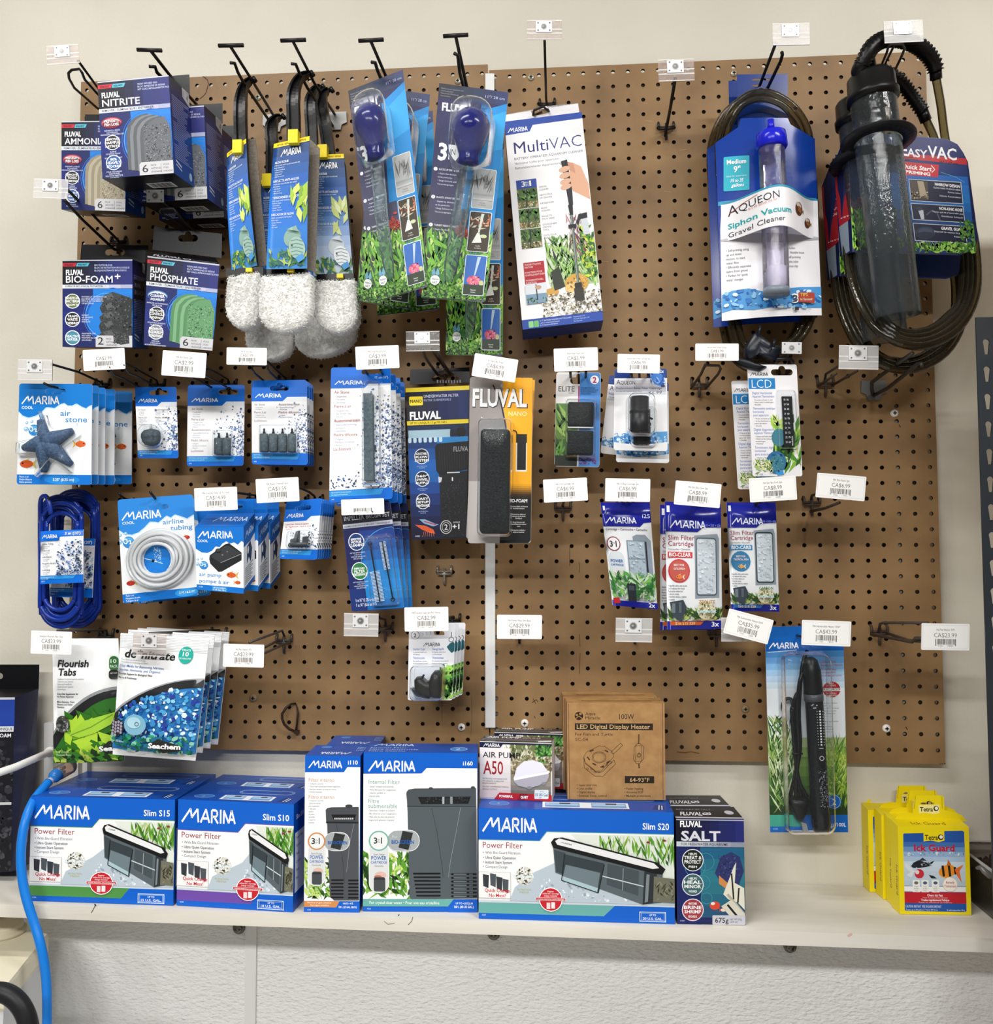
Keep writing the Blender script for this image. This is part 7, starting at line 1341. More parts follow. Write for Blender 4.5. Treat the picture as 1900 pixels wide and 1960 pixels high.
G.mb.hexa([F.xy(66, 53, .013), F.xy(83, 53, .013), F.xy(84, 219, .013), F.xy(67, 219, .013), F.xy(66, 53, .001), F.xy(83, 53, .001), F.xy(84, 219, .001), F.xy(67, 219, .001)], STONE); G.mb.build('bar_stone', t_)
blister(F, 64, 30, 97, 228, .020, t_, 6)
for k, (p, d2) in enumerate((((757, 716), .09), ((766, 723), .062), ((774, 731), .034))): moved(t_, (747, 702.5), .125, p, d2, 'tall bar air stone card, %s, only its right edge showing' % ('second in the stack', 'third in the stack', 'nearest the board')[k])
# ------------------------------------------------------------------ black filter carton, foam refills, small black cards
Q = [(776, 743), (898, 738), (892, 1030), (788, 1033)]; f = [at(*p, .075) for p in Q]; vec = V((-.001, .048, .002)); k = [p + vec for p in f]
t_ = thing('filter_carton', 'black and navy nano filter carton with yellow bands, behind the foam card', 'carton', (k[2] + k[3]) / 2)
b = MB(); b.hexa(f + k, {'*': M('#121216', .35)}); F = lface(b, f, 120, 290)
F.rect(0, 0, 120, 290, M('#141a3c', .32)); F.grad(0, 8, 120, 62, ['#101018', '#16204a', '#1c2c66'], 6, True); F.rect(0, 0, 120, 8, '#ead22c'); F.rrect(6, 17, 32, 34, 2, '#ead22c'); F.t('NANO', 8, 29, 6, '#1a1a1c', 22, .02); F.t('UNDERWATER FILTER', 34, 20, 5.2, '#c8d0ec', 66, .01); F.t('FILTRE SUBMERSIBLE', 34, 27, 4, '#9aa4cc', 52, .01)
F.t('FLUVAL', 6, 61, 14, '#ffffff', 60, .035); F.rect(0, 64, 120, 72, '#ead22c'); F.t("UP TO / JUSQU'\u00c0 15 gal US / 60 L", 6, 70, 4, '#2a260c', 72, .012)
F.grad(0, 74, 120, 290, ['#14203c', '#1c4a8c', '#1a66b4', '#1a3a7c', '#16204c', '#12142c'], 10); F.rect(2, 82, 84, 97, '#a4c4d4'); F.poly([(84, 82), (88, 89), (84, 97)], '#7aa4b8'); F.rect(84, 84, 104, 95, '#1a1c22'); F.ell(106, 88, 9, 11, '#101114'); F.rect(58, 97, 120, 108, '#2a84c8')
for i in range(7): F.rrect(1 + i * 10.2, 96, 7.5 + i * 10.2, 106, 2.5, '#c4dce8')
F.poly([(54, 116), (58, 110), (78, 108), (120, 106), (120, 160), (62, 168), (56, 160)], '#141518')
for i in range(12): F.line([(62 + i * 5, 112), (64 + i * 5, 160)], .8, '#2a2c31')
F.poly([(62, 168), (120, 162), (120, 288), (66, 288)], '#1a1c20'); F.specks(66, 178, 120, 286, 300, ['#26292e', '#0e0f11', '#34373c'], (.8, 1.8), 4); F.rect(78, 164, 104, 166, '#c8ccd0'); F.rect(88, 174, 90.5, 181, '#e8e8e8'); F.poly([(60, 172), (68, 174), (66, 182), (61, 184)], '#c8ccd4'); F.t('FLUVAL', 91, 125, 9, '#9a9ca4', 34, .02)
for y, rows in ((132, ('ADJUSTABLE', 'FLOW', 'SYSTEM')), (175, ('360\u00b0', 'SWIVEL', 'OUTPUT')), (218, ('EASY', 'SETUP', 'MAINTENANCE'))):
    F.ell(27, y, 15, 15, '#dfe4f0'); F.ell(27, y, 13.5, 13.5, '#1c2434')
    for j, s_ in enumerate(rows): F.t(s_, 27, y - 3 + j * 6.5, 4.2, '#ffffff', (24, 24, 28)[j], .02, 0, 'c')
    F.para(['MULTI-DIRECTION', 'DE SORTIE'], 27, y + 20, 2, 3.2, '#9cb0dc', .01, 'c')
F.poly([(18, 252), (30, 252), (52, 261), (60, 263), (48, 266), (28, 260)], '#7aa8c4'); F.line([(28, 256), (54, 263)], 2, '#c02c34'); F.poly([(8, 262), (30, 264), (48, 272), (52, 280), (40, 278), (24, 272)], '#d0562c')
for i in range(6): F.line([(28 + i * 4, 275), (24 + i * 5, 285)], .6, '#e07a4c')
F.ell(76, 268, 13, 13, '#c8c8cc'); F.ell(76, 268, 11.5, 11.5, '#16171a'); F.ring(76, 268, 9, 1, '#c8c8cc'); F.t('2', 72.5, 273, 10, '#d8d8dc', 7, .01); F.t('+1', 90, 272, 9, '#e8e8ec', 15, .03); F.t('BONUS', 92, 261, 3, '#c8c8cc', 14, .01); F.t('A455', 8, 285, 3, '#dcdce4', 10)
T_ = topface(b, f + k, 120, 50); T_.rect(0, 0, 120, 50, '#15151a'); b.build('box_body', t_)
b = MB(); q = [(785, 707), (898, 703), (899, 732), (784, 736)]; F = pface(b, q, .028); sheet(F, q, .0007, M('#15151a', .3), None, [[(826, 724), (834, 718), (846, 706), (858, 706), (868, 716), (878, 722), (876, 728), (830, 730)]])
for i in range(9): F.rect(836 + i * 5.4, 727 + (i % 2), 838.6 + i * 5.4, 733, '#c8c8cc')
b.build('hang_tab', t_)
FOAM = Mnoise('black_foam', ['#0b0f10', '#141a1b', '#1f2728'], 260, .9, .9, 420)
def foamcard(F):
    w, h = 122, 318; fill(F, '#8f8886'); fill(F, '#b4aeac', 200, None); F.poly([(64, .4), (121.5, .4), (121.5, 262), (76, 262), (78, 120), (66, 60)], '#f0a818'); F.line([(45, 15), (60, 45), (70, 90), (74, 130)], 2.6, '#1a1a1c'); F.grad(70, 205, 121.6, 236, ['#f0a818', '#a8741a', '#3a2a10', '#141416'], 8); F.poly([(62, 234), (121.6, 232), (121.6, 312), (117, 317.6), (62, 317.6)], '#141416')
    F.t('FLUVAL', 6, 57, 33, '#26262a', 107, .045); F.t('FLUVAL', 6, 56, 32, '#f4f4f4', 105, .03); F.t('NANO', 76, 74, 8.5, '#f8e2a8', 35, .004)
    F.rect(91, 109, 112, 126, '#1a1a1c'); F.line([(82, 102), (90, 103), (93, 109)], 2.4, '#1a1a1c'); F.rect(91, 126, 112, 181, '#e8e4da'); F.rect(93.5, 126, 110.5, 178, '#15181a'); F.rect(91, 130, 93.5, 178, '#d8d4c8')
    F.t('BIO-FOAM', 78, 240, 6.4, '#f0f0f0', 36, .02); 
    for i, r in enumerate((['Captures debris and houses', 'beneficial bacteria'], ['Pr\u00e9vient les d\u00e9bris et', "h\u00e9berge les bact\u00e9ries", 'b\u00e9n\u00e9fiques'], ['F\u00e4ngt Schmutz und', 'bietet Bakterien Lebens', 'raum'], ['Atrapa los residuos y', 'aloja las bacterias'])): F.para(r, 98, 249 + i * 15, 2.6, 3.8, '#d8d8d8', .008, 'c', .8)
t_, F = card('foam_refill_pack', 'front grey and yellow card with a long black foam cylinder', 'filter foam', 'black foam refill cards', [(899, 721), (1019.6, 723.3), (1015.8, 1040), (895, 1040)], .13, foamcard, 6, (78, 16, 36, 9), .0008, '#8f8886', None, 'backing_card', (122, 318))
G = over(F); P = rr(25, 104, 80, 298, 7, 3); dense = []
for a, c in zip(P, P[1:] + P[:1]):
    L = math.hypot(c[0] - a[0], c[1] - a[1]); n = max(1, int(L / 5)); dense += [(a[0] + (c[0] - a[0]) * i / n, a[1] + (c[1] - a[1]) * i / n) for i in range(n)]
lump(G, dense, .030, FOAM, ((1, 0), (1.02, .35), (1, .7), (.8, .95), (.5, 1), (.1, 1)))
R = random.Random(5)
for i in range(900):
    x, y = R.uniform(25, 80), R.uniform(104, 297); u = (x - 52.5) / 27.5; z = .030 * (1 - max(0, abs(u) - .55) ** 2 * 3.4); p = F.xy(x, y, z); G.mb.tube([p, p + V((R.uniform(-.001, .001), -.0012, R.uniform(-.001, .001)))], .0004, FOAM, 3, False, False)
G.mb.build('foam_cylinder', t_); blister(F, 20, 82, 85, 306, .036, t_, 9)
moved(t_, (1019.6, 723.3), .13, (1024, 727), .095, 'rear grey and yellow foam card, its right and lower left edges showing', .035)
def elite(F):
    w, h = 86, 181; fill(F, '#d8d7d6'); F.poly([(46, .3), (82, .3), (85.6, 4), (85.6, 178), (82, 180.6), (46, 180.6)], '#4a86cc'); F.rect(43, 26, 45.6, 60, '#a82468'); F.grad(.4, 60, 43, 180, ['#4a7a3a', '#7a9a4a', '#3a5a2c', '#1c241a'], 7); F.blades(.4, 60, 43, 170, 30, ['#5a8a3a', '#8cae5a', '#2c4a24'], (20, 50), (4, 9), 5, .9); F.rect(1, 160, 43, 180, '#20261e')
    F.ell(74, 14, 8.4, 8.4, '#f0eef0'); F.t('2', 70.4, 19.4, 10.5, '#a82060', 7.4, .03); F.t('ELITE', 5, 37, 10, '#3a3640', 31, .004); F.t('hush', 25, 41, 2.6, '#66626a', 9)
    F.para(['REPLACEMENT FILTER FOAM', 'MOUSSE FILTRANTE DE RECHANGE', 'ERSATZ-SCHAUMSTOFFEINSATZ', 'ESPONJA FILTRANTE'], 48, 31, 2.3, 3.8, '#16305c', .015, 'l', .62); F.specks(47, 160, 80, 176, 60, ['#6a4a94', '#8a6ab0', '#3a3a7c'], (1, 3), 4)
t_, F = card('foam_refill_pack', 'blue and grey card with two small square black sponges', 'filter foam', None, [(1064.6, 712.4), (1149.7, 713.3), (1147, 894.3), (1060.4, 892.6)], .09, elite, 5, (43, 16, 32, 13), .0008, '#d8d7d6', None, 'backing_card', (86, 181))
for y in (60, 114): G = over(F); lump(G, rr(24, y, 73, y + 44, 3, 3), .016, FOAM, ((1, 0), (1, .8), (.93, 1), (.4, .98))); G.mb.build('sponge_block', t_)
rod(F, 24, 108.5, 73, 108.5, .0012, M('#dcdcdc', .3), .014, 6, t_, 'plastic_strip'); blister(F, 20, 53, 77, 164, .020, t_, 5)
def betta(F):
    w, h = 102, 158; fill(F, '#eff0f3'); fill(F, '#1c3a80', None, 18); F.grad(.4, 22, 100, 50, ['#e4e5ea', '#b4b8c0', '#d8dae0'], 5); F.t('A', 4, 30, 9, '#1c1e2a', 8); F.t('QUEON', 12.4, 30, 6.4, '#1c1e2a', 28); F.t('Replacement', 4, 39, 3.8, '#4a4c56', 32); F.t('Betta Filter Cartridge', 38, 39, 3.8, '#2a2c34', 54, .008); F.t('For use with Aqueon Betta Filters', 4, 44.5, 2.4, '#6a6c74', 50)
    F.poly([(70, 16), (78, 6), (92, 10), (98, 24), (90, 34), (78, 30)], '#4a86dc'); F.blades(70, 8, 98, 34, 14, ['#2c64c4', '#7aaef0', '#a8ccf8'], (8, 18), (2, 5), 6, 2.6); F.ell(94, 33, 4, 2.6, '#2a3c64'); F.t('2x', 88, 8, 6, '#d8e8fa', 8, .02); F.t('$6.99', 66, 50, 6, '#33343c', 26, -.005, .15, 'l', -.06)
    F.poly([(.4, 132), (20, 124), (50, 128), (80, 121), (101.6, 120), (101.6, 146), (60, 144), (30, 150), (.4, 142)], '#5aa0dc'); F.specks(1, 123, 101, 146, 90, ['#1f5cb4', '#9accf0', '#e4f2fa', '#2c78c8'], (1.5, 4.5), 5); F.poly([(.4, 142), (50, 148), (101.6, 140), (101.6, 154), (98, 157.6), (4, 157.6), (.4, 154)], '#f2f3f5'); F.t('Replaceable carbon and sponge cartridges', 18, 143, 2.8, '#2c4a80', 64, .005); F.t('Contains 2 cartridges', 34, 147, 2.8, '#2c4a80', 33, .005)
t_, F = card('cartridge_pack', 'front white card with a round black filter cartridge', 'filter cartridge', 'round black cartridge cards', [(1175.8, 706.5), (1276, 705.7), (1277.5, 864), (1174, 862)], .11, betta, 5, (48, 13, 36, 9), .0008, '#eff0f3', None, 'backing_card', (102, 158))
G = over(F); m = pxm(F); G.mb.tube([F.xy(47, y, .019) for y in (58, 59, 84, 85, 86, 90, 91, 92, 124, 126)], [16 * m, 18 * m, 18 * m, 19.4 * m, 19.4 * m, 19.4 * m, 17.4 * m, 18.6 * m, 18.6 * m, 17.6 * m], BLK, 24); G.mb.build('cartridge_body', t_)
rod(F, 64, 96, 72, 100, .0016, BLK, .016, 8, t_, 'side_peg')
G = over(F)
for i in range(8): a = math.pi * 2 * i / 8; G.mb.tube([F.xy(47, 126.4, .019), F.xy(47, 126.4, .019) + V((math.cos(a) * 16 * m, math.sin(a) * 16 * m, 0))], .0009, M('#5a6270', .4), 6)
G.mb.build('end_grille', t_); blister(F, 24, 52, 76, 132, .036, t_, 12)
moved(t_, (1276, 705.7), .11, (1279, 731), .085, 'second white card of round cartridges, its foot showing below the front one'); moved(t_, (1276, 705.7), .11, (1262, 727), .06, 'rearmost white card of round cartridges, swung out to the left', .10)
def lcd(F):
    w, h = 95, 214; fill(F, '#ecebee'); F.logo(5, 22, 34, 7, '#22222a'); F.rect(1, 26, 52, 47, '#1a7cc0'); F.rect(1, 26, 52, 28, '#2f9ad8'); F.t('LCD', 7, 45, 16, '#eef6fc', 38, -.012)
    y = 57
    for hd, rows in ((('Digital Horizontal', 'Aquarium Thermometer'), ('\u2022 Accurate and easy to read', '\u2022 Attach easily to outside glass', '\u2022 Reusable')), (('Thermom\u00e8tre num\u00e9rique', 'horizontal', 'pour aquariums'), ("\u2022 Pr\u00e9cis et facile \u00e0 lire", "\u2022 Se fixe facilement sur", '   paroi de verre', '\u2022 Amovible')), (('Digital diagonisches', 'Aquarium Thermometer'), ('\u2022 Genau und leicht ablesbar', '\u2022 Einfach auf der Au\u00dfenscheibe', '   anzubringen', '\u2022 Abnehmbar')), (('Term\u00f3metro digital', 'horizontal', 'para acuarios'), ('\u2022 Exacto y f\u00e1cil de leer', '\u2022 Se sujeta f\u00e1cilmente por', '   fuera del cristal', '\u2022 Permanente'))):
        for s_ in hd: F.t(s_, 7, y, 4.6, '#4a6ab8', min(42, len(s_) * 2.1), .006); y += 6.4
        for s_ in rows: F.t(s_, 9, y - .6, 2.6, '#33353c', min(38, len(s_) * 1.35), .008); y += 4.6
        y += 3
    F.blades(40, 95, 94.6, 212, 60, ['#7cb03a', '#a8d04a', '#4f8a2c', '#c4dc7a', '#2f5a24'], (20, 50), (5, 12), 8, 1.1); F.ell(54, 140, 14, 17, '#3a7a8c', 18, .2); F.ell(46, 188, 19, 22, '#2f6a9c', 20, .2); F.ell(48, 190, 14, 16, '#3a7a8a', 18, .2); F.poly([(44, 206), (58, 202), (60, 211), (48, 213)], '#3a94d8'); F.blades(2, 180, 40, 213, 30, ['#a8c46a', '#d8e0a8', '#7a9a4a'], (10, 26), (3, 6), 9, 1.2); F.specks(36, 172, 60, 206, 40, ['#5aa0c8', '#1f4a6c'], (1, 2), 3); F.t('# 11202', 8, 212, 3, '#3a3a34', 12)
t_, F = card('thermometer_pack', 'front white card with a black digital strip thermometer', 'thermometer', 'strip thermometer cards', [(1429.5, 698), (1524.2, 697.5), (1535.4, 911.6), (1440, 911.6)], .115, lcd, 4, (66, 15, 42, 12), .0008, '#ecebee', None, 'backing_card', (95, 214))
b = MB(); F3 = Face(b, [F.xy(62, 62, .003), F.xy(82, 62, .003), F.xy(82, 158, .003), F.xy(62, 158, .003)], [(0, 0), (20, 0), (20, 96), (0, 96)]); sheet(F3, [(0, 0), (20, 0), (20, 96), (0, 96)], .0008, M('#0d0d0f', .25))
for k in range(10): F3.t(str(30 - k * 1), 3.6, 8 + k * 9, 3.4, '#d8d8dc', 3.6, .01, 0, 'l', -.0); F3.t(str(86 - 2 * k), 9.4, 8 + k * 9, 3.4, '#d8d8dc', 4, .01)
F3.t('MARINA', 18, 94, 3, '#d8d8dc', 18, .01, 0, 'l', -math.pi / 2); b.build('strip_thermometer', t_); blister(F, 53, 50, 88, 162, .008, t_, 5)
moved(t_, (1429.5, 698), .115, (1399, 729), .075, 'rear white thermometer card, shaded and lower to the left', -.015)
# ------------------------------------------------------------------ third row: tubing, pumps, valves, brushes, pouches
BT = M('#12308c', .22)
def coil(label, x0, x1, y0, y1, d, wrapq, txt, n, seed):
    t_ = thing('tubing_coil', label, 'tubing', at((x0 + x1) / 2, y1, d), 'coils of blue tubing'); R = random.Random(seed); cx = (x0 + x1) / 2
    for i in range(n):
        e = 1 - .62 * i / n; hw = (x1 - x0) / 2 * (.42 + .58 * e) - 4 + R.uniform(-3, 3); dz = R.uniform(-.014, .014); sk = R.uniform(-4, 4); b = MB(); pts = []
        yt, yb = y0 + (1 - e) * 62 + 4, y1 - (1 - e) * 62 - 4
        for k in range(9): a = math.pi + math.pi * k / 8; pts.append(at(cx + sk + hw * math.cos(a), yt + hw * .95 + hw * .95 * math.sin(a), d + dz))
        for k in range(9): a = math.pi * k / 8; pts.append(at(cx - sk + hw * math.cos(a), yb - hw * 1.05 + hw * 1.05 * math.sin(a), d + dz * .5))
        b.tube(smooth(pts, 3, True), .0037, BT, 9, True); b.build('tubing_turn', t_)
    b = MB(); F = pface(b, wrapq, d + .020, lambda u, v: .006 * math.sin(math.pi * u)); F = Face(b, F.P, [(0, 0), (82, 0), (82, 103), (0, 103)], F.bend); F.cuts = 6; sheet(F, [(0, 0), (82, 0), (82, 103), (0, 103)], .0006, M('#eef0f3', .35))
    F.rect(0, 0, 82, 12, M(MB2, .3)); F.poly([(0, 11.8), (42, 11.8), (38, 20), (0, 20)], M(MB2, .3)); F.rect(0, 87, 82, 103, M(MB2, .3)); F.poly([(0, 88), (70, 88), (66, 94), (0, 94)], '#2a94dc'); F.logo(5, 15, 32, 7.5); F.t(txt, 78, 9, 5, '#ffffff', 27, .015, 0, 'r'); F.para(['For salt oxygenated water', 'Pour eau sal\u00e9e'], 3, 91, 2.2, 3.2, '#dff0fc', .008); F.t('A018', 3, 99.5, 2.6, '#dcecfc')
    for k, a in enumerate(('Airline Tubing', "Tube \u00e0 air", 'Luftschlauch', 'Manguera de aire', 'Luchtslang')): F.t(a, 4, 27 + k * 12.6, 3.4, '#5a5058', None, 0, 0, 'l', 0, .85); F.para(['\u2022 Remains flexible', '\u2022 Won\u2019t kink'], 4, 31 + k * 12.6, 2, 3.2, '#8a93a4', 0, 'l', .8)
    F.specks(36, 14, 82, 86.5, 260, ['#22304c', '#5a7ab4', '#9ab4dc', '#3a4a60', '#2c5a94'], (.8, 2.6), seed, lambda x, y: max(.05, min(1, y * 1.3 - .15 + x * .3))); b.build('paper_wrap', t_)
    return t_
coil('rear coil of dark blue tubing, marked twenty feet, half hidden', 97, 194, 935, 1203, .05, [(97, 1030), (182, 1031), (177, 1144), (96, 1142)], '6 m (20\')', 7, 3)
t_ = coil('front coil of dark blue tubing with a printed paper band', 72, 161, 946, 1204, .10, [(77.7, 1017), (159.5, 1013.5), (159.5, 1115), (77.4, 1118)], '3 m (10\')', 6, 4)
b = MB(); b.tube(smooth([at(78, 1000, .10), at(77, 968, .115), at(80, 952, .125), at(88, 950, .13), at(94, 962, .132), at(98, 984, .132)], 4), .0037, BT, 9); b.build('loose_end', t_)
def airline(F):
    wave(F, [(0, 60), (10, 68), (24, 71), (38, 67), (50, 58), (60, 48.5), (70, 49.5), (76, 51.5), (86, 44), (92, 39), (100, 44), (108, 38), (120, 43), (131, 48), (138, 44), (144, 41)], 144, 183, '#2f86d8'); F.logo(7, 41, 74, 16); F.t('COOL', 7, 49, 5, '#ffffff', 23, .012); F.t('airline', 84, 55, 9.5, '#4a90cc', 40, .012); F.t('tubing', 98, 68, 9.5, '#4a90cc', 42, .012); o2(F, 17, 84, 11.5)
    F.fish(127, 84, 19, '#c03a2a', '#e8c070', 1); F.fish(17, 163, 22, '#c0342a', '#dcc850', -1); F.ell(70, 122, 26, 29, '#1a7ad0'); F.specks(64, 97, 78, 128, 80, ['#dceefa', '#a8d0f0'], (.6, 1.4), 4); F.line([(46, 118), (62, 123), (80, 131)], 1.2, '#dceefa'); F.ell(62, 124, 3, 2.4, '#1a1c20')
    F.para(['Tube \u00e0 air', 'Manguera de aire', 'Tubagem de ar'], 6, 188, 3.2, 5, '#e4f0fc', .01); F.ell(122, 191, 22, 8, '#2f9ae4'); F.t('2 M / 6.5 FT', 108, 193, 4.4, '#ffffff', 30, .015)
tA, F = card('tubing_pack', 'front card with a coil of clear airline tubing', 'tubing', 'clear tubing cards', [(224.7, 956.5), (369, 946), (379.6, 1140), (235.4, 1155)], .12, airline, 6, [(77, 20, 40, 9)], .0007, '#2f86d8', None, 'backing_card', (144, 200))
for i in range(9):
    G = over(F); R = random.Random(i); e = 1 - i * .055; cx, cy = 76 + R.uniform(-3, 3), 120 + R.uniform(-3, 3); G.mb.tube([F.xy(cx + 60 * e * math.cos(a), cy + 56 * e * math.sin(a), .005 + .003 * (i % 3) + .0012 * math.sin(3 * a + i)) for a in [2 * math.pi * k / 36 for k in range(36)]], .0030, Mclear('clear_tubing', '#f4f8fa', .5, '#f6f9fb', .08), 9, True); G.mb.build('clear_tubing_turn', tA)
moved(tA, (224.7, 956.5), .12, (250, 965), .07, 'rear clear airline tubing card, its blue corner showing below', -.02)
# small air pump cartons
Q = [(373.7, 1009), (466, 1007.8), (466, 1136.4), (376.5, 1128.6)]
def pump(F):
    h = 139; F.rect(0, 0, 100, h, M('#f0f2f5', GLOSS)); F.poly([(0, 0), (100, 0), (100, 33), (96, 30), (88, 38), (80, 33), (72, 36), (64, 31), (56, 36), (50, 44), (42, 42), (34, 52), (24, 57), (12, 56), (0, 48)], M('#1472cc', GLOSS)); F.logo(5, 25, 72, 16); F.t('COOL', 4, 33, 5, '#ffffff', 22, .012)
    F.poly([(29, 62), (62, 37), (70, 35), (96, 54), (96, 70), (54, 96), (47, 97), (30, 80), (28, 70)], '#1f2123'); F.poly([(31, 64), (62, 41), (69, 40), (94, 55), (52, 76), (46, 74)], '#34373a'); F.line([(52, 77), (95, 57)], 1.4, '#8a8e92'); F.ell(47, 52, 6, 5, '#17181a'); F.ell(47, 50, 5, 3.6, '#3a3d40'); F.ell(56, 60, 2, 1.6, '#77797c'); F.ell(66, 53, 2, 1.6, '#66686c')
    o2(F, 16, 84, 9.5); F.t('air pump', 6, 108, 8, '#3a86c8', 47, .012); F.t('pompe \u00e0 air', 6, 122, 8, '#3a86c8', 64, .012); F.fish(74, 102, 26, '#cf5a24', '#dca84a', -1); F.fish(88, 117, 16, '#cf5a24', '#dca84a', 1); F.rect(0, 127, 100, h, M('#1472cc', GLOSS)); F.rect(33, 129, 65, 138, '#2a94dc'); F.t("UP TO / JUSQU'\u00c0", 49, 132.5, 2.8, '#ffffff', 26, .01, 0, 'c'); F.t('5 US Gal / 20 L', 49, 137, 2.8, '#ffffff', 27, .01, 0, 'c'); F.t('11130', 5, 133, 2.6, '#ffffff')
def pside(S):
    S.rect(0, 0, 100, 139, '#dfe3ea'); S.poly([(0, 0), (100, 0), (100, 40), (60, 46), (0, 44)], '#0f5cae'); S.logo(16, 30, 74, 14, '#bcd4f0'); S.poly([(30, 50), (60, 46), (76, 66), (64, 92), (46, 76), (30, 88)], '#1c3454'); S.ell(40, 60, 6, 8, '#e4e8ee')
    for k in range(9): S.rect(14, 92 + k * 4, 84 - (k * 13) % 24, 93.6 + k * 4, '#33363c')
    S.rect(0, 130, 100, 139, '#0f5cae')
tp, f, k = tabbox('pump_carton', 'foremost small blue and white air pump carton with a black pump', 'small air pump cartons', Q, .14, (487.4, 1108), .105, pump, pside, 139, [(372.5, 955.7), (485, 954.5), (486, 1000), (380, 1004)], (455, 968, 20, 7), '#1268c0')
b = MB(); b.hexa([p for p in [f[0] + V((0, -.0004, .0002)), f[1] + V((0, -.0004, .0002)), f[1], f[0], k[0] + V((0, 0, .0004)), k[1] + V((0, 0, .0004)), k[1], k[0]]], M('#1262b8', GLOSS)); T_ = lface(b, [k[0] + V((0, 0, .0004)), k[1] + V((0, 0, .0004)), f[1] + V((0, 0, .0004)), f[0] + V((0, 0, .0004))], 100, 50); T_.logo(26, 30, 70, 16, '#cfe2f6'); b.build('top_flap', tp)
moved(tp, (466, 1136.4), .14, (494, 1131.5), .103, 'second small air pump carton, its right side showing'); moved(tp, (466, 1136.4), .14, (517, 1127), .066, 'rearmost small air pump carton, nearest the board')
def valve(F):
    marina(F, 70, 113, 40, .62, 94, seed=5, dens=30); F.para(["Control Valve \u2022 Robinet de r\u00e9gulation", "d'air \u2022 Reguliersystem \u2022 V\u00e1lvula de control", '\u2022 Regelkraan'], 4, 47, 2.8, 4.6, '#b0424a', .004, 'l', .72)
    F.specks(14, 60, 60, 92, 120, ['#2c3848', '#8a97ac', '#c8d0dc', '#4a5668'], (.8, 2), 4, lambda x, y: .25 + y * .75); F.rrect(14, 82, 58, 90, 3, '#33373c'); F.poly([(26, 60), (34, 58), (36, 84), (24, 84)], '#3d4247'); F.rect(40, 70, 52, 84, '#30343a'); F.rect(18, 74, 25, 84, '#4c5258'); F.line([(16, 86), (56, 86)], 1.4, '#9aa2aa'); F.line([(29, 61), (28, 82)], 1, '#a8b0b8')
tv, F = card('valve_pack', 'foremost control valve card at the left end of the row', 'air valve', 'control valve cards', [(547.8, 960.4), (615.3, 953.3), (605.8, 1071.7), (534.3, 1069.4)], .125, valve, 5, (35, 15, 32, 9), .0008, MB2, None, 'backing_card', (70, 113))
G = over(F); m = pxm(F); G.mb.tube([F.xy(20, 84, .006), F.xy(52, 84, .006)], 3.4 * m, M('#4a4f55', .3), 10); G.mb.tube([F.xy(29, 66, .006), F.xy(28.6, 84, .006)], 3 * m, M('#4a4f55', .3), 10); G.mb.build('control_valve', tv); blister(F, 12, 58, 60, 92, .012, tv, 6)
for k, l_ in enumerate(('second', 'third', 'fourth', 'fifth', 'sixth', 'last')): moved(tv, (615.3, 953.3), .125, (619.5 + k * 4.3, 954 + k * 1.0), .108 - .016 * k, '%s control valve card in the row, counted from the left' % l_, 0, None, 0)
def brush(F):
    w, h = 98, 204; fill(F, '#17408a'); F.grad(.4, 34, 97.6, 203, ['#181f52', '#1a4a94', '#1c7cc8', '#2090dc', '#1c6cb8'], 9); F.grad(.4, 34, 30, 203, ['#181f52', '#182458', '#1a3a7c'], 4); fill(F, '#141c4e', None, 24); F.poly([(.4, 17), (97.6, 17), (97.6, 36), (.4, 36)], '#15171d'); F.t('IMPELLER BRUSH SET', 4, 30, 8, '#c8ccd8', 90, .012); F.rect(.4, 37, 97.6, 45, '#b8bcc8'); F.t('ENSEMBLE DE BROSSES POUR IMPULSEUR / T\u00dcBERREINIGER SET', 3, 43, 3, '#2a2c3c', 90, .01); F.ring(88, 110, 60, .8, '#4ab0e8', 30, 60)
    for y, rows, c in ((72, ('EFFECTIVE', 'MOTOR', 'CLEANING'), '#1c3a70'), (128, ('IMPROVES', 'FILTER', 'PERFORMANCE'), '#2c7a44')):
        F.ell(23, y, 15.5, 17, '#e8ecf2'); F.ell(23, y, 14, 15.5, c)
        for j, s_ in enumerate(rows): F.t(s_, 23, y - 3 + j * 6, 3.8 if j == 0 else 4.8, '#ffffff', (20, 20, 27)[j], .02, 0, 'c')
        F.para(['NETTOIE EFFICACEMENT', 'LE MOTEUR', 'WIRKSAME REINIGUNG', 'DER MOTOREN'], 23, y + 22, 2.2, 3.8, '#c8d4ec', .01, 'c', .8)
    F.t('1 x \u00bd" (1.25 cm) D', 10, 186, 5.4, '#e8eef8', 38, .02); F.t('1 x \u00bc" (0.6 cm) D', 10, 195, 5.4, '#e8eef8', 38, .02)
tb, F = card('brush_pack', 'foremost navy to blue card with two thin bristle brushes', 'cleaning brush', 'impeller brush cards', [(652, 968), (746, 957), (774, 1164), (673, 1171)], .115, brush, 6, (50, 11, 34, 8), .0008, '#17408a', None, 'backing_card', (98, 204))
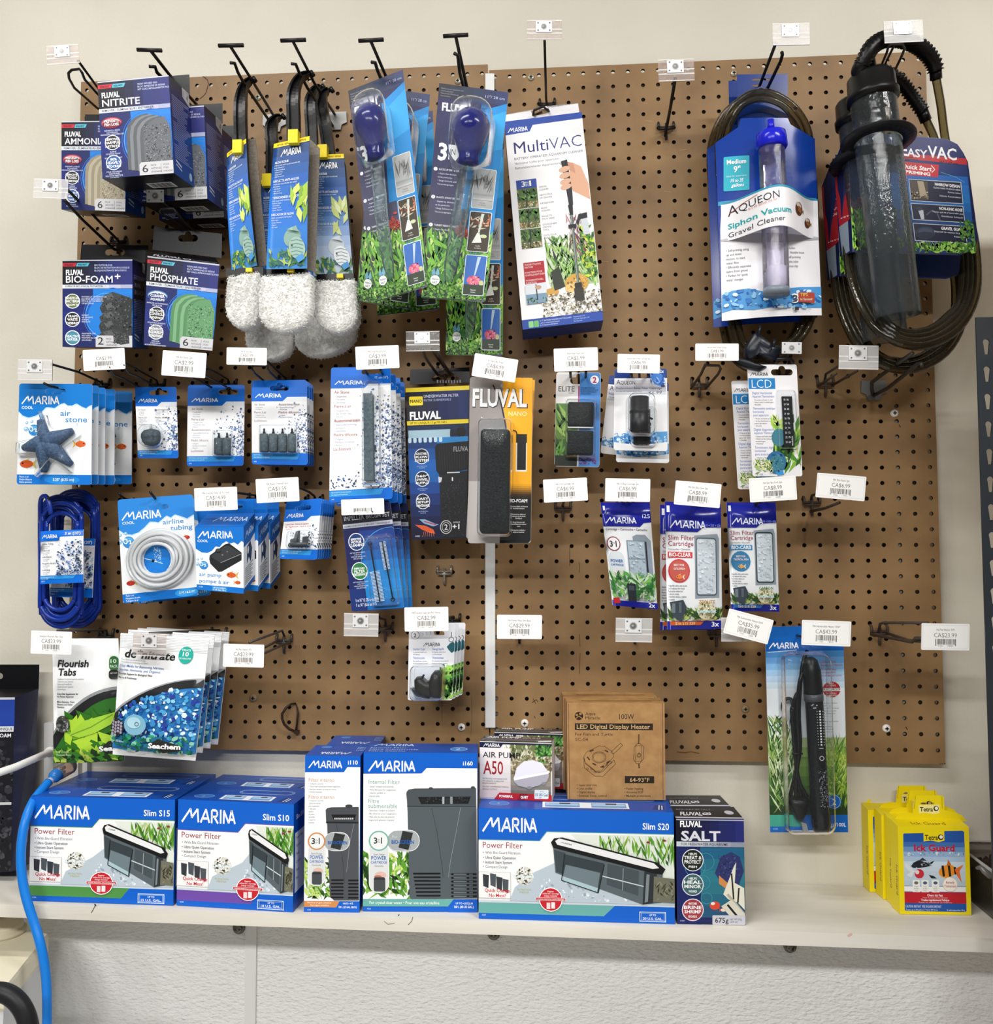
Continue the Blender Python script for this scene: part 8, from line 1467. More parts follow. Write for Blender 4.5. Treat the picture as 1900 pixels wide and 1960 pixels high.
for x0_, y0_, x1_, y1_, b0, b1, wd in ((50, 78, 56, 190, .48, 1, 9), (74, 76, 80, 186, .02, .5, 6)):
    G = over(F); L = lambda t: (x0_ + (x1_ - x0_) * t, y0_ + (y1_ - y0_) * t); G.mb.tube([F.xy(*L(t / 8), .006) for t in range(9)], .0012, BLK, 7); c = F.xy(x0_ if b0 > .3 else x1_, y0_ if b0 > .3 else y1_, .006); G.mb.tube([c + V((math.cos(a), 0, math.sin(a))) * .0028 for a in [k * .628 for k in range(10)]], .0009, BLK, 6, True); G.mb.build('twisted_stem', tb)
    G = over(F); n = 22
    for k in range(n):
        x, y = L(b0 + (b1 - b0) * k / n); z = .006
        G.mb.tube([F.xy(x - wd, y + .8, z), F.xy(x + wd, y - .8, z)], .00055, M('#d4dde4', .4), 4, False, False)
    G.mb.build('bristles', tb)
blister(F, 40, 66, 92, 196, .014, tb, 6)
moved(tb, (746, 957), .115, (764, 961), .08, 'second impeller brush card, its right edge showing', .05); moved(tb, (746, 957), .115, (780, 963), .05, 'rearmost impeller brush card, farthest right', .09)
FOIL = .18
def pouch(label, Q, d, code, fn, dep, group='filter cartridge pouches', cut=6):
    b = MB(); P = pface(b, Q, d).P; w, h = 100, 214
    def bend(u, v): return dep * (max(0, math.sin(math.pi * min(max(v, 0), 1))) ** .6) * (max(0, math.sin(math.pi * min(max(u, 0), 1))) ** .6) + .0012 * noise.noise(V((u * 5, v * 9, d * 40)))
    F = Face(b, P, [(0, 0), (w, 0), (w, h), (0, h)], bend, 9); t_ = thing('cartridge_pouch', label, 'filter cartridge', (P[2] + P[3]) / 2, group); F.outline = [(0, 0), (w, 0), (w, h), (0, h)]; F.holes = ()
    n = 9; sheet(F, F.outline, .0006, M('#e6e9ec', FOIL)); fn(F); b.build('printed_front', t_)
    b = MB(); G = Face(b, P, F.ref, lambda u, v: -bend(u, v) - .0007, 9); sheet(G, F.outline, .0004, M('#d4d8dc', FOIL)); b.build('back_film', t_)
    return t_
NAV = '#1a2290'
def slimp(tone, ctext, sub, cc, l2):
    def fn(F):
        w, h = 100, 214; F.rect(0, 0, w, 26, M(NAV, FOIL)); F.poly([(0, 25.5), (w, 25.5), (w, 40), (66, 42), (56, 50), (0, 50)], M(NAV, FOIL)); F.logo(8, 44, 62, 13, '#e4e8f6'); F.t('S10 + S15 + S20', 68, 40, 4, '#9aa4e0', 30)
        F.t('Slim Filter', 4, 64, 8, '#9a3048', 46, .0); F.t('Cartridge', 4, 74, 8, '#9a3048', 44); F.t('Cartouche \u2022 Cartucho', 4, 81, 3, '#5a5a62', 38); F.rect(3, 84, 46, 94, cc); F.t(ctext, 5, 92, 6.4, '#f4f4f4', 38, .02)
        F.ell(22, 116, 19, 20, cc); F.ell(22, 116, 17, 18, sub); F.para(l2, 22, 108, 3.4, 6, '#f4e8e4', .02, 'c'); F.fish(22, 126, 16, '#e07a3c' if cc[1] == 'c' else '#c8a068', '#e8d0b0', -1)
        F.para(['Adsorbs odors and toxins', 'and reduces fish stress', 'Retire les odeurs et', 'r\u00e9duit le stress', 'Absorbe olores y reduce', 'el estr\u00e9s'], 3, 142, 2.8, 4.6, '#33363c', .004, 'l', .75)
        F.poly([(50, 56), (92, 52), (95, 60), (94, 160), (50, 162)], '#8d9aa4'); F.rrect(52, 59, 90, 157, 5, '#5c6670' if tone else '#2a3038'); F.rrect(54, 61.5, 88, 155, 4, '#c8d2da'); F.specks(55, 63, 87, 153, 90, ['#b4c0ca', '#dce4ea'], (1, 3), 3)
        F.blades(0, 176, w, 200, 120, ['#4f7a34', '#7a9a4a', '#2c4a24', '#a8b86a', '#33502c'], (10, 26), (2, 6), 5, 1.2); F.poly([(4, 168), (28, 164), (34, 176), (26, 200), (10, 192)], '#39434c'); F.rect(8, 170, 14, 186, '#6a7680'); F.rect(20, 168, 25, 186, '#56626c')
        F.ell(70, 182, 17, 16, '#d8d4b4'); F.specks(56, 168, 84, 196, 70, ['#8a8458', '#f4f0dc', '#5a5634'], (1, 2.2), 6); F.t('ZEOLITE' if tone else 'CARBON', 70, 170, 5, '#b07a24' if tone else '#3a7a44', 30, .02, 0, 'c'); F.t('Ceramitek', 70, 186, 6, '#c8eaf0', 36, .02, 0, 'c'); F.t('FOR CLEAN & CLEAR WATER', 70, 199, 3, '#c8a84a', 36, .015, 0, 'c')
        F.rect(0, 200, w, 214, M(NAV, FOIL)); F.poly([(4, 200), (66, 201), (60, 207), (6, 207)], '#c85a2c' if tone else '#2a6ab4'); F.t('S10 S15 S20', 14, 206, 4, '#f4d08a', 36, .02); F.t('3x', 80, 210, 8, '#f0f0f8', 14, .02)
    return fn
def i25(F):
    w, h = 100, 214; F.rect(0, 0, w, 24, M(NAV, FOIL)); F.poly([(0, 23.5), (w, 23.5), (w, 40), (84, 42), (76, 50), (0, 50)], M(NAV, FOIL)); F.logo(6, 44, 62, 13, '#e4e8f6'); F.t('i25', 82, 32, 8, '#e4e8f6', 16); F.t('Cartridge \u2022 Cartouche \u2022 Cartucho', 4, 58, 4.4, '#3a3a44', 86, .004)
    F.ell(17, 86, 14, 15, '#8a1c34'); F.ell(17, 86, 12, 13, '#e8e8ea'); F.t('3', 9, 92, 12, '#26262c', 6, .02); F.t('1', 21, 92, 12, '#26262c', None, .02); F.t('IN', 15.6, 86, 3, '#55555c'); F.rrect(3, 101, 36, 160, 14, '#cfd6da'); F.t('POWER', 20, 124, 6, '#1d5fb0', 26, .015, 0, 'c'); F.t('CARTRIDGE', 20, 131, 4, '#1d5fb0', 26, .015, 0, 'c'); F.ell(22, 146, 9, 6, '#dcb8b8'); F.rect(12, 152, 24, 160, '#26282c')
    F.poly([(58, 70), (66, 66), (84, 66), (96, 78), (96, 150), (60, 150)], '#8a97a4'); F.rect(44, 78, 84, 156, '#77858f'); F.rect(46, 80, 81, 154, '#a4b4c0'); F.rect(46, 114, 81, 116, '#7d8d98'); F.rect(83, 80, 86, 156, '#22262c'); F.specks(47, 82, 80, 152, 60, ['#94a4b0', '#b8c6d0'], (1, 3), 3)
    F.blades(0, 140, w, 200, 130, ['#4f9a44', '#7ab45a', '#2c6a34', '#b4d0a8', '#dce8d8'], (12, 34), (3, 8), 5, 1.2); F.rect(36, 166, 54, 204, '#20262c'); F.rect(39, 170, 51, 180, '#3d4750'); F.para(['Filters for quick change', 'Filtre facile \u00e0 changer', 'Rapide, simple', 'F\u00e1cil de cambiar'], 58, 174, 2.8, 7, '#22262c', .004, 'l', .8)
    F.rect(0, 202, w, 214, M(NAV, FOIL)); F.poly([(2, 198), (16, 196), (18, 207), (4, 210)], '#b8222e'); F.t('2x', 80, 211, 8, '#f0f0f8', 14, .02)
pouch('leftmost foil pouch with two grey filter cartridges pictured', [(1149, 961.6), (1243, 961.6), (1258, 1166), (1172, 1158)], .10, 0, i25, .010)
tw = pouch('front middle foil pouch with a red round badge', [(1272, 960), (1379, 965), (1382, 1203), (1277, 1205)], .10, 0, slimp(True, 'BIO-CLEAR', '#c05a50', '#cc3a44', ['BEST FOR', 'GOLDFISH']), .012)
moved(tw, (1272, 960), .10, (1263, 966), .07, 'rear middle foil pouch, its left edge showing behind the red badged one', .02)
pouch('rightmost foil pouch with a blue round badge', [(1390, 961.6), (1484, 961.6), (1491, 1171), (1399, 1170)], .09, 0, slimp(False, 'BIO-CARB', '#3a7aa8', '#2a86b8', ['BEST FOR', 'TROPICAL FISH']), .012)
# ------------------------------------------------------------------ fourth row
def suction(F):
    w, h = 87, 146; fill(F, '#dfe1e8'); F.ell(12, 21, 8, 8, '#33353c'); F.ell(12, 21, 7.2, 7.2, '#f0f0f4'); F.t('2', 9, 25, 7, '#33353c', 5, .02); F.logo(28, 43, 31, 7.5, '#22222a')
    F.poly([(78, 37), (84, 34), (86.6, 38), (86.6, 52), (82, 56), (76, 50), (72, 44)], '#1f5a64'); F.line([(80, 16), (80, 26)], 1.2, '#22222a'); F.ring(80, 30, 5, 1, '#22222a')
    for x, y, a, r in ((9, 50, 'Suction Cups', ['for aquarium heaters up to', '3/4" diameter']), (45, 50, 'Saugn\u00e4pfe', ['f\u00fcr Aquarien Heizer bis zu', '2 cm Durchmesser']), (9, 67, 'Ventouses', ['Pour chauffe-eau / aquarium', 'de 3/4" de diam\u00e8tre ou moins']), (45, 67, 'Ventosas', ['Para calentadores de peceras de', '3/4 pulg. de di\u00e1metro o menos'])): F.t(a, x, y, 4.6, '#4a6ab0', 22, .01); F.para(r, x, y + 5, 2.3, 4.4, '#2c2e34', .008, 'l', .7)
    F.blades(60, 76, 86.6, 145, 110, ['#3f8a34', '#6fb044', '#2c5a24', '#9ccc5a', '#1c4a24'], (10, 22), (5, 10), 5, 1.3); F.t('# 11029', 4, 141, 3, '#77797c', 10)
tc, F = card('suction_cup_pack', 'foremost card with black suction cup holders in a blister', 'suction cup', 'suction cup cards', [(782.7, 1195), (872, 1194), (865.5, 1340.4), (780, 1340.4)], .13, suction, 4, (46, 19, 42, 11), .0008, '#dfe1e8', None, 'backing_card', (87, 146))
G = over(F); lump(G, [(14, 106), (18, 100), (28, 99), (38, 108), (46, 106), (54, 126), (50, 138), (30, 136), (16, 128)], .022, M('#1d1c1b', .35)); lump(G, [(42, 110), (46, 96), (52, 88), (60, 88), (66, 98), (68, 120), (66, 140), (52, 140), (44, 126)], .024, M('#1d1c1b', .35)); G.mb.tube([F.xy(30, 101, .012), F.xy(33, 95, .014)], .0016, BLK, 7); G.mb.build('suction_cups', tc)
G = over(F); lump(G, [(6, 122), (12, 116), (26, 130), (44, 138), (48, 143), (30, 142), (14, 138)], .012, Mclear('cup_plastic', '#5a6a7c', .3, '#3a4a5c')); G.mb.build('clear_cup', tc); blister(F, 8, 76, 72, 143, .030, tc, 9)
for k, l_ in enumerate(('second', 'third', 'rearmost')): moved(tc, (872, 1194), .13, (878 + 6.4 * k, 1193.4 - .8 * k), .105 - .025 * k, '%s suction cup card, only its leafy right edge showing' % l_)
def seachem(label, name, Q, d, dep, fn, group=None):
    b = MB(); P = pface(b, Q, d).P
    def bend(u, v): return dep * (max(0, math.sin(math.pi * min(max(u, 0), 1))) ** .5) * max(0, min(1, (v - .02) * 2.2)) * max(0, min(1, (1 - v) * 9)) + .0010 * noise.noise(V((u * 4, v * 6, d * 30)))
    F = Face(b, P, [(0, 0), (130, 0), (130, 236), (0, 236)] if 'tablet' in name else [(0, 0), (165, 0), (165, 240), (0, 240)], bend, 9); t_ = thing(name, label, 'aquarium additive', (P[2] + P[3]) / 2, group); F.outline = list(F.ref); F.holes = ()
    sheet(F, F.outline, .0006, M('#eceeef', .28)); fn(F); b.build('printed_front', t_); b = MB(); G = Face(b, P, F.ref, lambda u, v: -.6 * bend(u, v) - .0007, 9); sheet(G, F.outline, .0004, M('#dfe1e2', .3)); b.build('back_film', t_); return t_
def arcpts(x0, x1, y0, y1, off=0): return [(x0 + (x1 - x0) * k / 10, y0 + (y1 - y0) * (1 - (1 - k / 10) ** 2.0) + off) for k in range(11)]
def flour(F):
    w, h = 130, 236; F.t('Flourish', 12, 54, 13, '#222428', 62, .025, .12); F.t('Tabs', 14, 70, 13, '#222428', 36, .025, .12); F.para(['Supplement for planted aquarium substrate', 'Suplemento para sustratos', 'Erg\u00e4nzung f\u00fcr bepflanzte', 'Suppl\u00e9ment pour aquarium', 'Substratd\u00fcnger'], 12, 78, 2.8, 4.8, '#8a8c90', 0, 'l', .75); F.para(['Gravel Bed Supplement for', 'the Planted Aquarium', '', 'Micro Elements, Trace', 'Elements and Other', 'Nutrients'], 12, 106, 3.2, 5, '#2c2e32', .015, 'l', .85, .12)
    F.rrect(112, 34, 129.5, 62, 8, '#2c6a34'); F.rrect(112, 60, 129.5, 78, 6, '#1a1c1a'); F.t('10', 115, 47, 7, '#d8ecd8', 11, .015); F.t('PACK', 114, 56, 5, '#d8ecd8', 14, .015); F.t('NET WT', 115, 68, 3, '#d8d8d8', 12)
    a = arcpts(0, 130, 178, 92); F.poly([(0, 236)] + a + [(130, 236)], '#8d9094'); a = arcpts(0, 130, 186, 98); F.poly([(0, 236)] + a + [(130, 236)], '#1f2022'); a = arcpts(14, 130, 200, 112); F.poly([(0, 236), (4, 212)] + a + [(130, 236)], '#2c6a24')
    F.blades(30, 130, 130, 236, 70, ['#4f9a24', '#7ab82c', '#a8d03a', '#2f6a1c', '#1c3a14'], (26, 56), (12, 24), 5, 1.6); F.poly([(40, 180), (70, 154), (124, 140), (118, 162), (88, 178), (60, 186)], '#9cc83a'); F.line([(44, 180), (82, 166), (120, 144)], 1, '#5a8a24'); F.blades(4, 206, 130, 236, 50, ['#3f8a24', '#6aa82c', '#1c3a14', '#c4dc5a'], (16, 30), (8, 14), 6, 1.4)
    F.ell(28, 160, 14, 16, '#4a4c4a'); F.specks(16, 146, 40, 174, 60, ['#77797a', '#2a2c2a', '#9a9c9a'], (1, 3), 3); F.poly([(96, 210), (112, 194), (130, 192), (130, 220), (112, 218)], '#232524'); F.t('Seachem', 96, 212, 9, '#f4f4f4', 60, .04)
    F.t('Pour 10 litres', 14, 214, 4, '#dcecc8', 26, .01); F.t('l/aquarium', 14, 220, 4, '#dcecc8', 28, .01)
seachem('white plant tablet pouch with green leaves, hanging at the left', 'tablet_pouch', [(100, 1222), (226, 1222), (238, 1456), (104, 1460)], .12, .012, flour)
def denit(F):
    w, h = 165, 240
    for k in range(9): F.rect(0, 3 + k * 3, w, 4 + k * 3, '#d4d6d8')
    F.t('de*nitrate', 12, 46, 15, '#22242a', 96, .025, .15); F.ell(127, 34, 13.5, 17, '#1aa89a'); F.t('TREATS', 127, 26, 3.6, '#e8f8f4', 16, .015, 0, 'c'); F.t('10', 127, 36, 8, '#ffffff', 11, .02, 0, 'c'); F.t('US GALLONS', 127, 42, 3, '#e8f8f4', 21, .015, 0, 'c'); F.para(['Milieu filtrant qui \u00e9limine les nitrates', 'Filtermedium zur Entfernung von Nitrat'], 6, 52, 2.8, 4.8, '#8a8c90', 0, 'l', .8)
    F.para(['Filter Media for Removing Nitrates,', 'Nitrites, Ammonia, and Organics'], 4, 65, 4.6, 7.6, '#3a6ab0', .004, 'l', .9, .15); F.para(['Provides Support for Biological Filter', 'Marine & Freshwater'], 4, 80, 3.6, 7.6, '#26282c', .018, 'l', .85, .12)
    a = arcpts(0, 165, 152, 78); F.poly([(0, 226)] + a + [(165, 226)], '#9a9ca0'); a = arcpts(0, 165, 158, 80); F.poly([(0, 226)] + a + [(165, 226)], '#1c1d20'); a = arcpts(14, 165, 160, 96); F.poly([(0, 226), (0, 176)] + a + [(165, 226)], '#2a78b8')
    def below(x, y): return 1 if (y * 130 + 96) > 158 - 66 * (1 - (1 - x) ** 2) + 4 else 0
    F.specks(14, 96, 164, 200, 330, ['#1f5ca8', '#4aa4dc', '#8cd0f0', '#dff2fa', '#2a3c9c', '#3a8ac8', '#16306a'], (2, 6), 5, below); F.specks(0, 190, 164, 226, 150, ['#1a7a5a', '#2c9a6c', '#0f5a44', '#8cc8b0', '#1f6a8c', '#3a9ac0'], (2, 7), 6)
    F.ell(54, 172, 22, 20, '#7ab0c8'); F.ell(52, 168, 14, 11, '#a8d0e0'); F.ring(58, 170, 4, 1, '#1a3a5c'); F.ell(18, 180, 15, 17, '#26282c')
    for k in range(18): F.ell(9 + (k % 4) * 6, 169 + (k // 4) * 6 + (k % 2) * 2, 2.8, 2.8, '#a49cb0', 7)
    F.poly([(84, 206), (102, 196), (146, 208), (142, 218), (110, 224)], '#232524'); F.t('Seachem', 84, 214, 9.5, '#f4f4f4', 60, .04); F.t('Pour 10 litres', 4, 208, 4, '#c8e0d4', 30, .01); F.rect(0, 226, w, 240, '#e8eaea')
td = seachem('front white pouch picturing blue bubbles', 'media_pouch', [(231, 1211.5), (400.7, 1223.6), (374, 1456), (215.5, 1444)], .155, .014, denit, 'blue filter media pouches')
for k, (p, d2) in enumerate((((411, 1215), .115), ((425, 1212), .08), ((439, 1210), .045))): moved(td, (400.7, 1223.6), .155, p, d2, 'white pouch of blue bubbles, %s, only its right edge showing' % ('second from the front', 'third from the front', 'rearmost')[k], -.01)
def heater(F):
    w, h = 150, 395; F.rect(0, 0, w, h, M('#dfe6ea', .25)); F.rect(0, 0, w, 48, M('#1660b4', .25)); F.grad(0, 48, w, 120, ['#3a7ec0', '#8ab4d8', '#d4e0e8'], 6); F.logo(7, 43, 56, 12); F.line([(4, 50), (60, 46)], 1, '#e8eef4')
    F.t('Submersible', 105, 72, 4.6, '#a83a58', 30); F.t('Aquarium Heater', 105, 78, 4.6, '#a83a58', 42); F.t('Chauffe-eau', 105, 86, 4.6, '#a83a58', 30); F.t('submersible', 105, 92, 4.6, '#a83a58', 29); F.t('pour aquariums', 105, 98, 4.6, '#a83a58', 40)
    F.ell(125, 123, 17, 15.5, '#a82a2c'); F.rect(107, 120.5, 144, 126, '#f0f0f0'); F.t('BREAK-PROOF', 125, 125, 4, '#26262c', 34, .02, 0, 'c'); F.para(['HEAT', 'CONTROL'], 125, 113, 3, 4, '#f4d8d8', .01, 'c'); F.para(['CONTR\u00d4LE', 'DU CHAUFFAGE'], 125, 132, 2.8, 4, '#f4d8d8', .01, 'c')
    F.para(['\u2022 Easy to read temperature', '   settings', '\u2022 On / Off Pilot Light Indicator', '\u2022 High impact safety glass', '\u2022 For fresh or saltwater', '   aquariums', '', '\u2022 R\u00e9glages de la temp\u00e9rature', '   faciles \u00e0 lire', '\u2022 Voyant lumineux', '\u2022 Verre de s\u00e9curit\u00e9', '\u2022 Pour aquariums'], 107, 150, 2.5, 5, '#55585e', 0, 'l', .7)
    F.grad(0, 215, w, 362, ['#b8c89c', '#7a9a4a', '#5a8034', '#34562c', '#22361e'], 8); F.blades(98, 205, w, 350, 150, ['#a8c84a', '#8cb03a', '#c4d86a', '#5d8a34'], (18, 50), (1.5, 4), 5, .9); F.blades(0, 170, 50, 362, 200, ['#4f7a34', '#8aa85a', '#c8d4a8', '#2c4a24', '#1c2c18'], (24, 60), (2, 5), 6, .8)
    F.rect(0, 362, w, h, M('#1660b4', .25)); F.rect(0, 362, 62, 384, '#3f9a86'); F.ell(124, 337, 14, 14, '#1660b4'); F.ring(124, 337, 13, 1.2, '#8ab4e0'); F.t('2', 120, 343, 11, '#e8eef8', 8, .02); F.t('30 US gal/100L', 92, 384, 7, '#e8eef8', 54, .012); F.t('11235', 6, 390, 3, '#bcd0ec')
th, F = card('heater_pack', 'tall blue header card with a black aquarium heater and its cord', 'aquarium heater', None, [(1463.6, 1199.7), (1613, 1197), (1622.8, 1593), (1473.6, 1593)], .065, heater, 1, (58, 19, 34, 12), .0008, '#dfe6ea', None, 'backing_card', (150, 395))
m = pxm(F); G = over(F); X = lambda x, y, z=.017: F.xy(x, y, z)
G.mb.tube([X(79, 58), X(80, 64), X(82, 84), X(84, 120), X(84, 128)], [6 * m, 13 * m, 17 * m, 18 * m, 18 * m], BLK, 20); G.mb.build('heater_cap', th)
G = over(F); G.mb.tube([X(84, 127), X(85, 141)], 18.3 * m, M('#4a4c50', .3), 20); G.mb.build('grey_ring', th)
G = over(F); G.mb.tube([X(85, 141), X(86, 160), X(88, 240), X(91, 340), X(92, 350), X(93, 372), X(93, 386), X(93, 392)], [17 * m, 17 * m, 17 * m, 17 * m, 18 * m, 18 * m, 15 * m, 8 * m], M('#141518', .16), 20); ht_ = G.mb.build('heater_tube', th)
b = MB(); F3 = Face(b, [X(80, 150, .0345), X(100, 150, .0345), X(104, 340, .0345), X(84, 340, .0345)], [(0, 0), (20, 0), (20, 190), (0, 190)])
for k in range(13): F3.rect(8, 6 + k * 5.2, 11, 9 + k * 5.2, '#d8d8d8'); F3.rect(3, 7 + k * 5.2, 5, 8.4 + k * 5.2, '#9a9a9a'); F3.rect(14, 7 + k * 5.2, 16, 8.4 + k * 5.2, '#9a9a9a')
F3.rrect(1, 72, 16, 104, 2, '#0c0c0e'); F3.ring(9, 95, 4.4, 1, '#c8c8c8'); F3.rect(5, 76, 13, 77.4, '#a8a8a8'); F3.specks(2, 118, 18, 186, 140, ['#5a5c60', '#33353a', '#8a8c90'], (.8, 1.6), 4); b.build('scale_and_dial', ht_)
for i, (a0, b0) in enumerate((((70, 60), -8), ((62, 75), 4), ((56, 88), 18), ((50, 100), 30))):
    G = over(F); z = .010 + .004 * (i % 2)
    G.mb.tube(smooth([X(72 - b0 * .6, 70 + b0 * 3, z), X(60 - b0 * .5, 96 + b0 * 2, z + .006), X(54 - b0 * .4, 160, z + .004), X(50 - b0 * .3 + 6, 235, z), X(46 + b0 * .2, 290, z + .004), X(44 + b0 * .8, 322, z)], 5), .0030, BLK, 9); G.mb.build('power_cord', th)
G = over(F); G.mb.tube(smooth([X(46, 150, .012), X(42, 138, .014), X(32, 138, .014), X(26, 150, .014), X(30, 170, .012)], 4), .0028, M('#2c3032', .35), 8); G.mb.tube([X(60, 240, .020), X(40, 240, .020)], .0016, BLK, 6); G.mb.build('cord_loop', th)
G = over(F); lump(G, [(32, 330), (44, 324), (62, 326), (74, 330), (70, 350), (58, 372), (48, 368), (38, 348)], .020, BLK); G.mb.build('plug', th); G = over(F); G.mb.hexa([X(56, 370, .014), X(66, 374, .014), X(70, 392, .014), X(60, 390, .014), X(56, 370, .006), X(66, 374, .006), X(70, 392, .006), X(60, 390, .006)], M('#a8a8a8', .3, .5, .6)); G.mb.build('plug_prong', th)
blister(F, 24, 46, 114, 391, .042, th, 14)
# ================================================================== things around the pegboard
# steel shelving unit standing to the right: only its slotted corner post enters the view
t0 = at(1872, 640, .235); pw = .042; zt = at(1885, 607, .235).z; xl = at(1879, 1000, .235).x
UN = M('#3a4046', .4, .5, .3)
t_ = thing('shelving_unit', 'dark grey slotted steel shelf post at the right edge of the view', 'shelving', V((xl, -.235, 0)))
def post(px_, py_, sx, sy, slots):
    b = MB(); T = .0025
    ks = []; z = zt - .035
    while slots and z > .4: ks.append(z); z -= .0381
    # face turned to the room, keyhole slots cut through
    F = lface(b, [V((px_, py_, zt)), V((px_ + sx, py_, zt)), V((px_ + sx, py_, 0)), V((px_, py_, 0))], 42, zt * 1000)
    holes = []
    for z in ks:
        y = (zt - z) * 1000
        holes.append([(13 + 4.6 * math.sin(a), y - 4.6 * math.cos(a)) for a in [k * math.pi / 6 for k in range(-4, 5)]] + [(15.3, y + 17), (10.7, y + 17)])
    sheet(F, [(0, 0), (42, 0), (42, zt * 1000), (0, zt * 1000)], T, UN, None, holes)
    G = lface(b, [V((px_, py_, zt)), V((px_, py_ - sy, zt)), V((px_, py_ - sy, 0)), V((px_, py_, 0))], 42, zt * 1000) if False else None
    b.box((px_ + sx - T, py_ + T, 0), (px_ + sx, py_ + sy, zt), UN)
    return b
post(xl, -.235, pw, .04, True).build('post', t_)
for (x, y) in ((xl + .9, -.235), (xl, -.70), (xl + .9, -.70)):
    b = MB(); b.box((x, y, 0), (x + pw, y + .0025, zt), UN); b.box((x, y, 0), (x + .0025, y + .04, zt), UN); b.build('post', t_)
b = MB(); b.box((xl + .047, -.70, .02), (xl + .050, -.235, zt), UN); b.build('shade_panel', t_)  # unseen panel, added to block lamp light from the right
for z in (.12, .62, 1.12, zt - .04):
    b = MB(); b.box((xl + .044, -.70, z), (xl + .9, -.24, z + .016), M('#b79a72', .6)); b.box((xl + .03, -.706, z - .03), (xl + .94, -.701, z + .01), UN); b.build('deck', t_)
b = MB(); b.box((xl + .08, -.68, zt - .023), (xl + .85, -.25, zt + .36), Mnoise('kraft_card', ['#9c7446', '#b08856'], 60)); tag(b.build('shade_box'), 'unseen cardboard box added on top of the steel shelving to shade the wall', 'box')  # unseen box, added to shade the right side of the wall
# clear bin of dark gravel on the shelf board at the right
p = onshelf(1878, 1742); zb = p.z + .0006
x0, yb, y0 = p.x, .0, -.118
t_ = thing('gravel_bin', 'clear plastic bin of dark brown gravel at the right end of the shelf', 'bin', V((x0 + .06, -.06, zb)))
b = MB(); hh = .078
B_ = lambda f, e: [V((x0 + e * -.010, y0 - e * .01, zb + f)), V((x0 + .14 + e * .01, y0 - e * .01, zb + f)), V((x0 + .14 + e * .01, yb + .01, zb + f)), V((x0 - e * .010, yb + .01, zb + f))]
lo, hi = B_(0, 0), B_(hh, 1); BIN = Mclear('bin_plastic', '#c9c6c2', .10, '#8a847c', .12)
b.add(lo + hi, [(0, 1, 5, 4), (1, 2, 6, 5), (2, 3, 7, 6), (3, 0, 4, 7), (3, 2, 1, 0)], BIN); b.tube(hi + hi[:1], .0024, Mclear('bin_rim', '#e4e2de', .4), 6); b.build('bin_body', t_)
b = MB(); GR = Mnoise('gravel', ['#1d120c', '#2b1b12', '#3a261a'], 300, .8, .9, 300)
n = 12; vs = []; fs = []
for j in range(n + 1):
    for i in range(n + 1):
        u, v = i / n, j / n; vs.append(V((x0 + .002 + .135 * u, y0 + .003 + (yb - y0) * v, zb + .052 + .030 * math.sin(math.pi * u) * math.sin(math.pi * v) + .004 * noise.noise(V((u * 9, v * 9, 1))))))
for j in range(n):
    for i in range(n): a = j * (n + 1) + i; fs.append((a, a + 1, a + n + 2, a + n + 1))
b.add(vs, fs, GR, True); g0 = [V((x0 + .002, y0 + .003, zb + .003)), V((x0 + .137, y0 + .003, zb + .003))]
b.add([g0[0], g0[1], vs[n], vs[0]], [(0, 1, 2, 3)], GR); b.add([g0[0], vs[0], vs[n * (n + 1)], V((x0 + .002, yb, zb + .003))], [(0, 1, 2, 3)], GR)
R = random.Random(3)
for k in range(160):
    q = vs[R.randrange(len(vs))]; b.ball(q + V((R.uniform(-.006, .006), R.uniform(-.006, .006), .001)), R.uniform(.002, .0035), GR, 3)
o = b.build('gravel', t_); o['kind'] = 'stuff'
b = MB(); sp = [at(1868, 1662, .125), at(1876, 1660, .13), at(1884, 1668, .135), at(1893, 1676, .135), at(1903, 1676, .135)]
b.tube(sp, [.002, .0035, .0045, .0045, .004], STEEL, 8); b.build('rim_clip', t_)
# dark blue media carton hanging at the far left
Q = [(-92, 1336), (28.6, 1335), (20.5, 1669), (-100, 1672)]; q2 = [(-40, 1318), (73.4, 1318), (60, 1652), (-60, 1655)]
f = [at(*p, .085) for p in Q]; k = [at(*p, .018) for p in q2]
t_ = thing('media_carton', 'dark blue carton of black foam media at the left edge, partly out of view', 'carton', at(0, 1400, .05))
b = MB(); NV = M('#1a2350', GLOSS); b.hexa(f + k, NV); F = Face(b, f, Q)
F.rect(-92, 1336, 28, 1669, '#14141c'); F.rect(-92, 1338, 28, 1393, '#21409a'); F.rect(-92, 1334, 28.4, 1339, '#c9ccd4'); F.rect(-92, 1392, 26, 1401, '#d6d8dc'); F.t('M\u00c9CANIQUE', 24, 1398.5, 5, '#2a2c34', 40, .01, 0, 'r'); F.t('FOAM', 21, 1412, 7, '#e8e8ee', 26, .02, 0, 'r')
F.specks(-90, 1418, 26, 1667, 260, ['#26262a', '#34343a', '#1b1b1f', '#45454c'], (3, 9), 5); F.rect(-90, 1538, 22, 1541, '#c8c8c8')
S_ = rightface(b, f + k, 45, 334); S_.rect(0, 0, 45, 334, NV)
for i in range(22): S_.rect(8, 34 + i * 8.6, 36 - (i * 7) % 11, 35.6 + i * 8.6, '#9aa4c8')
S_.ell(36, 24, 3.6, 8, '#c8d4e8'); S_.rect(25, 120, 35, 275, '#b02838'); S_.rect(27, 108, 37, 122, '#d0d0d4'); S_.rect(28, 130, 33, 262, '#8a1c2a')
for y in (210, 244): S_.ell(18, y, 2.6, 4, '#e8e8f0')
S_.rect(6, 250, 34, 290, '#7d8290')
for i in range(9): S_.rect(8, 253 + i * 4, 32, 254 + i * 4, '#3a3f50')
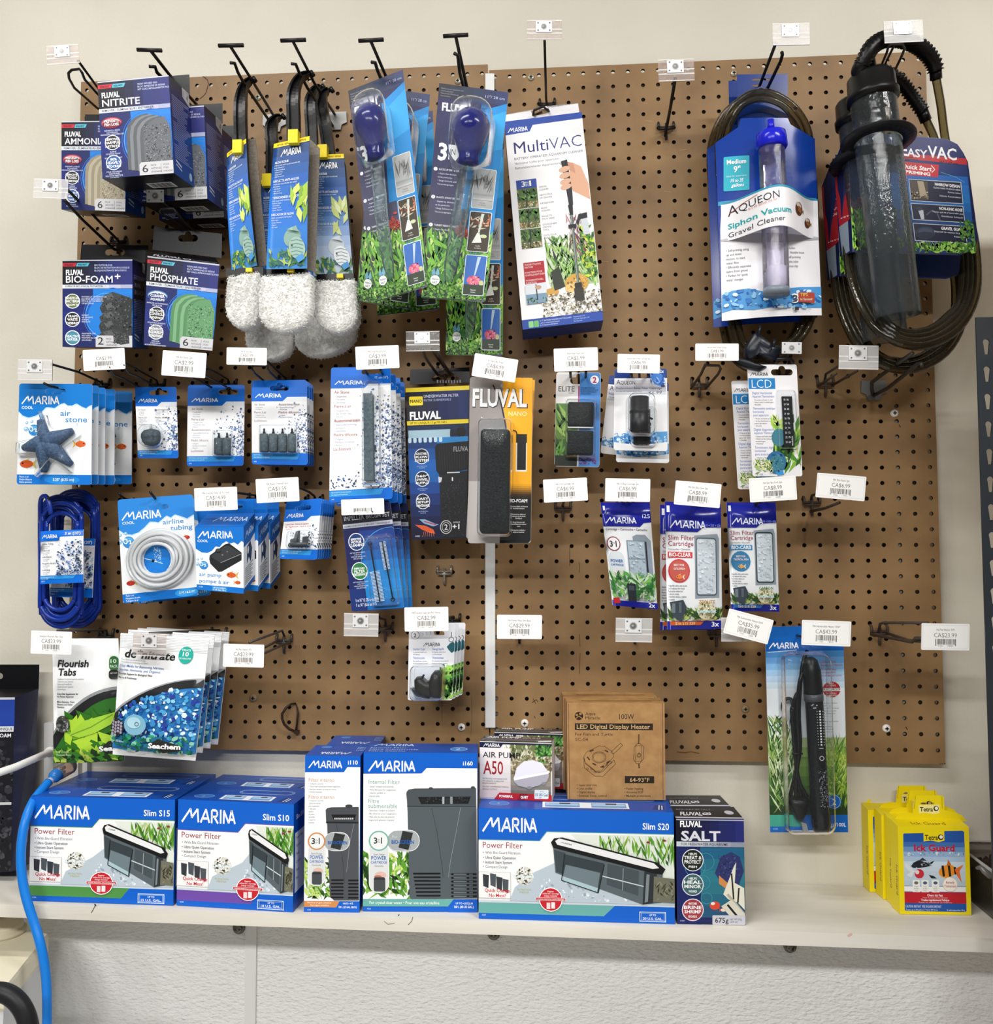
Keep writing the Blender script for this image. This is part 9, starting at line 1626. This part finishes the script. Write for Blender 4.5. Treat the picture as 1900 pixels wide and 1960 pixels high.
T_ = topface(b, f + k, 120, 60); T_.rect(0, 0, 120, 60, '#101014')
b.build('box_body', t_)
b = MB(); q = [(-40, 1272), (75, 1272), (73.4, 1322), (-42, 1322)]; F = pface(b, q, .017)
sheet(F, q, .0008, M('#0d0d10', .3), None, [slot(-9, 1294, 30, 12, False)]); b.build('hang_tab', t_)
# white air line from a wall plate
b = MB(); p = [at(88, 1383, -.012), at(105, 1383, -.012), at(105, 1492, -.012), at(88, 1492, -.012)]
b.hexa([V((a.x, .006, a.z)) for a in p] + [V((a.x, WY - .0001, a.z)) for a in p], M('#e4e4e2', .35)); tag(b.build('wall_channel'), 'narrow white plastic channel on the wall behind the plant tablet pouch', 'cable channel')
b = MB(); pts = [(-60, 1492, .21), (-20, 1485, .19), (30, 1468, .15), (62, 1454, .10), (85, 1444, .05), (97, 1438, .02), (99, 1437, -.004)]
b.tube([at(*q) for q in pts], .0058, M('#ecebe8', .35), 10); b.tube([at(94, 1440, .028), at(99, 1437, .006)], .0085, M('#e2e1de', .35), 12); tag(b.build('white_hose'), 'white hose curving from the wall channel out to the left edge', 'hose')
for x0_, x1_ in ((141, 152), (160, 169)):
    b = MB(); p = [at(x0_, 1440, -.012), at(x1_, 1440, -.012), at(x1_, 1660, -.012), at(x0_, 1660, -.012)]
    b.hexa([V((a.x, .008, a.z)) for a in p] + [V((a.x, WY - .0001, a.z)) for a in p], M('#d9d8d4', .4)); tag(b.build('wall_conduit'), 'white vertical conduit on the wall behind the green striped carton, ' + ('left one' if x0_ == 141 else 'right one'), 'conduit')
# blue cord with a clear connector, hanging over the shelf edge
t_ = thing('blue_cord', 'bright blue cord hanging down past the left end of the shelf', 'cord', at(60, 1600, .16))
pts = [(128, 1472, .07), (112, 1482, .085), (98, 1492, .10), (84, 1507, .12), (64, 1533, .15), (50, 1566, .17), (42, 1606, .18), (40, 1650, .186), (45, 1695, .19), (54, 1732, .193), (66, 1768, .195), (78, 1810, .20), (87, 1860, .20), (90, 1910, .20), (90, 1990, .20)]
b = MB(); S3 = smooth([at(*q) for q in pts]); i1 = 12
b.tube(S3[i1:], .0068, M('#1377d2', .35), 12); b.build('cord_sheath', t_)
b = MB(); b.tube([at(84, 1507, .12), at(97, 1494, .10)], [.0066, .006], M('#e9ecee', .3), 12); b.build('white_sleeve', t_)
b = MB(); b.lathe(at(98, 1492, .10), at(112, 1480, .085) - at(98, 1492, .10), [(0, .006), (.006, .010), (.014, .0105), (.020, .008)], M('#2e78c4', .25), 14); b.build('blue_collar', t_)
b = MB(); ax = at(132, 1468, .065) - at(110, 1481, .087); b.lathe(at(108, 1482, .088), ax, [(0, .009), (.004, .012), (.028, .0125), (.034, .010)], Mclear('connector_plastic', '#e8d8cc', .14, '#e8e0dc', .05), 14)
for dz in (-.003, .004): b.tube([at(114, 1479, .085) + V((0, 0, dz)), at(124, 1473, .075) + V((0, 0, dz))], .0028, M('#c8744a', .25, .5, .9), 8)
b.build('clear_connector', t_)
# cream canister with a lid disc at the lower left
CRM = M('#e6e0c8', .4); zc = .70
hz = lambda x, y: plane_hit(x, y, V((0, 0, zc)), (0, 0, 1))
a0, a1, a2 = hz(93, 1786), hz(8, 1893), hz(-10, 1772)
a3 = a1 + (a2 - a0)
t_ = thing('canister', 'cream square canister with a round cap at the lower left corner', 'canister', V((a0.x - .1, a0.y - .05, .0)))
b = MB(); TP = [a2, a0, a1, a3]; ctr = sum(TP, V((0, 0, 0))) / 4
ring = lambda s_, z: [ctr + (p - ctr) * s_ + V((0, 0, z)) for p in TP]
vs = ring(.97, 0) + ring(1.0, -.006) + ring(1.0, -.028) + ring(.965, -.034) + [V((p.x, p.y, 0)) for p in ring(.95, 0)]
fs = [(3, 2, 1, 0)]
for r in range(4): fs += [(r * 4 + k, r * 4 + (k + 1) % 4, r * 4 + 4 + (k + 1) % 4, r * 4 + 4 + k) for k in range(4)]
b.add(vs[:16], fs[:13], CRM); b.add(vs[12:], [(k, (k + 1) % 4, 4 + (k + 1) % 4, 4 + k) for k in range(4)], M('#cfd0d2', .4)); b.build('tank_body', t_)
lc = hz(5, 1786); b = MB()
b.lathe(lc + V((0, 0, .0002)), (0, 0, 1), [(0, .036), (.006, .036), (.007, .030), (.012, .0315), (.016, .030), (.017, .024), (.0175, .0)], M('#d9cfb4', .5), 30)
b.build('round_cap', t_)
b = MB(); kc = hz(4, 1775) + V((0, 0, .017)); b.lathe(kc, (0, 0, 1), [(0, .006), (.012, .005), (.013, .0)], M('#cdbf98', .5), 10); b.build('cap_knob', t_)
b = MB(); pts = [(-40, 1905, .33), (-10, 1898, .33), (15, 1903, .33), (36, 1920, .33), (50, 1945, .33), (57, 1975, .33), (60, 2000, .33)]
b.tube(smooth([at(*q) for q in pts]), .0125, M('#17171a', .45), 14); tag(b.build('black_hose'), 'thick black hose arching in the bottom left corner before the canister', 'hose')
